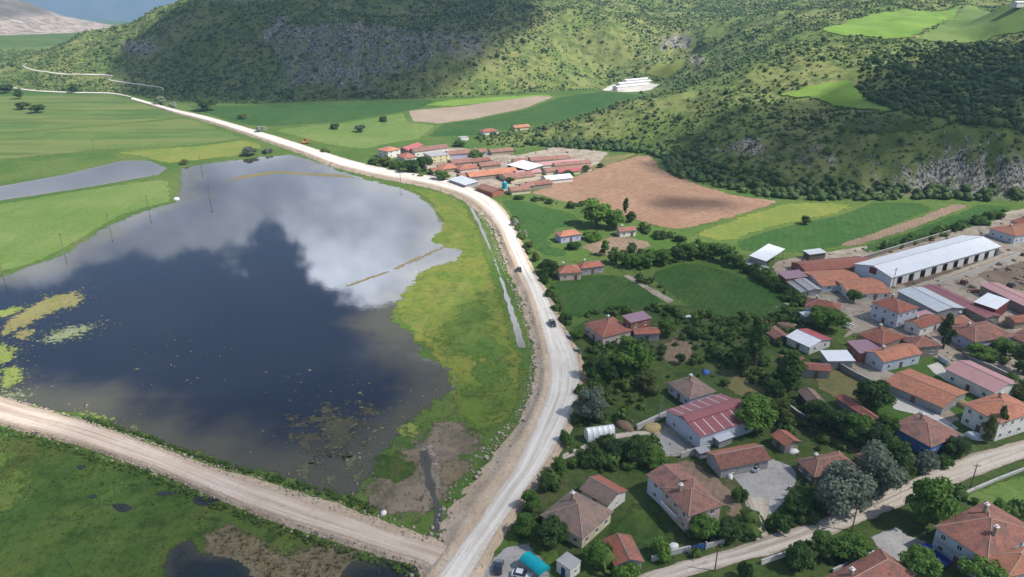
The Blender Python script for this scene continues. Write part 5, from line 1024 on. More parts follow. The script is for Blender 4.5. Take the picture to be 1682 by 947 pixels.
def quads_at(C, N, s, r_):
    """leaf quads at centres C facing N with half sizes s"""
    n = len(C); N = N / (np.linalg.norm(N, axis=1, keepdims=True) + 1e-9); ref = r_.normal(size=(n, 3)); U = np.cross(N, ref); U /= np.linalg.norm(U, axis=1, keepdims=True) + 1e-9; Vv = np.cross(N, U)
    s = np.asarray(s).reshape(-1, 1); k = s * r_.uniform(0.55, 0.9, (n, 1))
    Q = np.stack([C - U * s - Vv * k * .3, C - U * s * .1 - Vv * k, C + U * s + Vv * k * .25, C + U * s * .05 + Vv * k], 1)
    return Q.reshape(-1, 3), np.arange(4 * n).reshape(n, 4)
def ico(): 
    t = (1 + 5 ** .5) / 2; V = np.array([(-1, t, 0), (1, t, 0), (-1, -t, 0), (1, -t, 0), (0, -1, t), (0, 1, t), (0, -1, -t), (0, 1, -t), (t, 0, -1), (t, 0, 1), (-t, 0, -1), (-t, 0, 1)], float); V /= np.linalg.norm(V[0])
    F = np.array([(0, 11, 5), (0, 5, 1), (0, 1, 7), (0, 7, 10), (0, 10, 11), (1, 5, 9), (5, 11, 4), (11, 10, 2), (10, 7, 6), (7, 1, 8), (3, 9, 4), (3, 4, 2), (3, 2, 6), (3, 6, 8), (3, 8, 9), (4, 9, 5), (2, 4, 11), (6, 2, 10), (8, 6, 7), (9, 8, 1)]); return V, F
IV, IF = ico()
def crown_mesh(kind, seed):
    """unit: crown about 8 m wide; base of trunk at z=0"""
    r_ = np.random.default_rng(seed); lobes = []
    if kind == 'broad':
        for i in range(22):
            q = r_.normal(size=3); q /= np.linalg.norm(q); f = r_.uniform(0.72, 1.0) if i > 3 else r_.uniform(0, .5); lobes.append((2.55 * q[0] * f, 2.55 * q[1] * f, 4.1 + 2.75 * q[2] * f, r_.uniform(1.0, 1.65), r_.uniform(0.8, 1.05)))
        n = 5200; s0 = 0.27
    elif kind == 'willow':
        for i in range(16):
            a = r_.uniform(0, 6.28); d = r_.uniform(0.6, 3.0); z = 3.9 + r_.uniform(-3.0, 2.2) * (1 - d / 6); lobes.append((d * math.cos(a), d * math.sin(a), z, r_.uniform(1.0, 1.6), r_.uniform(1.0, 1.35)))
        n = 6000; s0 = 0.21
    elif kind == 'poplar':
        for i in range(13):
            z = 1.6 + i * 0.95; w = 1.25 * math.sin(math.pi * min(1, (i + 1.6) / 14.5)) ** 0.7; a = r_.uniform(0, 6.28); lobes.append((0.35 * math.cos(a), 0.35 * math.sin(a), z, w, 1.15))
        n = 2400; s0 = 0.26
    elif kind == 'tall':
        for i in range(15):
            a = r_.uniform(0, 6.28); z = r_.uniform(1.3, 9.2); d = r_.uniform(0.2, 2.0) * (1 - abs(z - 4.5) / 7.5); lobes.append((d * math.cos(a), d * math.sin(a), z, r_.uniform(0.95, 1.6) * (1.15 - z / 18), r_.uniform(0.9, 1.3)))
        n = 3400; s0 = 0.29
    else:   # bush
        for i in range(10):
            a = r_.uniform(0, 6.28); d = r_.uniform(0.3, 2.9); lobes.append((d * math.cos(a), d * math.sin(a), r_.uniform(0.9, 2.6) * (1.1 - d / 5.5), r_.uniform(1.0, 1.6), r_.uniform(0.7, 1.0)))
        n = 1900; s0 = 0.34
    lo = np.array(lobes); wgt = lo[:, 3] ** 2; pick = r_.choice(len(lo), n, p=wgt / wgt.sum()); l = lo[pick]
    d = r_.normal(size=(n, 3)); d /= np.linalg.norm(d, axis=1, keepdims=True); d[:, 2] = np.where(d[:, 2] < -0.35, -d[:, 2] * 0.6, d[:, 2])
    rad = l[:, 3:4] * r_.uniform(0.62, 1.06, (n, 1)); C = l[:, :3] + d * rad * np.stack([np.ones(n), np.ones(n), l[:, 4]], 1)
    C += r_.normal(size=(n, 3)) * 0.07
    if kind == 'willow': C[:, 2] -= r_.uniform(0, 0.5, n)
    # drop what lies deep inside another lobe
    inside = np.zeros(n, bool)
    for L_ in lo: inside |= (((C - L_[:3]) / np.array([1, 1, L_[4]])) ** 2).sum(1) < (0.55 * L_[3]) ** 2
    C, d, pick = C[~inside], d[~inside], pick[~inside]; C[:, 2] = np.maximum(C[:, 2], 0.15)
    N = d + r_.normal(size=d.shape) * 0.55 + np.array([0, 0, 0.25])
    V, F = quads_at(C, N, s0 * r_.uniform(0.6, 1.35, len(C)), r_)
    cv, cf = [V], [F]; off = len(V)                      # leafy cores of the lobes (quads with a doubled corner)
    for L_ in lo:
        q = IV * r_.uniform(0.5, 0.78, (12, 1)) * L_[3] * np.array([1, 1, L_[4]]) + L_[:3]; q[:, 2] = np.maximum(q[:, 2], 0.1); cv.append(q[IF].reshape(-1, 3)); n3 = len(IF); cf.append(None)
    TV = np.concatenate(cv[1:]); mid = (TV.reshape(-1, 3, 3)[:, 0] + TV.reshape(-1, 3, 3)[:, 2]) / 2; T4 = np.concatenate([TV.reshape(-1, 3, 3), mid[:, None]], 1).reshape(-1, 3)
    return np.concatenate([V, T4]), np.concatenate([F, np.arange(len(T4)).reshape(-1, 4) + off])
_cm = {}
def crown_data(kind, var, leaf):
    k = (kind, var, leaf)
    if k not in _cm:
        g = ('geo', kind, var)
        if g not in _cm: _cm[g] = crown_mesh(kind, 100 + var * 7 + sum(map(ord, kind)))
        _cm[k] = npmesh('crown', *_cm[g], LEAF[leaf])
    return _cm[k]
def trunk_data(kind, var):
    k = ('trunk', kind, var)
    if k not in _cm:
        r_ = random.Random(var * 31 + len(kind)); t = MB(); hh = {'broad': 4.6, 'willow': 4.2, 'poplar': 12, 'tall': 7.5, 'bush': 1.6}[kind]; r0 = {'broad': .30, 'willow': .34, 'poplar': .24, 'tall': .28, 'bush': .12}[kind]
        t.tube([(0, 0, -.3), (r_.uniform(-.1, .1), r_.uniform(-.1, .1), hh * .3), (r_.uniform(-.2, .2), r_.uniform(-.2, .2), hh * .65), (r_.uniform(-.3, .3), r_.uniform(-.3, .3), hh)], [r0 * 1.25, r0, r0 * .7, r0 * .25], 7)
        for i in range(5 if kind != 'poplar' else 3):
            a = r_.uniform(0, 6.28); z = hh * r_.uniform(.3, .7); l = r_.uniform(1.2, 2.4) * (0.4 if kind == 'poplar' else 1) * (.6 if kind == 'bush' else 1); t.tube([(0, 0, z), (l * .5 * math.cos(a), l * .5 * math.sin(a), z + l * .45), (l * math.cos(a), l * math.sin(a), z + l * .8)], [r0 * .5, r0 * .32, r0 * .1], 5)
        _cm[k] = t.mesh('trunk', BARK, True)
    return _cm[k]
UNITH = {'broad': 8.1, 'willow': 7.6, 'poplar': 14.4, 'tall': 10.4, 'bush': 3.6}; UNITW = {'broad': 8.0, 'willow': 8.0, 'poplar': 3.0, 'tall': 5.6, 'bush': 7.6}
TREES = []
def tree(label, cx, cy, rx, ry, kind='broad', leaf='green', group=None, name=None, cat=None, base=None, hill=False):
    """crown as seen: centre and half sizes in pixels"""
    by = cy + 0.72 * ry if base is None else base
    if kind != 'poplar': rx *= 1.15; ry *= 1.06
    q = G(cx, by) if hill else P(cx, by); dep = q[1] * CP + (H - q[2]) * SP; s = FPX / dep; dip = math.atan2(H - q[2], math.hypot(q[0], q[1]))
    w = 2 * rx / s; hgt = (by - (cy - ry)) / s / math.cos(dip) 
    hgt = max(hgt, 0.35 * w)
    var = random.randrange(3); root = empty(name or ('bush' if kind == 'bush' else 'tree'), tuple(q), random.uniform(0, 6.28))
    root.scale = (w / UNITW[kind], w / UNITW[kind], hgt / UNITH[kind]); tag(root, label, cat or ('bush' if kind == 'bush' else 'tree'), group)
    link('trunk' if kind != 'bush' else 'stem', trunk_data(kind, var), root); link('crown', crown_data(kind, var, leaf), root); TREES.append((q[0], q[1], w / 2))
    return root
T_ = tree
T_('large round bright green tree beside the striped barn', 1237, 685, 36, 31, 'broad', 'lime')
T_('left grey green willow by the village lane', 1366, 806, 50, 44, 'willow', 'willow')
T_('right grey green willow before the red roof peak', 1431, 778, 46, 46, 'willow', 'willow')
T_('big leafy tree on the lower side of the lane', 1521, 830, 39, 44, 'broad', 'green')
T_('dark round tree at the pale screed yard', 1431, 652, 33, 27, 'broad', 'dark')
T_('round tree below the blue truck', 1506, 929, 32, 28, 'broad', 'green')
T_('leafy tree cut by the bottom edge near the corner house', 1610, 945, 36, 26, 'broad', 'lime')
T_('leafy tree left in the lane corner thicket', 1352, 897, 24, 24, 'broad', 'green')
T_('leafy tree right in the lane corner thicket', 1392, 902, 30, 22, 'broad', 'green')
T_('dark bush by the lane thicket and the white wall', 1309, 918, 22, 22, 'broad', 'dark')
T_('left slender poplar before the tall white house', 1621, 708, 14, 28, 'tall', 'olive', 'poplars by the tall white house')
T_('right slender poplar before the tall white house', 1638, 694, 8, 34, 'poplar', 'olive', 'poplars by the tall white house')
HG = 'hedge trees of the grassy lane'
for lb, a in [('first tree of the lane hedge near the collapsed shed', (1342, 682, 26, 22)), ('second tree of the lane hedge from the collapsed shed', (1372, 694, 28, 25)), ('third tree of the lane hedge from the collapsed shed', (1404, 708, 28, 26)), ('fourth tree of the lane hedge from the collapsed shed', (1436, 722, 26, 24)), ('last tree of the lane hedge beside the blue house', (1468, 745, 28, 26)), ('small tree filling the lane hedge below the narrow lean-to', (1455, 700, 18, 22))]:
    T_(lb, *a, 'broad', 'dark' if a[0] % 3 else 'green', HG)
T_('silvery bush beside the blue house wall', 1512, 758, 24, 17, 'bush', 'willow')
T_('dark bush in front of the blue house corner', 1567, 737, 22, 20, 'broad', 'dark')
T_('dark tree between willow and silvery bush', 1484, 775, 16, 20, 'broad', 'dark')
T_('low bright bush under the blue house', 1545, 757, 18, 10, 'bush', 'green')
T_('silvery round willow bush at the main road edge', 968, 668, 29, 28, 'broad', 'willow')
T_('tall leafy tree before the reddish hip roofed house', 1030, 588, 30, 36, 'tall', 'green')
T_('second leafy tree right of the tall one by the main road', 1052, 596, 22, 28, 'tall', 'green')
T_('dark bushy tree on the main road verge', 972, 607, 18, 22, 'broad', 'dark')
T_('dark low tree behind the road verge', 998, 612, 20, 20, 'broad', 'dark')
T_('small dark tree on the bare earth patch', 1117, 590, 9, 10, 'broad', 'dark')
T_('yellow green young tree behind the barn lawn', 1064, 630, 20, 18, 'tall', 'olive')
T_('dark shrub tree by the low tiled annex', 1094, 540, 18, 16, 'broad', 'green')
T_('tall tree standing in the middle garden', 1240, 566, 22, 46, 'tall', 'green')
T_('bushy tree left of the tall garden tree', 1215, 597, 18, 22, 'broad', 'dark')
T_('large dark tree before the red tiled shed end', 1288, 612, 32, 36, 'tall', 'dark')
T_('dark tree under the large dark garden tree', 1268, 640, 20, 20, 'broad', 'dark')
T_('olive tree between round tree and small red shed', 1275, 678, 20, 24, 'broad', 'olive')
T_('round tree in front of the reddish hip roof', 1357, 525, 32, 20, 'broad', 'green')
T_('small round tree by the orange tiled corner house', 1402, 487, 13, 12, 'broad', 'green')
T_('tall dark poplar beside the lavender house', 1549, 548, 13, 34, 'tall', 'dark')
T_('green tree left below the lavender house', 1606, 580, 22, 15, 'broad', 'green')
T_('green tree right below the lavender house', 1650, 572, 22, 16, 'broad', 'green')
T_('tall tree at the frame edge below the lavender house', 1672, 590, 16, 26, 'tall', 'dark')
T_('bush by the maroon roof at the frame edge', 1676, 640, 18, 16, 'bush', 'olive')
T_('great round tree above the little white house', 980, 352, 28, 26, 'broad', 'lime')
T_('darker tree right of the great round tree', 1008, 362, 20, 18, 'broad', 'green')
T_('single thin columnar poplar by the ploughed field', 1027, 338, 5, 16, 'poplar', 'dark')
T_('dark low tree right of the columnar poplar', 1036, 357, 10, 10, 'broad', 'dark')
T_('dark tree left of the pink farmhouse', 902, 440, 16, 15, 'broad', 'dark')
T_('slim tree between kitchen garden and pink farmhouse', 993, 408, 9, 15, 'tall', 'green')
T_('bush by the orange roofed cottage', 975, 388, 16, 9, 'bush', 'green')
T_('dark bush behind the kitchen garden corner', 940, 402, 12, 8, 'bush', 'dark')
TL = 'trees in the row behind the dark plots'
row = [(1012, 424, 15, 13), (1038, 430, 14, 13), (1060, 428, 16, 14), (1088, 424, 16, 14), (1113, 418, 14, 14), (1132, 414, 15, 15), (1152, 412, 14, 14), (1172, 414, 15, 15), (1192, 420, 15, 15), (1210, 430, 14, 12)]
names = ['first', 'second', 'third', 'fourth', 'fifth', 'sixth', 'seventh', 'eighth', 'ninth', 'tenth']
for nm, a in zip(names, row): T_(nm + ' tree from the left in the row behind the dark plots', *a, 'broad', 'dark' if a[0] % 2 else 'green', TL)
HD_ = 'hedge between dark plot and tile cluster'
for nm, a in zip(names, [(1232, 440, 14, 10), (1250, 452, 14, 10), (1268, 463, 14, 10), (1286, 474, 14, 9), (1302, 484, 13, 9), (1318, 494, 12, 8)]): T_(nm + ' bush of the hedge running down to the tile cluster', *a, 'bush', 'dark', HD_)
RB = 'bushes along the village side of the main road'
for nm, a, lf in zip(names, [(846, 366, 9, 8), (858, 384, 9, 7), (868, 402, 9, 8), (880, 422, 9, 8), (893, 458, 9, 9), (904, 482, 9, 9), (915, 505, 10, 9), (928, 522, 11, 9), (945, 548, 12, 9), (956, 640, 12, 12)], ['pale', 'pale', 'olive', 'olive', 'dark', 'dark', 'green', 'dark', 'green', 'green']): T_(nm + ' roadside bush down the main road from the far hamlet', *a, 'bush', lf, RB)
T_('bush at the roadside left of the lichen roofed house', 872, 826, 18, 18, 'broad', 'green')
T_('bush between main road and white gabled outbuilding', 897, 796, 15, 15, 'broad', 'dark')
T_('roadside bush above the white gabled outbuilding', 917, 768, 14, 15, 'broad', 'green')
T_('dark tree covering the lichen roof corner', 905, 878, 30, 22, 'broad', 'dark')
T_('leafy bush by the roadside above the awning', 862, 866, 20, 18, 'broad', 'green')
T_('leafy tree between hut and brown shed', 978, 912, 22, 22, 'broad', 'green')
T_('bushy tree left in the garden under the greenhouse', 1008, 742, 22, 16, 'broad', 'dark')
T_('bushy tree in the middle of the garden under the greenhouse', 1042, 740, 22, 20, 'broad', 'dark')
T_('bushy tree right in the garden by the grey slab', 1076, 756, 22, 14, 'broad', 'green')
T_('low bush beside the plastic greenhouse', 928, 722, 14, 12, 'bush', 'green')
T_('dark bush in the garden above the white outbuilding', 968, 752, 18, 12, 'bush', 'dark')
T_('leafy tree left before the stucco house', 1153, 868, 25, 20, 'broad', 'green')
T_('leafy tree right before the stucco house', 1195, 872, 24, 17, 'broad', 'dark')
T_('low tree by the lawn wall', 1085, 905, 22, 14, 'bush', 'lime')
T_('bush at the bottom edge below the brown shed', 1022, 938, 24, 13, 'bush', 'lime')
T_('dark bush under the left willow by the forecourt', 1308, 832, 22, 18, 'broad', 'dark')
T_('low bush at the forecourt mouth', 1282, 858, 20, 14, 'bush', 'dark')
T_('round bush beside the forecourt', 1214, 812, 12, 15, 'bush', 'green')
T_('bush at the corner house garden', 1665, 862, 24, 18, 'bush', 'dark')
T_('green shrub behind the corner house', 1640, 838, 20, 14, 'bush', 'green')
T_('bush at the bottom edge by the lane fork', 1222, 940, 16, 16, 'bush', 'dark')
T_('dark hedge tree beside the great barn wall', 1575, 372, 13, 8, 'bush', 'green')
for nm, a in zip(names, [(1470, 402, 12, 5), (1495, 396, 12, 5), (1520, 389, 12, 5), (1545, 382, 12, 6), (1610, 362, 12, 8), (1632, 352, 14, 8)]): T_(nm + ' bush along the wall behind the great barn', *a, 'bush', 'green', 'bushes along the barn wall')
T_('lone round tree standing in the wheat strip', 1323, 362, 9, 8, 'broad', 'dark')
FT = 'roadside trees of the far hamlet'
for lb, a, lf in [('leftmost roadside tree of the far hamlet', (616, 266, 11, 8), 'green'), ('second roadside tree of the far hamlet', (634, 266, 13, 9), 'olive'), ('third roadside tree of the far hamlet', (653, 272, 12, 10), 'green'), ('big dark roadside tree of the far hamlet', (674, 274, 17, 13), 'dark'), ('darkest roadside tree beside the big hamlet one', (698, 270, 14, 15), 'dark'), ('tree beside the silver sheet roof', (727, 289, 14, 11), 'green'), ('green tree behind the hamlet row', (781, 256, 15, 10), 'green'), ('olive tree among the hamlet roofs', (838, 296, 8, 6), 'olive'), ('tree at the ploughed field corner of the hamlet', (932, 287, 12, 7), 'dark'), ('small tree on the tan edge of the ploughed field', (962, 277, 7, 6), 'green'), ('last small tree on the ploughed field edge', (986, 272, 6, 4), 'dark'), ('bush cluster on the hamlet meadow slope', (755, 236, 12, 5), 'green')]:
    T_(lb, *a, 'broad', lf, FT)
for nm, a in zip(names, [(852, 323, 9, 4), (880, 326, 8, 4), (902, 331, 8, 4), (938, 336, 9, 6), (1060, 375, 11, 6), (1085, 386, 13, 7), (1118, 392, 11, 6)]): T_(nm + ' shrub along the lower edge of the ploughed field', *a, 'bush', 'dark', 'shrubs along the ploughed field')
for lb, a, lf in [('left clump tree in the western fields', (38, 174, 12, 7), 'dark'), ('right clump tree in the western fields', (62, 179, 13, 8), 'dark'), ('upright tree behind the western clump', (32, 155, 8, 10), 'green'), ('small tree at the western track', (122, 146, 9, 8), 'dark'), ('dark tree on the left frame edge below the slope', (8, 146, 14, 9), 'dark'), ('pale bush where the far road meets the slope', (264, 166, 11, 8), 'pale'), ('smaller pale bush beside the far road', (284, 172, 7, 5), 'pale'), ('dark leafy tree at the foot of the dark slope', (342, 172, 18, 13), 'dark'), ('small bush on the green strip', (399, 191, 7, 5), 'olive'), ('pale blossom tree at the far road', (430, 213, 9, 7), 'pale'), ('grey shrub at the lake head', (410, 249, 14, 8), 'willow'), ('second grey shrub at the lake head', (440, 247, 8, 6), 'willow'), ('grey shrub by the road above the lake', (535, 247, 8, 5), 'olive'), ('lone bush in the meadow above the far road', (592, 211, 10, 7), 'willow'), ('small tree left in the far meadow', (550, 207, 7, 6), 'olive'), ('small tree right in the far meadow', (630, 195, 6, 6), 'olive'), ('reedy shrub on the bank between the waters', (302, 266, 8, 5), 'olive')]:
    T_(lb, *a, 'broad' if a[3] > 6 else 'bush', lf)
# bare dead tree beside the barn lawn
bt = empty('tree', tuple(P(1082, 690))); tag(bt, 'bare leafless tree on the barn lawn', 'tree'); k = MB(); k.tube([(0, 0, -.2), (.1, 0, 3), (.3, .1, 6), (.6, .1, 8.5)], [.14, .11, .07, .02], 6); k.build('trunk', BARKP, bt, True)
for i in range(7):
    a = random.uniform(0, 6.28); z = 2.4 + i * .7; l = 2.4 - i * .2; k = MB(); k.tube([(.1, .05, z), (l * .5 * math.cos(a), l * .5 * math.sin(a), z + l * .6), (l * .8 * math.cos(a), l * .8 * math.sin(a), z + l * 1.3)], [.05, .035, .012], 4); k.build('branch', BARKP, bt)

# ------------------------------------------------------------------ scatter masses
def proto_shrub(seed, nq):
    r_ = np.random.default_rng(seed); V = IV * r_.uniform(0.55, 1.0, (12, 1)); V[:, 2] = V[:, 2] * 0.8 + 0.55; d = r_.normal(size=(nq, 3)); d /= np.linalg.norm(d, axis=1, keepdims=True); d[:, 2] = np.abs(d[:, 2]) * .9 - .12
    C = d * r_.uniform(0.62, 1.08, (nq, 1)); C[:, 2] = C[:, 2] * .9 + .5; Q, QF = quads_at(C, d + r_.normal(size=(nq, 3)) * .5, r_.uniform(.24, .42, nq), r_)
    T = np.concatenate([QF[:, [0, 1, 2]], QF[:, [0, 2, 3]]]) + 12
    return np.concatenate([V, Q]), np.concatenate([IF, T])
def proto_rock(seed):
    r_ = np.random.default_rng(seed); V = IV * r_.uniform(0.6, 1.1, (12, 1)) * np.array([1, .8, .62]); return V, IF
def proto_tuft(seed, nb=7):
    r_ = np.random.default_rng(seed); Vs, Fs = [], []
    for i in range(nb):
        a = r_.uniform(0, 6.28); l = r_.uniform(.3, .9); h = r_.uniform(.6, 1.1); b = r_.uniform(-.35, .35, 2); w = .12; u = np.array([math.cos(a + 1.57), math.sin(a + 1.57)]) * w; t = b + np.array([math.cos(a), math.sin(a)]) * l * .6
        k = len(Vs) * 3; Vs.append([(*(b - u), 0), (*(b + u), 0), (*t, h)]); Fs.append((k, k + 1, k + 2))
    return np.array(Vs).reshape(-1, 3), np.array(Fs)
def scatter(name, label, pts_, sizes, protos, mat, tone=None, squash=(0.8, 1.2), sink=0.0, smooth=False):
    n = len(pts_); r_ = np.random.default_rng(len(label) + n); pick = r_.integers(0, len(protos), n); VV, FF, TT = [], [], []; off = 0
    tone = r_.uniform(0, 1, n) if tone is None else tone
    for p in range(len(protos)):
        I = np.where(pick == p)[0]
        if not len(I): continue
        V, F = protos[p]; a = r_.uniform(0, 6.28, len(I)); c, s = np.cos(a)[:, None], np.sin(a)[:, None]; sz = sizes[I][:, None]; hz = sz * r_.uniform(*squash, (len(I), 1))
        X = (V[:, 0] * c - V[:, 1] * s) * sz + pts_[I, 0:1]; Y = (V[:, 0] * s + V[:, 1] * c) * sz + pts_[I, 1:2]; Z = V[:, 2] * hz + pts_[I, 2:3] - sink * sz
        VV.append(np.stack([X, Y, Z], -1).reshape(-1, 3)); FF.append((F[None] + (np.arange(len(I)) * len(V))[:, None, None]).reshape(-1, 3) + off); TT.append(np.repeat(tone[I], len(V))); off += len(I) * len(V)
    o = link(name, npmesh(name, np.concatenate(VV), np.concatenate(FF), mat, smooth, attrs={'tone': np.concatenate(TT)})); tag(o, label, kind='stuff'); return o
SH = [proto_shrub(i, 2) for i in range(8)]; BU = [proto_shrub(40 + i, 34) for i in range(6)]; RK = [proto_rock(i) for i in range(8)]; TU = [proto_tuft(i) for i in range(6)]
clear = [WG(q) for q in ([(1346, 52), (1390, 34), (1440, 22), (1580, 8), (1572, 26), (1496, 63), (1430, 61), (1370, 57)], [(1502, 66), (1566, 30), (1592, 9), (1720, 12), (1720, 42), (1630, 62), (1560, 70)], [(1276, 156), (1350, 138), (1404, 132), (1412, 150), (1432, 168), (1482, 184), (1470, 191), (1400, 179), (1330, 162)], [(1056, 124), (1084, 101), (1132, 95), (1122, 114), (1092, 131)], [(980, 152), (1010, 134), (1060, 126), (1090, 136), (1070, 150), (1030, 155)])]
meadow_ = WG([(1380, 200), (1440, 192), (1520, 200), (1540, 215), (1440, 225), (1390, 215)])
dense_ = WG([(1405, 150), (1420, 100), (1500, 80), (1700, 60), (1720, 230), (1560, 205), (1480, 184), (1430, 168)])
belt_ = WG([(1090, 262), (1104, 288), (1160, 303), (1250, 323), (1330, 329), (1450, 329), (1700, 332), (1700, 322), (1600, 312), (1450, 300), (1300, 298), (1180, 275), (1130, 250), (1080, 240), (900, 228), (860, 236), (900, 241), (1060, 251)])
hb_line = np.array([G(a, b)[:2] for a, b in HB]); ha_line = np.array([G(a, b)[:2] for a, b in HA])
n = 235000
cand = np.column_stack([rng.uniform(-1000, 1000, n), rng.uniform(395, 1330, n)]); keep = np.abs(cand[:, 0]) < cand[:, 1] * 0.76 + 20; cand = cand[keep]
zi = T0(cand[:, 0], cand[:, 1]); ins = inpoly(hill_poly, cand[:, 0], cand[:, 1]); cand, zi = cand[ins], zi[ins]
dn = fbm(cand[:, 0] / 45, cand[:, 1] / 45, 77, 4); dn2 = fbm(cand[:, 0] / 13, cand[:, 1] / 13, 78, 3); pr = 0.20 + 1.0 * sstep(0.36, 0.60, dn * .6 + dn2 * .4)
pr *= np.where(cand[:, 0] < -430, 0.75, 1.0)
for q in clear: pr[inpoly(q, cand[:, 0], cand[:, 1])] = 0
pr[inpoly(meadow_, cand[:, 0], cand[:, 1])] *= 0.15
dz = inpoly(dense_, cand[:, 0], cand[:, 1]); pr[dz] = 1.2
bz = inpoly(belt_, cand[:, 0], cand[:, 1]); pr[bz] = 1.4
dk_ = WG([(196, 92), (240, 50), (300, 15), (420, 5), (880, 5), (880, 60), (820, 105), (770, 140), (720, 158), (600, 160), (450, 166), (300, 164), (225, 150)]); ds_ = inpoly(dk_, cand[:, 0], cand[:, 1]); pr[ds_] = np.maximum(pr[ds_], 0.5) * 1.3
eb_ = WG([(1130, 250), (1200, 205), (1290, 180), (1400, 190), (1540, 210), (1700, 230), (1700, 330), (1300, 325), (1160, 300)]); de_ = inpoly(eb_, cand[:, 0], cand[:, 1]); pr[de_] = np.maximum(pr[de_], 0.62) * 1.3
rk_ = np.zeros(len(cand))
for q in rock_polys: rk_ = np.maximum(rk_, inpoly(q, cand[:, 0], cand[:, 1]) * 1.0)
pr *= 1 - 0.55 * rk_
pr[(edist(hb_line, cand[:, 0], cand[:, 1], False) < 4) | (edist(ha_line, cand[:, 0], cand[:, 1], False) < 4)] = 0
k = rng.uniform(0, 1.15, len(cand)) < pr; cand, zi, dz, bz, ds_ = cand[k], zi[k], dz[k], bz[k], ds_[k]
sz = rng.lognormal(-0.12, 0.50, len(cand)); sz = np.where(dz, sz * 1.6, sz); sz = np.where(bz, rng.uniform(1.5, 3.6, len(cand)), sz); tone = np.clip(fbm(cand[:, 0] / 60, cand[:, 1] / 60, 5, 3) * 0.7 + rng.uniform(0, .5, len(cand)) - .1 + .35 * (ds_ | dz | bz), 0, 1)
vis = np.ones(len(cand), bool)                          # leave out those far behind a crest
for f in np.linspace(0.04, 0.55, 44):
    qx, qy = cand[:, 0] * (1 - f), cand[:, 1] * (1 - f); vis &= (zi + 3 + (H - zi - 3) * f) > T0(qx, qy) - 7
cand, zi, sz, tone = cand[vis], zi[vis], sz[vis], tone[vis]
print('shrubs', len(cand))
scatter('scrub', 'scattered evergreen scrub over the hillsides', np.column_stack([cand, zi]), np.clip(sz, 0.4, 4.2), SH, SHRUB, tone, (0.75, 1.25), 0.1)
# boulders on the crags
n = 5000; cand = np.column_stack([rng.uniform(-950, 950, n * 6), rng.uniform(395, 1150, n * 6)]); rk_ = np.zeros(len(cand), bool)
for q in rock_polys: rk_ |= inpoly(q, cand[:, 0], cand[:, 1])
cand = cand[rk_][:2600]
ROCKM = mat_plain('limestone', (0.27, 0.26, 0.25), 0.95, 0.1, 0, 0.45, 1.2); RUBM = mat_plain('white_rubble', (0.40, 0.345, 0.285), 0.95, 0.1, 0, 0.4, 1.5)
scatter('rubble', 'grey limestone boulders on the crags', np.column_stack([cand, T0(cand[:, 0], cand[:, 1])]), np.clip(rng.lognormal(-0.1, 0.45, len(cand)), .3, 1.7), RK, ROCKM, None, (0.8, 1.8), 0.1)
# rubble along the embankments
def along(L_, w, n, lo, hi, zt, i0=0, i1=None, sgn=None):
    out = []; i1 = i1 or len(L_) - 1
    for _ in range(n):
        i = random.randrange(i0, i1); t = random.random(); q = L_[i] * (1 - t) + L_[i + 1] * t; d = L_[i + 1] - L_[i]; nm = np.array([-d[1], d[0]]) / (np.hypot(*d) + 1e-9) * sgn; ww = w[i] if hasattr(w, '__len__') else w; f = random.uniform(lo, hi); p = q + nm * ww * f
        out.append((p[0], p[1], max(0.0, zt * (1 - float(sstep(0.15, 1.0, f)))) + 0.02))
    return np.array(out)
pL = np.concatenate([along(mL, wl, 1500, 0.7, 1.08, 1.1, 0, 260, 1), along(mL, wl, 700, 0.1, 0.8, 1.1, 0, 250, 1), along(mL, wl, 200, 0.85, 1.12, 1.1, 20, 110, 1)])
scatter('rubble', 'pale riprap stones along the lake side of the main road', pL, np.clip(rng.lognormal(-1.25, 0.55, len(pL)), 0.1, 0.95), RK, RUBM, None, (0.8, 1.3), 0.0)
pS = np.concatenate([along(sL, wu, 700, 0.05, 1.1, 0.9, 0, None, 1), along(sR, 1.8, 350, 0.2, 1.2, 0.9, 0, None, -1), along(mR, 2.6, 400, 0.2, 1.2, 1.1, 0, 200, -1)])
scatter('rubble', 'loose stones on the banks of the dirt causeway', pS, np.clip(rng.lognormal(-1.5, 0.5, len(pS)), 0.08, 0.6), RK, RUBM, None, (0.8, 1.3), 0.0)
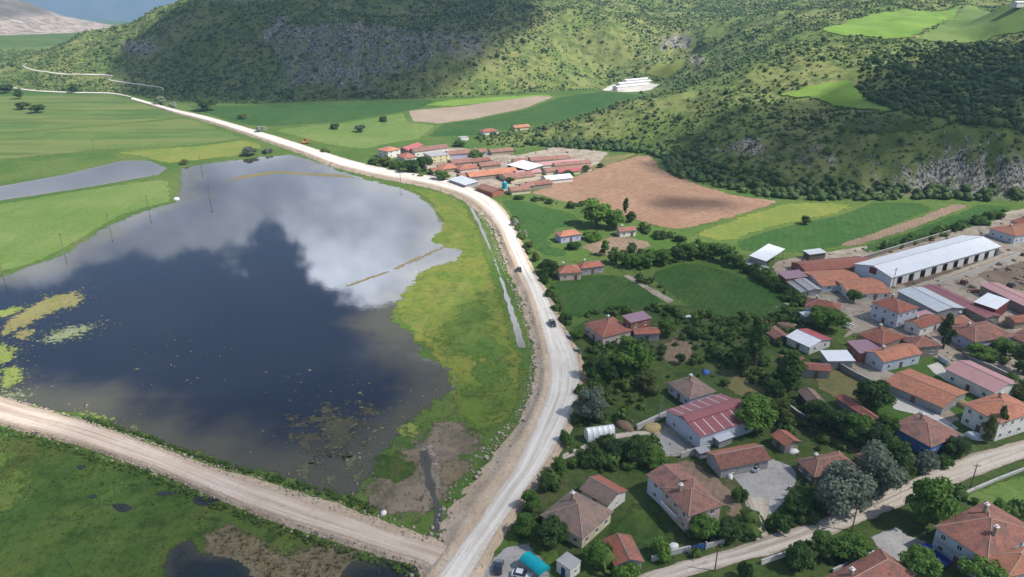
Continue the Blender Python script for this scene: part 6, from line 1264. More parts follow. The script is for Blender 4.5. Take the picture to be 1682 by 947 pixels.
# undergrowth in the village and along verges
def fill(px, dens, avoid=True):
    q = np.array(W(px)); x0, y0 = q.min(0); x1, y1 = q.max(0); n = int((x1 - x0) * (y1 - y0) * dens); c = np.column_stack([rng.uniform(x0, x1, n), rng.uniform(y0, y1, n)]); c = c[inpoly(q, c[:, 0], c[:, 1])]
    if avoid:
        for cen, rz, lx, ly in BUILT:
            d = c - cen; u = d @ np.array([math.cos(rz), math.sin(rz)]); v_ = d @ np.array([-math.sin(rz), math.cos(rz)]); c = c[~((np.abs(u) < lx / 2 + .4) & (np.abs(v_) < ly / 2 + .4))]
    return c
UG = [([(955, 650), (985, 560), (1075, 565), (1085, 610), (1060, 650), (1050, 690), (955, 700), (940, 690)], 0.10), ([(940, 735), (1000, 725), (1065, 715), (1085, 755), (1065, 770), (1000, 775), (960, 780), (925, 770)], 0.16), ([(855, 850), (890, 810), (915, 770), (935, 775), (900, 830), (890, 860), (930, 890), (890, 895), (850, 880)], 0.16),
      ([(1125, 900), (1140, 870), (1230, 860), (1240, 885), (1140, 915)], 0.14), ([(1270, 870), (1280, 840), (1330, 820), (1420, 830), (1400, 838), (1290, 872)], 0.16), ([(1100, 510), (1200, 525), (1300, 510), (1320, 530), (1290, 560), (1200, 560), (1110, 545)], 0.07), ([(1170, 560), (1260, 590), (1300, 620), (1290, 650), (1200, 620), (1160, 590)], 0.07),
      ([(1290, 660), (1340, 660), (1460, 715), (1500, 750), (1480, 770), (1400, 730), (1320, 700)], 0.12), ([(1220, 660), (1290, 670), (1320, 720), (1310, 745), (1270, 700)], 0.10), ([(1250, 700), (1330, 690), (1400, 740), (1330, 740)], 0.05), ([(1490, 760), (1570, 730), (1600, 740), (1520, 775)], 0.14), ([(1300, 900), (1420, 880), (1430, 910), (1340, 930), (1290, 935)], 0.13), ([(1640, 830), (1720, 850), (1720, 890), (1660, 870)], 0.14),
      ([(900, 450), (935, 535), (955, 560), (945, 562), (905, 480), (880, 425)], 0.14), ([(845, 355), (862, 392), (888, 440), (880, 440), (850, 385), (838, 360)], 0.12), ([(940, 520), (1010, 505), (1090, 500), (1100, 512), (1030, 515), (950, 532)], 0.10), ([(1000, 415), (1200, 405), (1230, 430), (1130, 428), (1050, 445), (1010, 440)], 0.10), ([(1215, 428), (1330, 500), (1300, 500), (1205, 440)], 0.10),
      ([(1030, 452), (1045, 450), (1120, 490), (1110, 494)], 0.10), ([(1040, 368), (1130, 395), (1190, 405), (1120, 405), (1050, 380)], 0.06), ([(1580, 560), (1700, 560), (1700, 610), (1600, 590)], 0.10), ([(1640, 620), (1720, 610), (1720, 660), (1660, 655)], 0.10), ([(1430, 408), (1600, 362), (1660, 342), (1660, 348), (1560, 384), (1440, 416)], 0.06), ([(840, 318), (1000, 342), (1060, 368), (1000, 352), (900, 332)], 0.05), ([(610, 262), (720, 292), (710, 298), (605, 272)], 0.05), ([(1540, 860), (1560, 820), (1600, 800), (1640, 830), (1600, 850)], 0.05), ([(990, 930), (1120, 915), (1140, 925), (1040, 945), (1000, 955)], 0.12)]
cs = np.concatenate([fill(p_, d_ * 1.15) for p_, d_ in UG] + [fill([(960, 560), (1100, 545), (1320, 520), (1330, 640), (1280, 700), (1100, 620), (960, 700)], 0.035), fill([(1080, 505), (1230, 530), (1300, 500), (1320, 520), (1200, 575), (1100, 545)], 0.06)]); print('undergrowth', len(cs))
scatter('undergrowth', 'tangled green undergrowth between the houses and along verges', np.column_stack([cs, np.zeros(len(cs))]), np.clip(rng.lognormal(0.12, 0.45, len(cs)), 0.4, 3.0), BU, BUSHM, None, (0.7, 1.3), 0.05)
# tufts in the meadow, verges, marsh
TG = [([(0, 705), (120, 728), (280, 784), (440, 845), (560, 888), (700, 935), (710, 1000), (-40, 1000)], 1.3), ([(250, 725), (380, 765), (520, 812), (600, 812), (640, 850), (560, 840), (400, 785), (300, 750)], 0.9), ([(590, 735), (690, 750), (695, 790), (590, 795)], 1.0), ([(985, 860), (1040, 820), (1085, 830), (1125, 895), (1060, 905)], 0.6), ([(1555, 815), (1690, 765), (1700, 860), (1640, 850)], 0.6), ([(880, 600), (960, 650), (1000, 640), (1060, 690), (940, 700)], 0.4)]
cs = np.concatenate([fill(p_, d_) for p_, d_ in TG]); print('tufts', len(cs))
lk = np.array(W(LAKE)); cs = cs[~inpoly(lk, cs[:, 0], cs[:, 1])]
scatter('grass', 'long grass tufts in the wet meadow and gardens', np.column_stack([cs, np.full(len(cs), 0.02)]), rng.lognormal(-1.45, .35, len(cs)), TU, TUFTM, np.clip(fbm(cs[:, 0] / 12, cs[:, 1] / 12, 9, 3) * 1.5 - .3, 0, 1), (0.6, 1.0))
cs = fill([(690, 560), (740, 420), (790, 430), (815, 470), (850, 560), (872, 600), (868, 650), (840, 700), (790, 725), (750, 680), (700, 600)], 0.5); dn_ = fbm(cs[:, 0] / 14, cs[:, 1] / 14, 61, 4); pyy = np.array([topx((x, y, 0))[1] for x, y in cs]); cs = cs[rng.uniform(0, 1, len(cs)) < sstep(.38, .62, dn_) * (0.15 + 0.85 * sstep(450, 640, pyy))]
scatter('grass', 'rough grass tufts on the marsh bank', np.column_stack([cs, np.full(len(cs), 0.03)]), rng.uniform(0.2, 0.55, len(cs)), TU, mat_leaf('marsh_blades', (0.085, 0.14, 0.024), (0.13, 0.17, 0.036), (0.07, 0.11, 0.02), True), None, (0.5, 0.9))
cs = fill([(335, 875), (380, 862), (430, 884), (470, 908), (520, 893), (600, 900), (560, 940), (500, 990), (400, 990), (440, 930), (345, 905)], 1.2); scatter('reeds', 'dead brown reeds by the dark pond', np.column_stack([cs, np.full(len(cs), 0.02)]), rng.uniform(0.3, 0.9, len(cs)), TU, REEDM, None, (0.8, 1.5))
cs = fill([(0, 705), (120, 728), (280, 784), (440, 845), (560, 888), (640, 915), (600, 1000), (-40, 1000)], 0.5); dn_ = fbm(cs[:, 0] / 9, cs[:, 1] / 9, 33, 4); cs = cs[rng.uniform(0, 1, len(cs)) < sstep(.42, .62, dn_)]
scatter('grass', 'ranker darker tussocks in the wet meadow', np.column_stack([cs, np.full(len(cs), 0.02)]), rng.lognormal(-0.85, .3, len(cs)), TU, mat_leaf('tussock_blades', (0.040, 0.085, 0.016), (0.070, 0.115, 0.024), (0.03, 0.062, 0.013), True), None, (0.5, 0.9))
verge = np.concatenate([along(sL, wu, 420, 0.98, 1.5, 0, 62, 148, 1), along(sR, 1.8, 420, 0.9, 2.2, 0, 20, None, -1)])
scatter('undergrowth', 'green weeds along the dirt causeway', verge, np.clip(rng.lognormal(-0.9, 0.35, len(verge)), 0.2, 0.7), BU, BUSHM, None, (0.6, 1.0), 0.05)
# water weed mats
WEEDY = mat_soil('weed_yellow', (0.27, 0.22, 0.10), (0.20, 0.20, 0.07), (0.12, 0.13, 0.05), 0.2, 0.9, 0.8, feather=4.0, ragged=1.7, fray=0.45)
WEEDG = mat_soil('weed_green', (0.19, 0.25, 0.055), (0.24, 0.27, 0.075), (0.12, 0.16, 0.04), 0.2, 0.9, 0.8, feather=3.5, ragged=1.7, fray=0.5)
WEEDP = mat_soil('weed_pale', (0.24, 0.27, 0.17), (0.20, 0.24, 0.12), (0.14, 0.16, 0.08), 0.2, 0.9, 0.8, feather=4.5, ragged=2.2, fray=0.6)
for lb, pl, mt in [('large yellow weed mat on the western lake', [(0, 530), (40, 505), (70, 488), (100, 480), (135, 476), (144, 490), (130, 505), (95, 512), (60, 530), (20, 550), (-20, 560)], WEEDY), ('green weed strip beside the yellow mat', [(-20, 512), (20, 502), (50, 500), (30, 516), (-20, 530)], WEEDG),
                   ('pale speckled weed mat below the yellow one', [(80, 545), (120, 532), (168, 530), (150, 545), (125, 556), (90, 566), (60, 560)], WEEDP), ('second yellow mat at the left lake edge', [(10, 548), (50, 535), (70, 545), (50, 560), (20, 562)], WEEDY), ('lime weed raft at the left frame edge', [(-20, 566), (15, 560), (32, 572), (28, 592), (5, 602), (-20, 600)], WEEDG), ('lower lime weed raft at the left frame edge', [(-10, 612), (20, 595), (45, 605), (44, 625), (20, 640), (-10, 640)], WEEDG),
                   ('weed fringe at the causeway start', [(-10, 640), (30, 636), (55, 648), (50, 664), (0, 655)], WEEDP), ('bright green weed strip near the causeway', [(115, 672), (150, 674), (195, 684), (200, 696), (170, 696), (125, 684)], WEEDG), ('small bright weed patch by the causeway', [(205, 698), (232, 700), (240, 714), (215, 712)], WEEDG),
                   ('brown weed veil in the southern lake', [(440, 690), (520, 660), (600, 655), (640, 680), (600, 740), (540, 770), (470, 750)], mat_soil('weed_veil', (0.06, 0.06, 0.04), (0.08, 0.075, 0.05), (0.04, 0.045, 0.03), 0.2, 0.7, 0.5, feather=14, ragged=2.2)), ('pale weed speckles at the southern shore', [(470, 755), (560, 745), (620, 755), (600, 800), (520, 805)], mat_soil('weed_speckle', (0.14, 0.15, 0.09), (0.10, 0.11, 0.06), (0.05, 0.06, 0.03), 0.3, 0.9, 0.5, feather=12, ragged=2.4)), ('pale weed line off the east shore', [(742, 612), (756, 618), (752, 650), (742, 650)], WEEDP), ('weed clump off the green islet', [(640, 700), (680, 690), (700, 705), (680, 725), (650, 722)], WEEDG)]:
    o = sheet('water_weed', W(pl), 0.085, mt, 1.5, 1.2, 1.6, seed=len(lb)); tag(o, lb, kind='stuff')

# small floating weeds and drowned plants that fray the mats and the southern shore
def spray(px, n, sp):
    q = np.array(W(px)); c = q[rng.integers(0, len(q), n)] + (q[rng.integers(0, len(q), n)] - q[rng.integers(0, len(q), n)]) * rng.uniform(0, .5, (n, 1)) + rng.normal(size=(n, 2)) * sp; return c[inpoly(lk, c[:, 0], c[:, 1])]
cs = np.concatenate([spray([(20, 545), (70, 488), (135, 480), (90, 515)], 260, 3.5), spray([(80, 550), (165, 532), (120, 555)], 220, 3.0), spray([(5, 580), (30, 580), (30, 620), (10, 640), (40, 650)], 260, 3.0), spray([(130, 675), (200, 695), (230, 706)], 90, 2.0), spray([(480, 760), (560, 750), (620, 745), (600, 790), (540, 795), (650, 715)], 420, 6.0), spray([(580, 690), (640, 700), (690, 680), (740, 640)], 200, 4.0), spray([(240, 560), (300, 600), (330, 580)], 60, 8.0), spray([(500, 620), (560, 660), (620, 650)], 60, 8.0)])
def proto_mat(seed):
    r_ = np.random.default_rng(seed); V = IV * r_.uniform(.5, 1.2, (12, 1)) * np.array([1.3, .7, .04]); return V, IF
scatter('water_weed', 'floating weed flecks on the lake', np.column_stack([cs, np.full(len(cs), 0.10)]), np.clip(rng.lognormal(-1.35, .5, len(cs)), .1, 0.8), [proto_mat(i) for i in range(8)], mat_leaf('weed_flecks', (0.11, 0.125, 0.06), (0.18, 0.18, 0.10), (0.07, 0.085, 0.04), True, 0.1), None, (0.6, 1.0))
cs = fill([(590, 840), (600, 790), (650, 740), (700, 690), (750, 680), (800, 710), (770, 770), (735, 840), (700, 870)], 1.1); dn_ = fbm(cs[:, 0] / 6, cs[:, 1] / 6, 91, 4); cs = cs[dn_ > 0.52]; cs = cs[~inpoly(lk, cs[:, 0], cs[:, 1])]
scatter('grass', 'sparse green and brown plants on the muddy shore', np.column_stack([cs, np.full(len(cs), 0.04)]), rng.lognormal(-1.1, .35, len(cs)), TU, mat_leaf('shore_plants', (0.075, 0.10, 0.03), (0.12, 0.115, 0.05), (0.14, 0.11, 0.065), True, 0.15), None, (0.5, 1.0))
# ------------------------------------------------------------------ vehicles
RUBBER = mat_plain('tyre_rubber', (0.02, 0.02, 0.02), 0.8); LAMP = mat_plain('lamp_glass', (0.7, 0.7, 0.65), 0.2); RED = mat_plain('tail_lamp', (0.4, 0.02, 0.02), 0.3)
def paint(name, c): 
    m = NT(name); return m.done(m.bsdf(c, 0.35, 0.5, Coat_Weight=0.6))
def wheel_part(root, x, y, r=0.32, w=0.2, z=None):
    z = r if z is None else z
    t = MB(); t.tube([(x, y - w / 2, z), (x, y + w / 2, z)], r, 12); o = t.build('wheel', RUBBER, root); k = MB(); k.tube([(x, y - w / 2 - .01, z), (x, y + w / 2 + .01, z)], r * .55, 8); k.build('rim', STEEL, o)
def place(px0, px1):
    """ground points under the rear and the front of a vehicle"""
    a, b = P(*px0)[:2], P(*px1)[:2]; c = (a + b) / 2; return (c[0], c[1]), math.atan2(b[1] - a[1], b[0] - a[0])
def car(label, px0, px1, col, z=0.03, van=False, s=1.0):
    c, rz = place(px0, px1); root = empty('car', (*c, z), rz); root.scale = (s, s, s); tag(root, label, 'van' if van else 'car')
    pm = paint('car_paint_' + label.replace(' ', '_')[:18], col); W2 = 0.86
    lo = [(-2.1, .35), (-2.15, .62), (-2.05, .92), (-1.2, .98), (0.9, .95), (2.0, .78), (2.15, .55), (2.1, .33)] if not van else [(-2.1, .35), (-2.15, .7), (-2.1, 1.1), (1.0, 1.1), (2.0, .95), (2.15, .6), (2.1, .33)]
    cab = [(-1.75, .98), (-1.25, 1.42), (0.25, 1.45), (0.95, .97)] if not van else [(-2.05, 1.1), (-1.95, 1.85), (0.9, 1.85), (1.55, 1.08)]
    def loft(prof, inset, name, mat, par):
        k = MB(); n = len(prof); rows = []
        for y, sh in ((-W2, inset), (-W2 + .12, 0), (W2 - .12, 0), (W2, inset)):
            cx_ = sum(p[0] for p in prof) / n; rows.append([(cx_ + (p[0] - cx_) * (1 - sh), y * (1 - (0.14 * max(0, (p[1] - .95) / .5) if name != 'body' else 0)), p[1] - (sh * .5 if p[1] > .6 else 0)) for p in prof])
        for i in range(3):
            for j in range(n): k.poly([rows[i][j], rows[i + 1][j], rows[i + 1][(j + 1) % n], rows[i][(j + 1) % n]])
        k.poly(rows[0][::-1]); k.poly(rows[3]); return k.build(name, mat, par, True)
    b = loft(lo, .05, 'body', pm, root); g = loft(cab, .03, 'cabin_glass', GLASS, root)
    r_ = MB(); x0, x1 = cab[1][0] + .05, cab[2][0] - .02; zt = cab[1][1]; r_.box((x0, -W2 * .80, zt - .01), (x1, W2 * .80, zt + .05)); r_.build('roof_panel', pm, root)
    for x in (-1.3, 1.35):
        for y in (-W2 + .05, W2 - .05): wheel_part(root, x, y)
    for y in (-.62, .62):
        k = MB(); k.box((2.02, y - .17, .55), (2.16, y + .17, .72)); k.build('headlight', LAMP, root); k = MB(); k.box((-2.17, y - .16, .65), (-2.05, y + .16, .82)); k.build('tail_light', RED, root)
    return root
car('dark car driving down the white main road', (903, 530), (912, 546), (0.022, 0.028, 0.034), 1.2, s=1.15)
car('small dark car far up the main road', (851, 443), (855, 454), (0.05, 0.03, 0.03), 1.2)
car('dark blue car parked beside the turquoise awning', (817, 946), (821, 922), (0.02, 0.025, 0.045), 0.05)
car('silver car cut by the bottom edge by the awning', (842, 944), (872, 950), (0.60, 0.63, 0.67), 0.05)
car('dark car parked under the roadside trees', (932, 550), (939, 566), (0.03, 0.03, 0.035), 0.1)
car('second dark car parked down the road from the trees', (943, 572), (951, 588), (0.04, 0.04, 0.045), 0.1)
car('white car parked at the round village tree', (1384, 541), (1402, 532), (0.72, 0.73, 0.74), 0.05)
car('white van on the gravel forecourt', (1208, 772), (1228, 767), (0.74, 0.76, 0.78), 0.05, True)
car('pale blue car on the gravel forecourt', (1234, 776), (1250, 764), (0.45, 0.55, 0.62), 0.05)
# blue truck
c, rz = place((1551, 931), (1519, 909)); root = empty('truck', (*c, 0.05), rz); tag(root, 'deep blue small truck beside the corner house', 'truck'); BLUEP = paint('truck_blue', (0.012, 0.03, 0.26))
k = MB(); k.prism([(-1.0, .5), (1.0, .5), (1.0, 1.4), (.9, 2.2), (-.9, 2.2), (-1.0, 1.4)], 1.3, 2.9); k.build('cab', BLUEP, root)
k = MB(); k.box((2.9, -.85, 1.35), (2.94, .85, 2.05)); k.box((1.6, -1.01, 1.4), (2.6, -.98, 2.0)); k.box((1.6, .98, 1.4), (2.6, 1.01, 2.0)); k.build('cab_glass', GLASS, root)
k = MB(); k.box((-2.9, -1.1, .9), (1.2, 1.1, 1.05)); k.box((-2.9, -1.1, 1.05), (-2.82, 1.1, 1.6)); k.box((-2.9, -1.1, 1.05), (1.2, -1.02, 1.6)); k.box((-2.9, 1.02, 1.05), (1.2, 1.1, 1.6)); k.build('cargo_bed', BLUEP, root)
k = MB(); k.box((-2.8, -.4, .6), (2.6, .4, .9)); k.build('chassis', STEEL, root)
for x in (-2.0, 2.1):
    for y in (-.9, .9): wheel_part(root, x, y, .42, .26)
def tractor(label, px0, px1, col, z=0.05):
    c, rz = place(px0, px1); root = empty('tractor', (*c, z), rz); tag(root, label, 'tractor'); pm = paint('tractor_paint_' + str(len(label)), col)
    k = MB(); k.prism([(-.38, .75), (.38, .75), (.36, 1.45), (.2, 1.55), (-.2, 1.55), (-.36, 1.45)], .1, 2.0); k.build('bonnet', pm, root)
    k = MB(); k.box((-1.1, -.6, .8), (.1, .6, 1.1)); k.box((-1.05, -.65, 2.45), (.15, .65, 2.55))
    for x in (-1.0, .08):
        for y in (-.58, .58): k.box((x - .04, y - .04, 1.1), (x + .04, y + .04, 2.45))
    k.build('cab', pm, root); k = MB(); k.box((-.9, -.25, 1.1), (-.4, .25, 1.5)); k.build('seat', RUBBER, root); k = MB(); k.tube([(1.3, .1, 1.5), (1.3, .1, 2.3)], .05, 6); k.build('exhaust', STEEL, root)
    for y in (-.85, .85): wheel_part(root, -.6, y, .78, .4); wheel_part(root, 1.5, y * .85, .45, .26)
tractor('red tractor standing in the barn yard', (1574, 470), (1592, 462), (0.36, 0.05, 0.03))
tractor('dark tractor by the pink sheet roof', (1652, 474), (1668, 468), (0.04, 0.045, 0.05))
tractor('grey tractor beside the galvanised shed', (1615, 540), (1634, 534), (0.06, 0.07, 0.09))
# excavator by the far road
q = P(501, 236); root = empty('excavator', tuple(q), 0.6); tag(root, 'orange excavator beside the far road above the lake', 'excavator'); OR = paint('excavator_orange', (0.55, 0.16, 0.04))
for y in (-1.1, 1.1): k = MB(); k.prism([(y - .3, 0), (y + .3, 0), (y + .3, .8), (y - .3, .8)], -2, 2); k.build('track', RUBBER, root)
k = MB(); k.box((-2, -1.3, .9), (1, 1.3, 2.2)); k.build('body', OR, root); k = MB(); k.box((-.2, .2, 2.2), (1.3, 1.3, 3.4)); k.build('cab', GLASS, root); k = MB(); k.bar((1, -.3, 1.8), (4, -.3, 4.2), .5); k.bar((4, -.3, 4.2), (5.6, -.3, 1.6), .4); k.build('boom', OR, root); k = MB(); k.prism([(-.9, .6), (.3, .6), (.3, 1.6), (-.9, 1.6)], 5.2, 6.2); k.build('bucket', STEEL, root)
# motorcycle
c, rz = place((1292, 806), (1302, 801)); root = empty('motorcycle', (*c, 0.05), rz); tag(root, 'black and white motorcycle parked at the forecourt edge', 'motorcycle')
for x in (-.65, .68): wheel_part(root, x, 0, .31, .12)
k = MB(); k.bar((-.6, 0, .4), (.4, 0, .5), .22, .3); k.bar((.35, 0, .55), (.62, 0, .98), .08); k.build('frame', STEEL, root); k = MB(); k.prism([(-.14, .62), (.14, .62), (.1, .86), (-.1, .86)], -.05, .4); k.build('fuel_tank', WHITEP, root); k = MB(); k.box((-.75, -.13, .68), (-.05, .13, .78)); k.build('seat', RUBBER, root); k = MB(); k.bar((.55, -.35, 1.0), (.55, .35, 1.0), .05); k.build('handlebar', STEEL, root)

# ------------------------------------------------------------------ awning, greenhouse, tanks
TEAL = mat_plain('turquoise_tarp', (0.0, 0.33, 0.40), 0.55, 0.3, 0, 0.12); cen, rz, lx, ly = frame_of((853, 917), (886, 943), (900, 927), 2.6, 'LM')
root = empty('awning', (cen[0], cen[1], 0), rz); tag(root, 'turquoise tarpaulin awning on posts by the road junction', 'awning'); k = MB(); N = 8
prof = [(-ly / 2 + ly * i / N, 2.5 + .75 * math.sin(math.pi * i / N) ** .8) for i in range(N + 1)]; xs = [-lx / 2 + lx * i / 6 for i in range(7)]
for i in range(6):
    for j in range(N):
        s = lambda x, p, ii: (x, p[0], p[1] - (.07 if ii % 2 else 0)); k.poly([s(xs[i], prof[j], i), s(xs[i + 1], prof[j], i + 1), s(xs[i + 1], prof[j + 1], i + 1), s(xs[i], prof[j + 1], i)])
for x in (xs[0], xs[-1]): k.poly([(x, *p) for p in prof] + [(x, ly / 2, 2.2), (x, -ly / 2, 2.2)])
for y in (-ly / 2, ly / 2): k.poly([(xs[0], y, 2.15), (xs[-1], y, 2.15), (xs[-1], y, 2.5), (xs[0], y, 2.5)])
k.build('canopy', TEAL, root, True)
for x in (-lx / 2 + .1, 0, lx / 2 - .1):
    for y in (-ly / 2 + .08, ly / 2 - .08): p = MB(); p.box((x - .05, y - .05, -.1), (x + .05, y + .05, 2.45)); p.build('post', STEEL, root)
m = NT('plastic_film'); FILM = m.done(m.bsdf(m.mix(m.rng(m.noise(1.2, 5, .6, m.coord()), .4, .7, 0, .5), (0.82, 0.83, 0.85), (0.66, 0.69, 0.72)), 0.35, 0.5, m.bump(m.noise(1.6, 4, .6, m.coord()), .5, .3)))
cen, rz, lx, ly = frame_of((959, 714), (966, 727), (1006, 713), 0.3, 'MR'); root = empty('greenhouse', (cen[0], cen[1], 0), rz); tag(root, 'small white plastic tunnel greenhouse near the main road', 'greenhouse'); k = MB(); N = 12; K = 10
prof = [(-ly / 2 * math.cos(math.pi * i / N), 3.7 * math.sin(math.pi * i / N) ** .75) for i in range(N + 1)]
for i in range(K):
    for j in range(N):
        pt = lambda a, b: (-lx / 2 + lx * a / K, prof[b][0] * (1 - .03 * (a % 2)), prof[b][1] * (1 - .035 * (a % 2))); k.poly([pt(i, j), pt(i + 1, j), pt(i + 1, j + 1), pt(i, j + 1)])
for a in (0, K): k.poly([(-lx / 2 + lx * a / K, p[0], p[1]) for p in prof])
k.build('plastic_cover', FILM, root, True)
for a in range(0, K + 1, 2):
    h_ = MB(); h_.tube([(-lx / 2 + lx * a / K, p[0] * 1.005, p[1] * 1.01) for p in prof], .05, 5); h_.build('hoop', STEEL, root)
q = P(829, 309); root = empty('water_tank', tuple(q)); tag(root, 'turquoise water tank in the far hamlet', 'tank'); k = MB(); k.tube([(0, 0, 0), (0, 0, 3.6), (0, 0, 3.9)], [1.5, 1.5, .5], 14); k.build('tank', TEAL, root, True); k = MB(); k.tube([(0, 0, 3.9), (0, 0, 4.15)], .45, 10); k.build('lid', WHITEP, root)
q = P(1580, 418); root = empty('water_tank', tuple(q), .4); tag(root, 'light blue trough by the barn pen', 'trough'); k = MB(); k.box((-3, -1, 0), (3, 1, .15)); k.box((-3, -1, .15), (3, -.85, 1.1)); k.box((-3, .85, .15), (3, 1, 1.1)); k.box((-3, -.85, .15), (-2.85, .85, 1.1)); k.box((2.85, -.85, .15), (3, .85, 1.1)); k.build('basin', mat_plain('trough_blue', (0.18, 0.42, 0.60)), root)
k = MB(); k.box((-2.84, -.84, .152), (2.84, .84, .9)); k.build('water', POND, root)

# ------------------------------------------------------------------ walls, fences, gate
def wall(label, px, h, mat, th=0.3, name='garden_wall', cope=True):
    pts_ = [P(a, b)[:2] for a, b in px]; c = sum(pts_) / len(pts_); root = empty(name, (c[0], c[1], 0)); tag(root, label, 'wall')
    for a, b in zip(pts_[:-1], pts_[1:]):
        k = MB(); d = b - a; L_ = np.hypot(*d); M = Matrix.Translation((a[0] - c[0], a[1] - c[1], 0)) @ Matrix.Rotation(math.atan2(d[1], d[0]), 4, 'Z'); k.box((0, -th / 2, -.2), (L_ + .1, th / 2, h), M); k.build('panel', mat, root)
        if cope: k = MB(); k.box((-.05, -th / 2 - .06, h + .002), (L_ + .15, th / 2 + .06, h + .10), M); k.build('coping', CONC, root)
wall('grey block wall around the walled farmyard', [(1374, 602), (1400, 618), (1432, 634), (1456, 645)], 1.9, WALLS['grey'])
wall('grey boundary wall behind the great barn', [(1384, 438), (1440, 420), (1500, 402), (1560, 384)], 2.0, WALLS['stone'])
wall('pen wall along the barn feed yard', [(1500, 480), (1560, 462), (1620, 440), (1672, 420)], 1.4, CONC)
wall('inner pen wall nearer the barn', [(1492, 476), (1545, 460), (1600, 438), (1640, 424), (1672, 418)], 1.2, WALLS['cream'])
wall('concrete wall from the striped barn to the greenhouse', [(1046, 706), (1095, 683)], 1.7, CONC, .5)
wall('grey garden wall along the village lane', [(1070, 922), (1100, 912), (1130, 905)], 1.3, CONC)
wall('grey garden wall beyond the blue gate', [(1160, 900), (1195, 890), (1234, 880)], 1.1, CONC)
wall('white block wall by the lane fork', [(1250, 927), (1285, 915), (1300, 912)], 1.2, WALLS['white'])
wall('pale wall along the lower lane garden', [(1565, 822), (1600, 805), (1640, 788), (1682, 772)], 0.7, CONC, .35)
wall('long grey base wall under the white sheet roof', [(1316, 617), (1350, 606), (1398, 590)], 1.6, WALLS['grey'])
wall('grey wall by the maroon roofed house', [(1540, 590), (1556, 600)], 1.6, WALLS['pale'])
wall('grey wall in front of the lavender house gardens', [(1588, 590), (1625, 605), (1660, 622)], 1.4, WALLS['grey'])
wall('low stone wall by the grassy lane', [(1290, 665), (1310, 680), (1330, 692)], 1.0, WALLS['stone'], .5)
wall('concrete kerb wall of the paved corner', [(1435, 910), (1400, 925), (1368, 940)], 0.9, CONC)
wall('forecourt wall behind the stucco house', [(1118, 752), (1150, 742), (1165, 740)], 1.6, CONC)
cen, rz, lx, ly = frame_of((1131, 905), (1160, 898), (1160, 897), 1.0, 'LM'); a, b = P(1132, 909)[:2], P(1159, 902)[:2]; c = (a + b) / 2; root = empty('gate', (*c, 0), math.atan2(*(b - a)[::-1])); tag(root, 'blue metal gate in the garden wall', 'gate'); L_ = np.hypot(*(b - a)); BG = paint('gate_blue', (0.03, 0.09, 0.32))
for s in (-1, 1): k = MB(); k.box((min(0, s * L_ / 2) + .03, -.04, .15), (max(0, s * L_ / 2) - .03, .04, 1.9)); k.build('leaf', BG, root); k = MB(); k.box((s * L_ / 2 - .15, -.18, -.1), (s * L_ / 2 + .15, .18, 2.1)); k.build('post', CONC, root)
# ------------------------------------------------------------------ utility poles
def pole(label, px, h=8.0, mat=None):
    q = P(*px); root = empty('utility_pole', tuple(q), random.uniform(-.4, .4)); tag(root, label, 'pole', 'utility poles'); k = MB(); k.tube([(0, 0, -.4), (0, 0, h)], [.17, .11], 7); k.build('shaft', mat or WOODM, root); k = MB(); k.box((-.9, -.06, h - .7), (.9, .06, h - .55)); k.build('crossarm', mat or WOODM, root)
    for x in (-.8, 0, .8): k = MB(); k.tube([(x, 0, h - .55), (x, 0, h - .32)], .05, 6); k.build('insulator', WHITEP, root)
for lb, a, h_ in [('utility pole by the lane below the garden wall', (1174, 938), 6.5), ('utility pole by the lane before the left willow', (1399, 872), 7.5), ('utility pole by the lane near the bright grass plot', (1594, 800), 7), ('pole in the lake edge at the left frame side', (5, 453), 8), ('pole at the corner of the bright pasture shore', (104, 409), 8), ('pole in the water off the pasture shore', (180, 374), 8), ('pole on the shore near the flooded strip', (244, 343), 8), ('pole standing alone in the upper lake', (345, 327), 8), ('pole at the lake head bank', (330, 272), 8), ('pole beside the main road at the far hamlet', (658, 300), 8), ('pole on the striped western crop', (155, 245), 8), ('pole by the far road bend', (372, 186), 8), ('utility pole in the village street', (1432, 512), 7), ('utility pole at the barn gate', (1466, 470), 8), ('utility pole by the main road verge', (960, 655), 7.5), ('utility pole at the dark plot corner', (922, 520), 7.5)]:
    pole(lb, a, h_)
# ------------------------------------------------------------------ small things lying about
TARPS = {'white': mat_plain('white_tarp', (0.72, 0.73, 0.74), .5), 'blue': mat_plain('blue_tarp', (0.05, 0.12, 0.40), .5), 'rust': mat_plain('rusty_scrap', (0.22, 0.10, 0.06), .8), 'straw': mat_plain('straw', (0.42, 0.33, 0.16), .95, .05), 'wood': WOODM}
def heap(label, px, sx, sy, sz, mt, cat, name):
    q = P(*px); r_ = np.random.default_rng(len(label) + int(px[0])); V = []; n, mR_ = 14, 5
    for j in range(mR_ + 1):
        t = j / mR_
        for i in range(n): a = 6.283 * i / n; rr = max(0.02, math.cos(t * 1.5707)) ** .7 * r_.uniform(.88, 1.1); V.append((sx * rr * math.cos(a), sy * rr * math.sin(a), sz * math.sin(t * 1.57) * r_.uniform(.9, 1.08) - .05))
    F = [(j * n + i, j * n + (i + 1) % n, (j + 1) * n + (i + 1) % n, (j + 1) * n + i) for j in range(mR_) for i in range(n)]
    o = link(name, npmesh(name, V, F, TARPS[mt], True)); o.location = tuple(q); o.rotation_euler = (0, 0, r_.uniform(0, 3)); tag(o, label, cat)
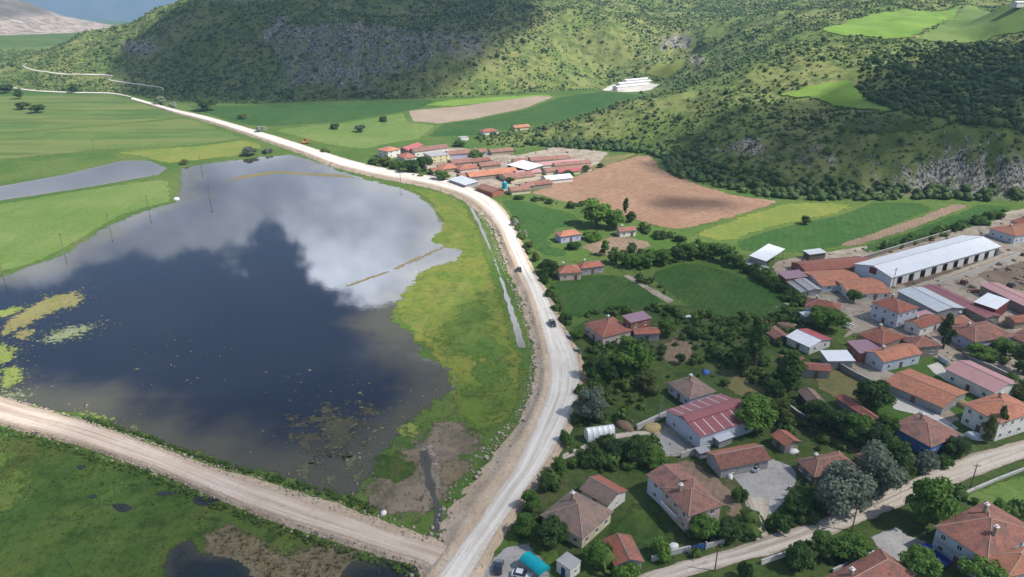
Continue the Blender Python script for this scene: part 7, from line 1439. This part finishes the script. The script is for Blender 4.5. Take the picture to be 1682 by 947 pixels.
for a in [('white tarpaulin heap by the small red shed', (1303, 742), 1.6, 1.0, .9, 'white', 'tarp', 'tarpaulin'), ('white sheet bundle on the forecourt', (1199, 783), 1.1, .8, .9, 'white', 'tarp', 'tarpaulin'), ('white tarpaulin by the slender poplars', (1600, 718), 2.4, 1.5, 1.6, 'white', 'tarp', 'tarpaulin'), ('blue tarpaulin in the middle garden', (1160, 612), 1.6, 1.2, .9, 'blue', 'tarp', 'tarpaulin'), ('white sack pile by the lawn wall', (1106, 898), 1.3, 1.0, .9, 'white', 'tarp', 'tarpaulin'), ('rusty scrap pile by the red tractor', (1600, 478), 3.0, 1.6, 1.1, 'rust', 'scrap', 'scrap_pile'), ('straw heap before the striped barn', (1072, 703), 3.0, 2.0, 1.2, 'straw', 'straw', 'straw_heap'), ('wood pile beside the plastic greenhouse', (1025, 700), 3.2, 1.8, 1.4, 'wood', 'wood', 'wood_pile'), ('straw heap behind the long orange shed', (1582, 666), 2.4, 1.8, 1.5, 'straw', 'straw', 'straw_heap'), ('wood pile at the half white half red shed', (1290, 535), 3.5, 2.0, 1.2, 'wood', 'wood', 'wood_pile'), ('scrap pile at the left of the village lane houses', (1262, 530), 2.0, 1.4, 1.0, 'rust', 'scrap', 'scrap_pile'), ('white boulder on the bank between the waters', (290, 327), 1.7, 1.3, 1.2, 'white', 'boulder', 'boulder'), ('white block at the causeway weeds', (630, 843), .9, .7, .7, 'white', 'block', 'boulder'), ('white sheet by the orange cottage garden', (1130, 520), 1.6, .9, .5, 'white', 'tarp', 'tarpaulin')]: heap(*a)

# loose clutter in the yards: planks, crates, sheets, drums
def proto_box(seed):
    r_ = np.random.default_rng(seed); s = np.array([1, r_.uniform(.25, .9), r_.uniform(.2, .8)]); V = np.array([(-1, -1, 0), (1, -1, 0), (1, 1, 0), (-1, 1, 0), (-1, -1, 1), (1, -1, 1), (1, 1, 1), (-1, 1, 1)], float) * s * .5; V[:, 2] *= 2
    Q = [(3, 2, 1, 0), (4, 5, 6, 7), (0, 1, 5, 4), (1, 2, 6, 5), (2, 3, 7, 6), (3, 0, 4, 7)]; return V, np.array([t for a, b, c, d in Q for t in ((a, b, c), (a, c, d))])
m = NT('clutter'); t_ = m.attr('tone'); CL = m.done(m.bsdf(m.ramp(t_, [(0.0, (0.10, 0.075, 0.055)), (0.25, (0.22, 0.16, 0.11)), (0.45, (0.33, 0.31, 0.29)), (0.6, (0.30, 0.11, 0.08)), (0.72, (0.07, 0.09, 0.11)), (0.85, (0.60, 0.60, 0.60)), (0.95, (0.10, 0.20, 0.38)), (1.0, (0.45, 0.40, 0.30))]), 0.7, 0.3))
YD = [([(1195, 775), (1225, 758), (1270, 752), (1240, 775), (1212, 795)], .08), ([(1300, 735), (1320, 760), (1310, 790), (1330, 800), (1345, 780), (1312, 745)], .14), ([(1050, 700), (1095, 690), (1150, 725), (1150, 752), (1085, 752)], .035), ([(1260, 500), (1310, 500), (1330, 530), (1290, 560), (1250, 560)], .10), ([(1380, 600), (1400, 588), (1470, 612), (1545, 650), (1500, 668)], .02), ([(1260, 430), (1405, 405), (1560, 380), (1690, 360), (1700, 560), (1560, 600), (1380, 560), (1310, 500)], .03), ([(1500, 470), (1690, 430), (1690, 560), (1560, 520)], .03), ([(690, 268), (740, 240), (925, 245), (990, 255), (930, 292), (830, 318), (720, 290)], .02), ([(930, 905), (960, 880), (990, 895), (960, 940), (905, 935)], .08), ([(1000, 690), (1050, 690), (1060, 710), (1000, 712)], .14), ([(1540, 690), (1600, 690), (1610, 720), (1560, 725)], .06), ([(1560, 900), (1600, 930), (1560, 950), (1520, 915)], .07), ([(835, 895), (870, 890), (905, 905), (890, 920), (840, 912)], .10)]
cs = np.concatenate([fill(p_, d_) for p_, d_ in YD]); scatter('debris', 'planks, crates and scrap lying about the yards', np.column_stack([cs, np.full(len(cs), 0.03)]), np.clip(rng.lognormal(-0.15, .5, len(cs)), .3, 2.4), [proto_box(i) for i in range(10)], CL, None, (0.4, 1.0))
# ------------------------------------------------------------------ haze
m = NT('haze_air'); pv = m.n('ShaderNodeVolumePrincipled', {'Color': (0.45, 0.70, 1.0), 'Density': 0.00012, 'Anisotropy': 0.15}); m.t.links.new(pv.outputs[0], m.out.inputs['Volume'])
hb = MB(); hb.box((-16000, -1700, -900), (16000, 17000, 800)); hz_o = hb.build('haze', m.mat); tag(hz_o, 'thin blue valley haze', kind='stuff')
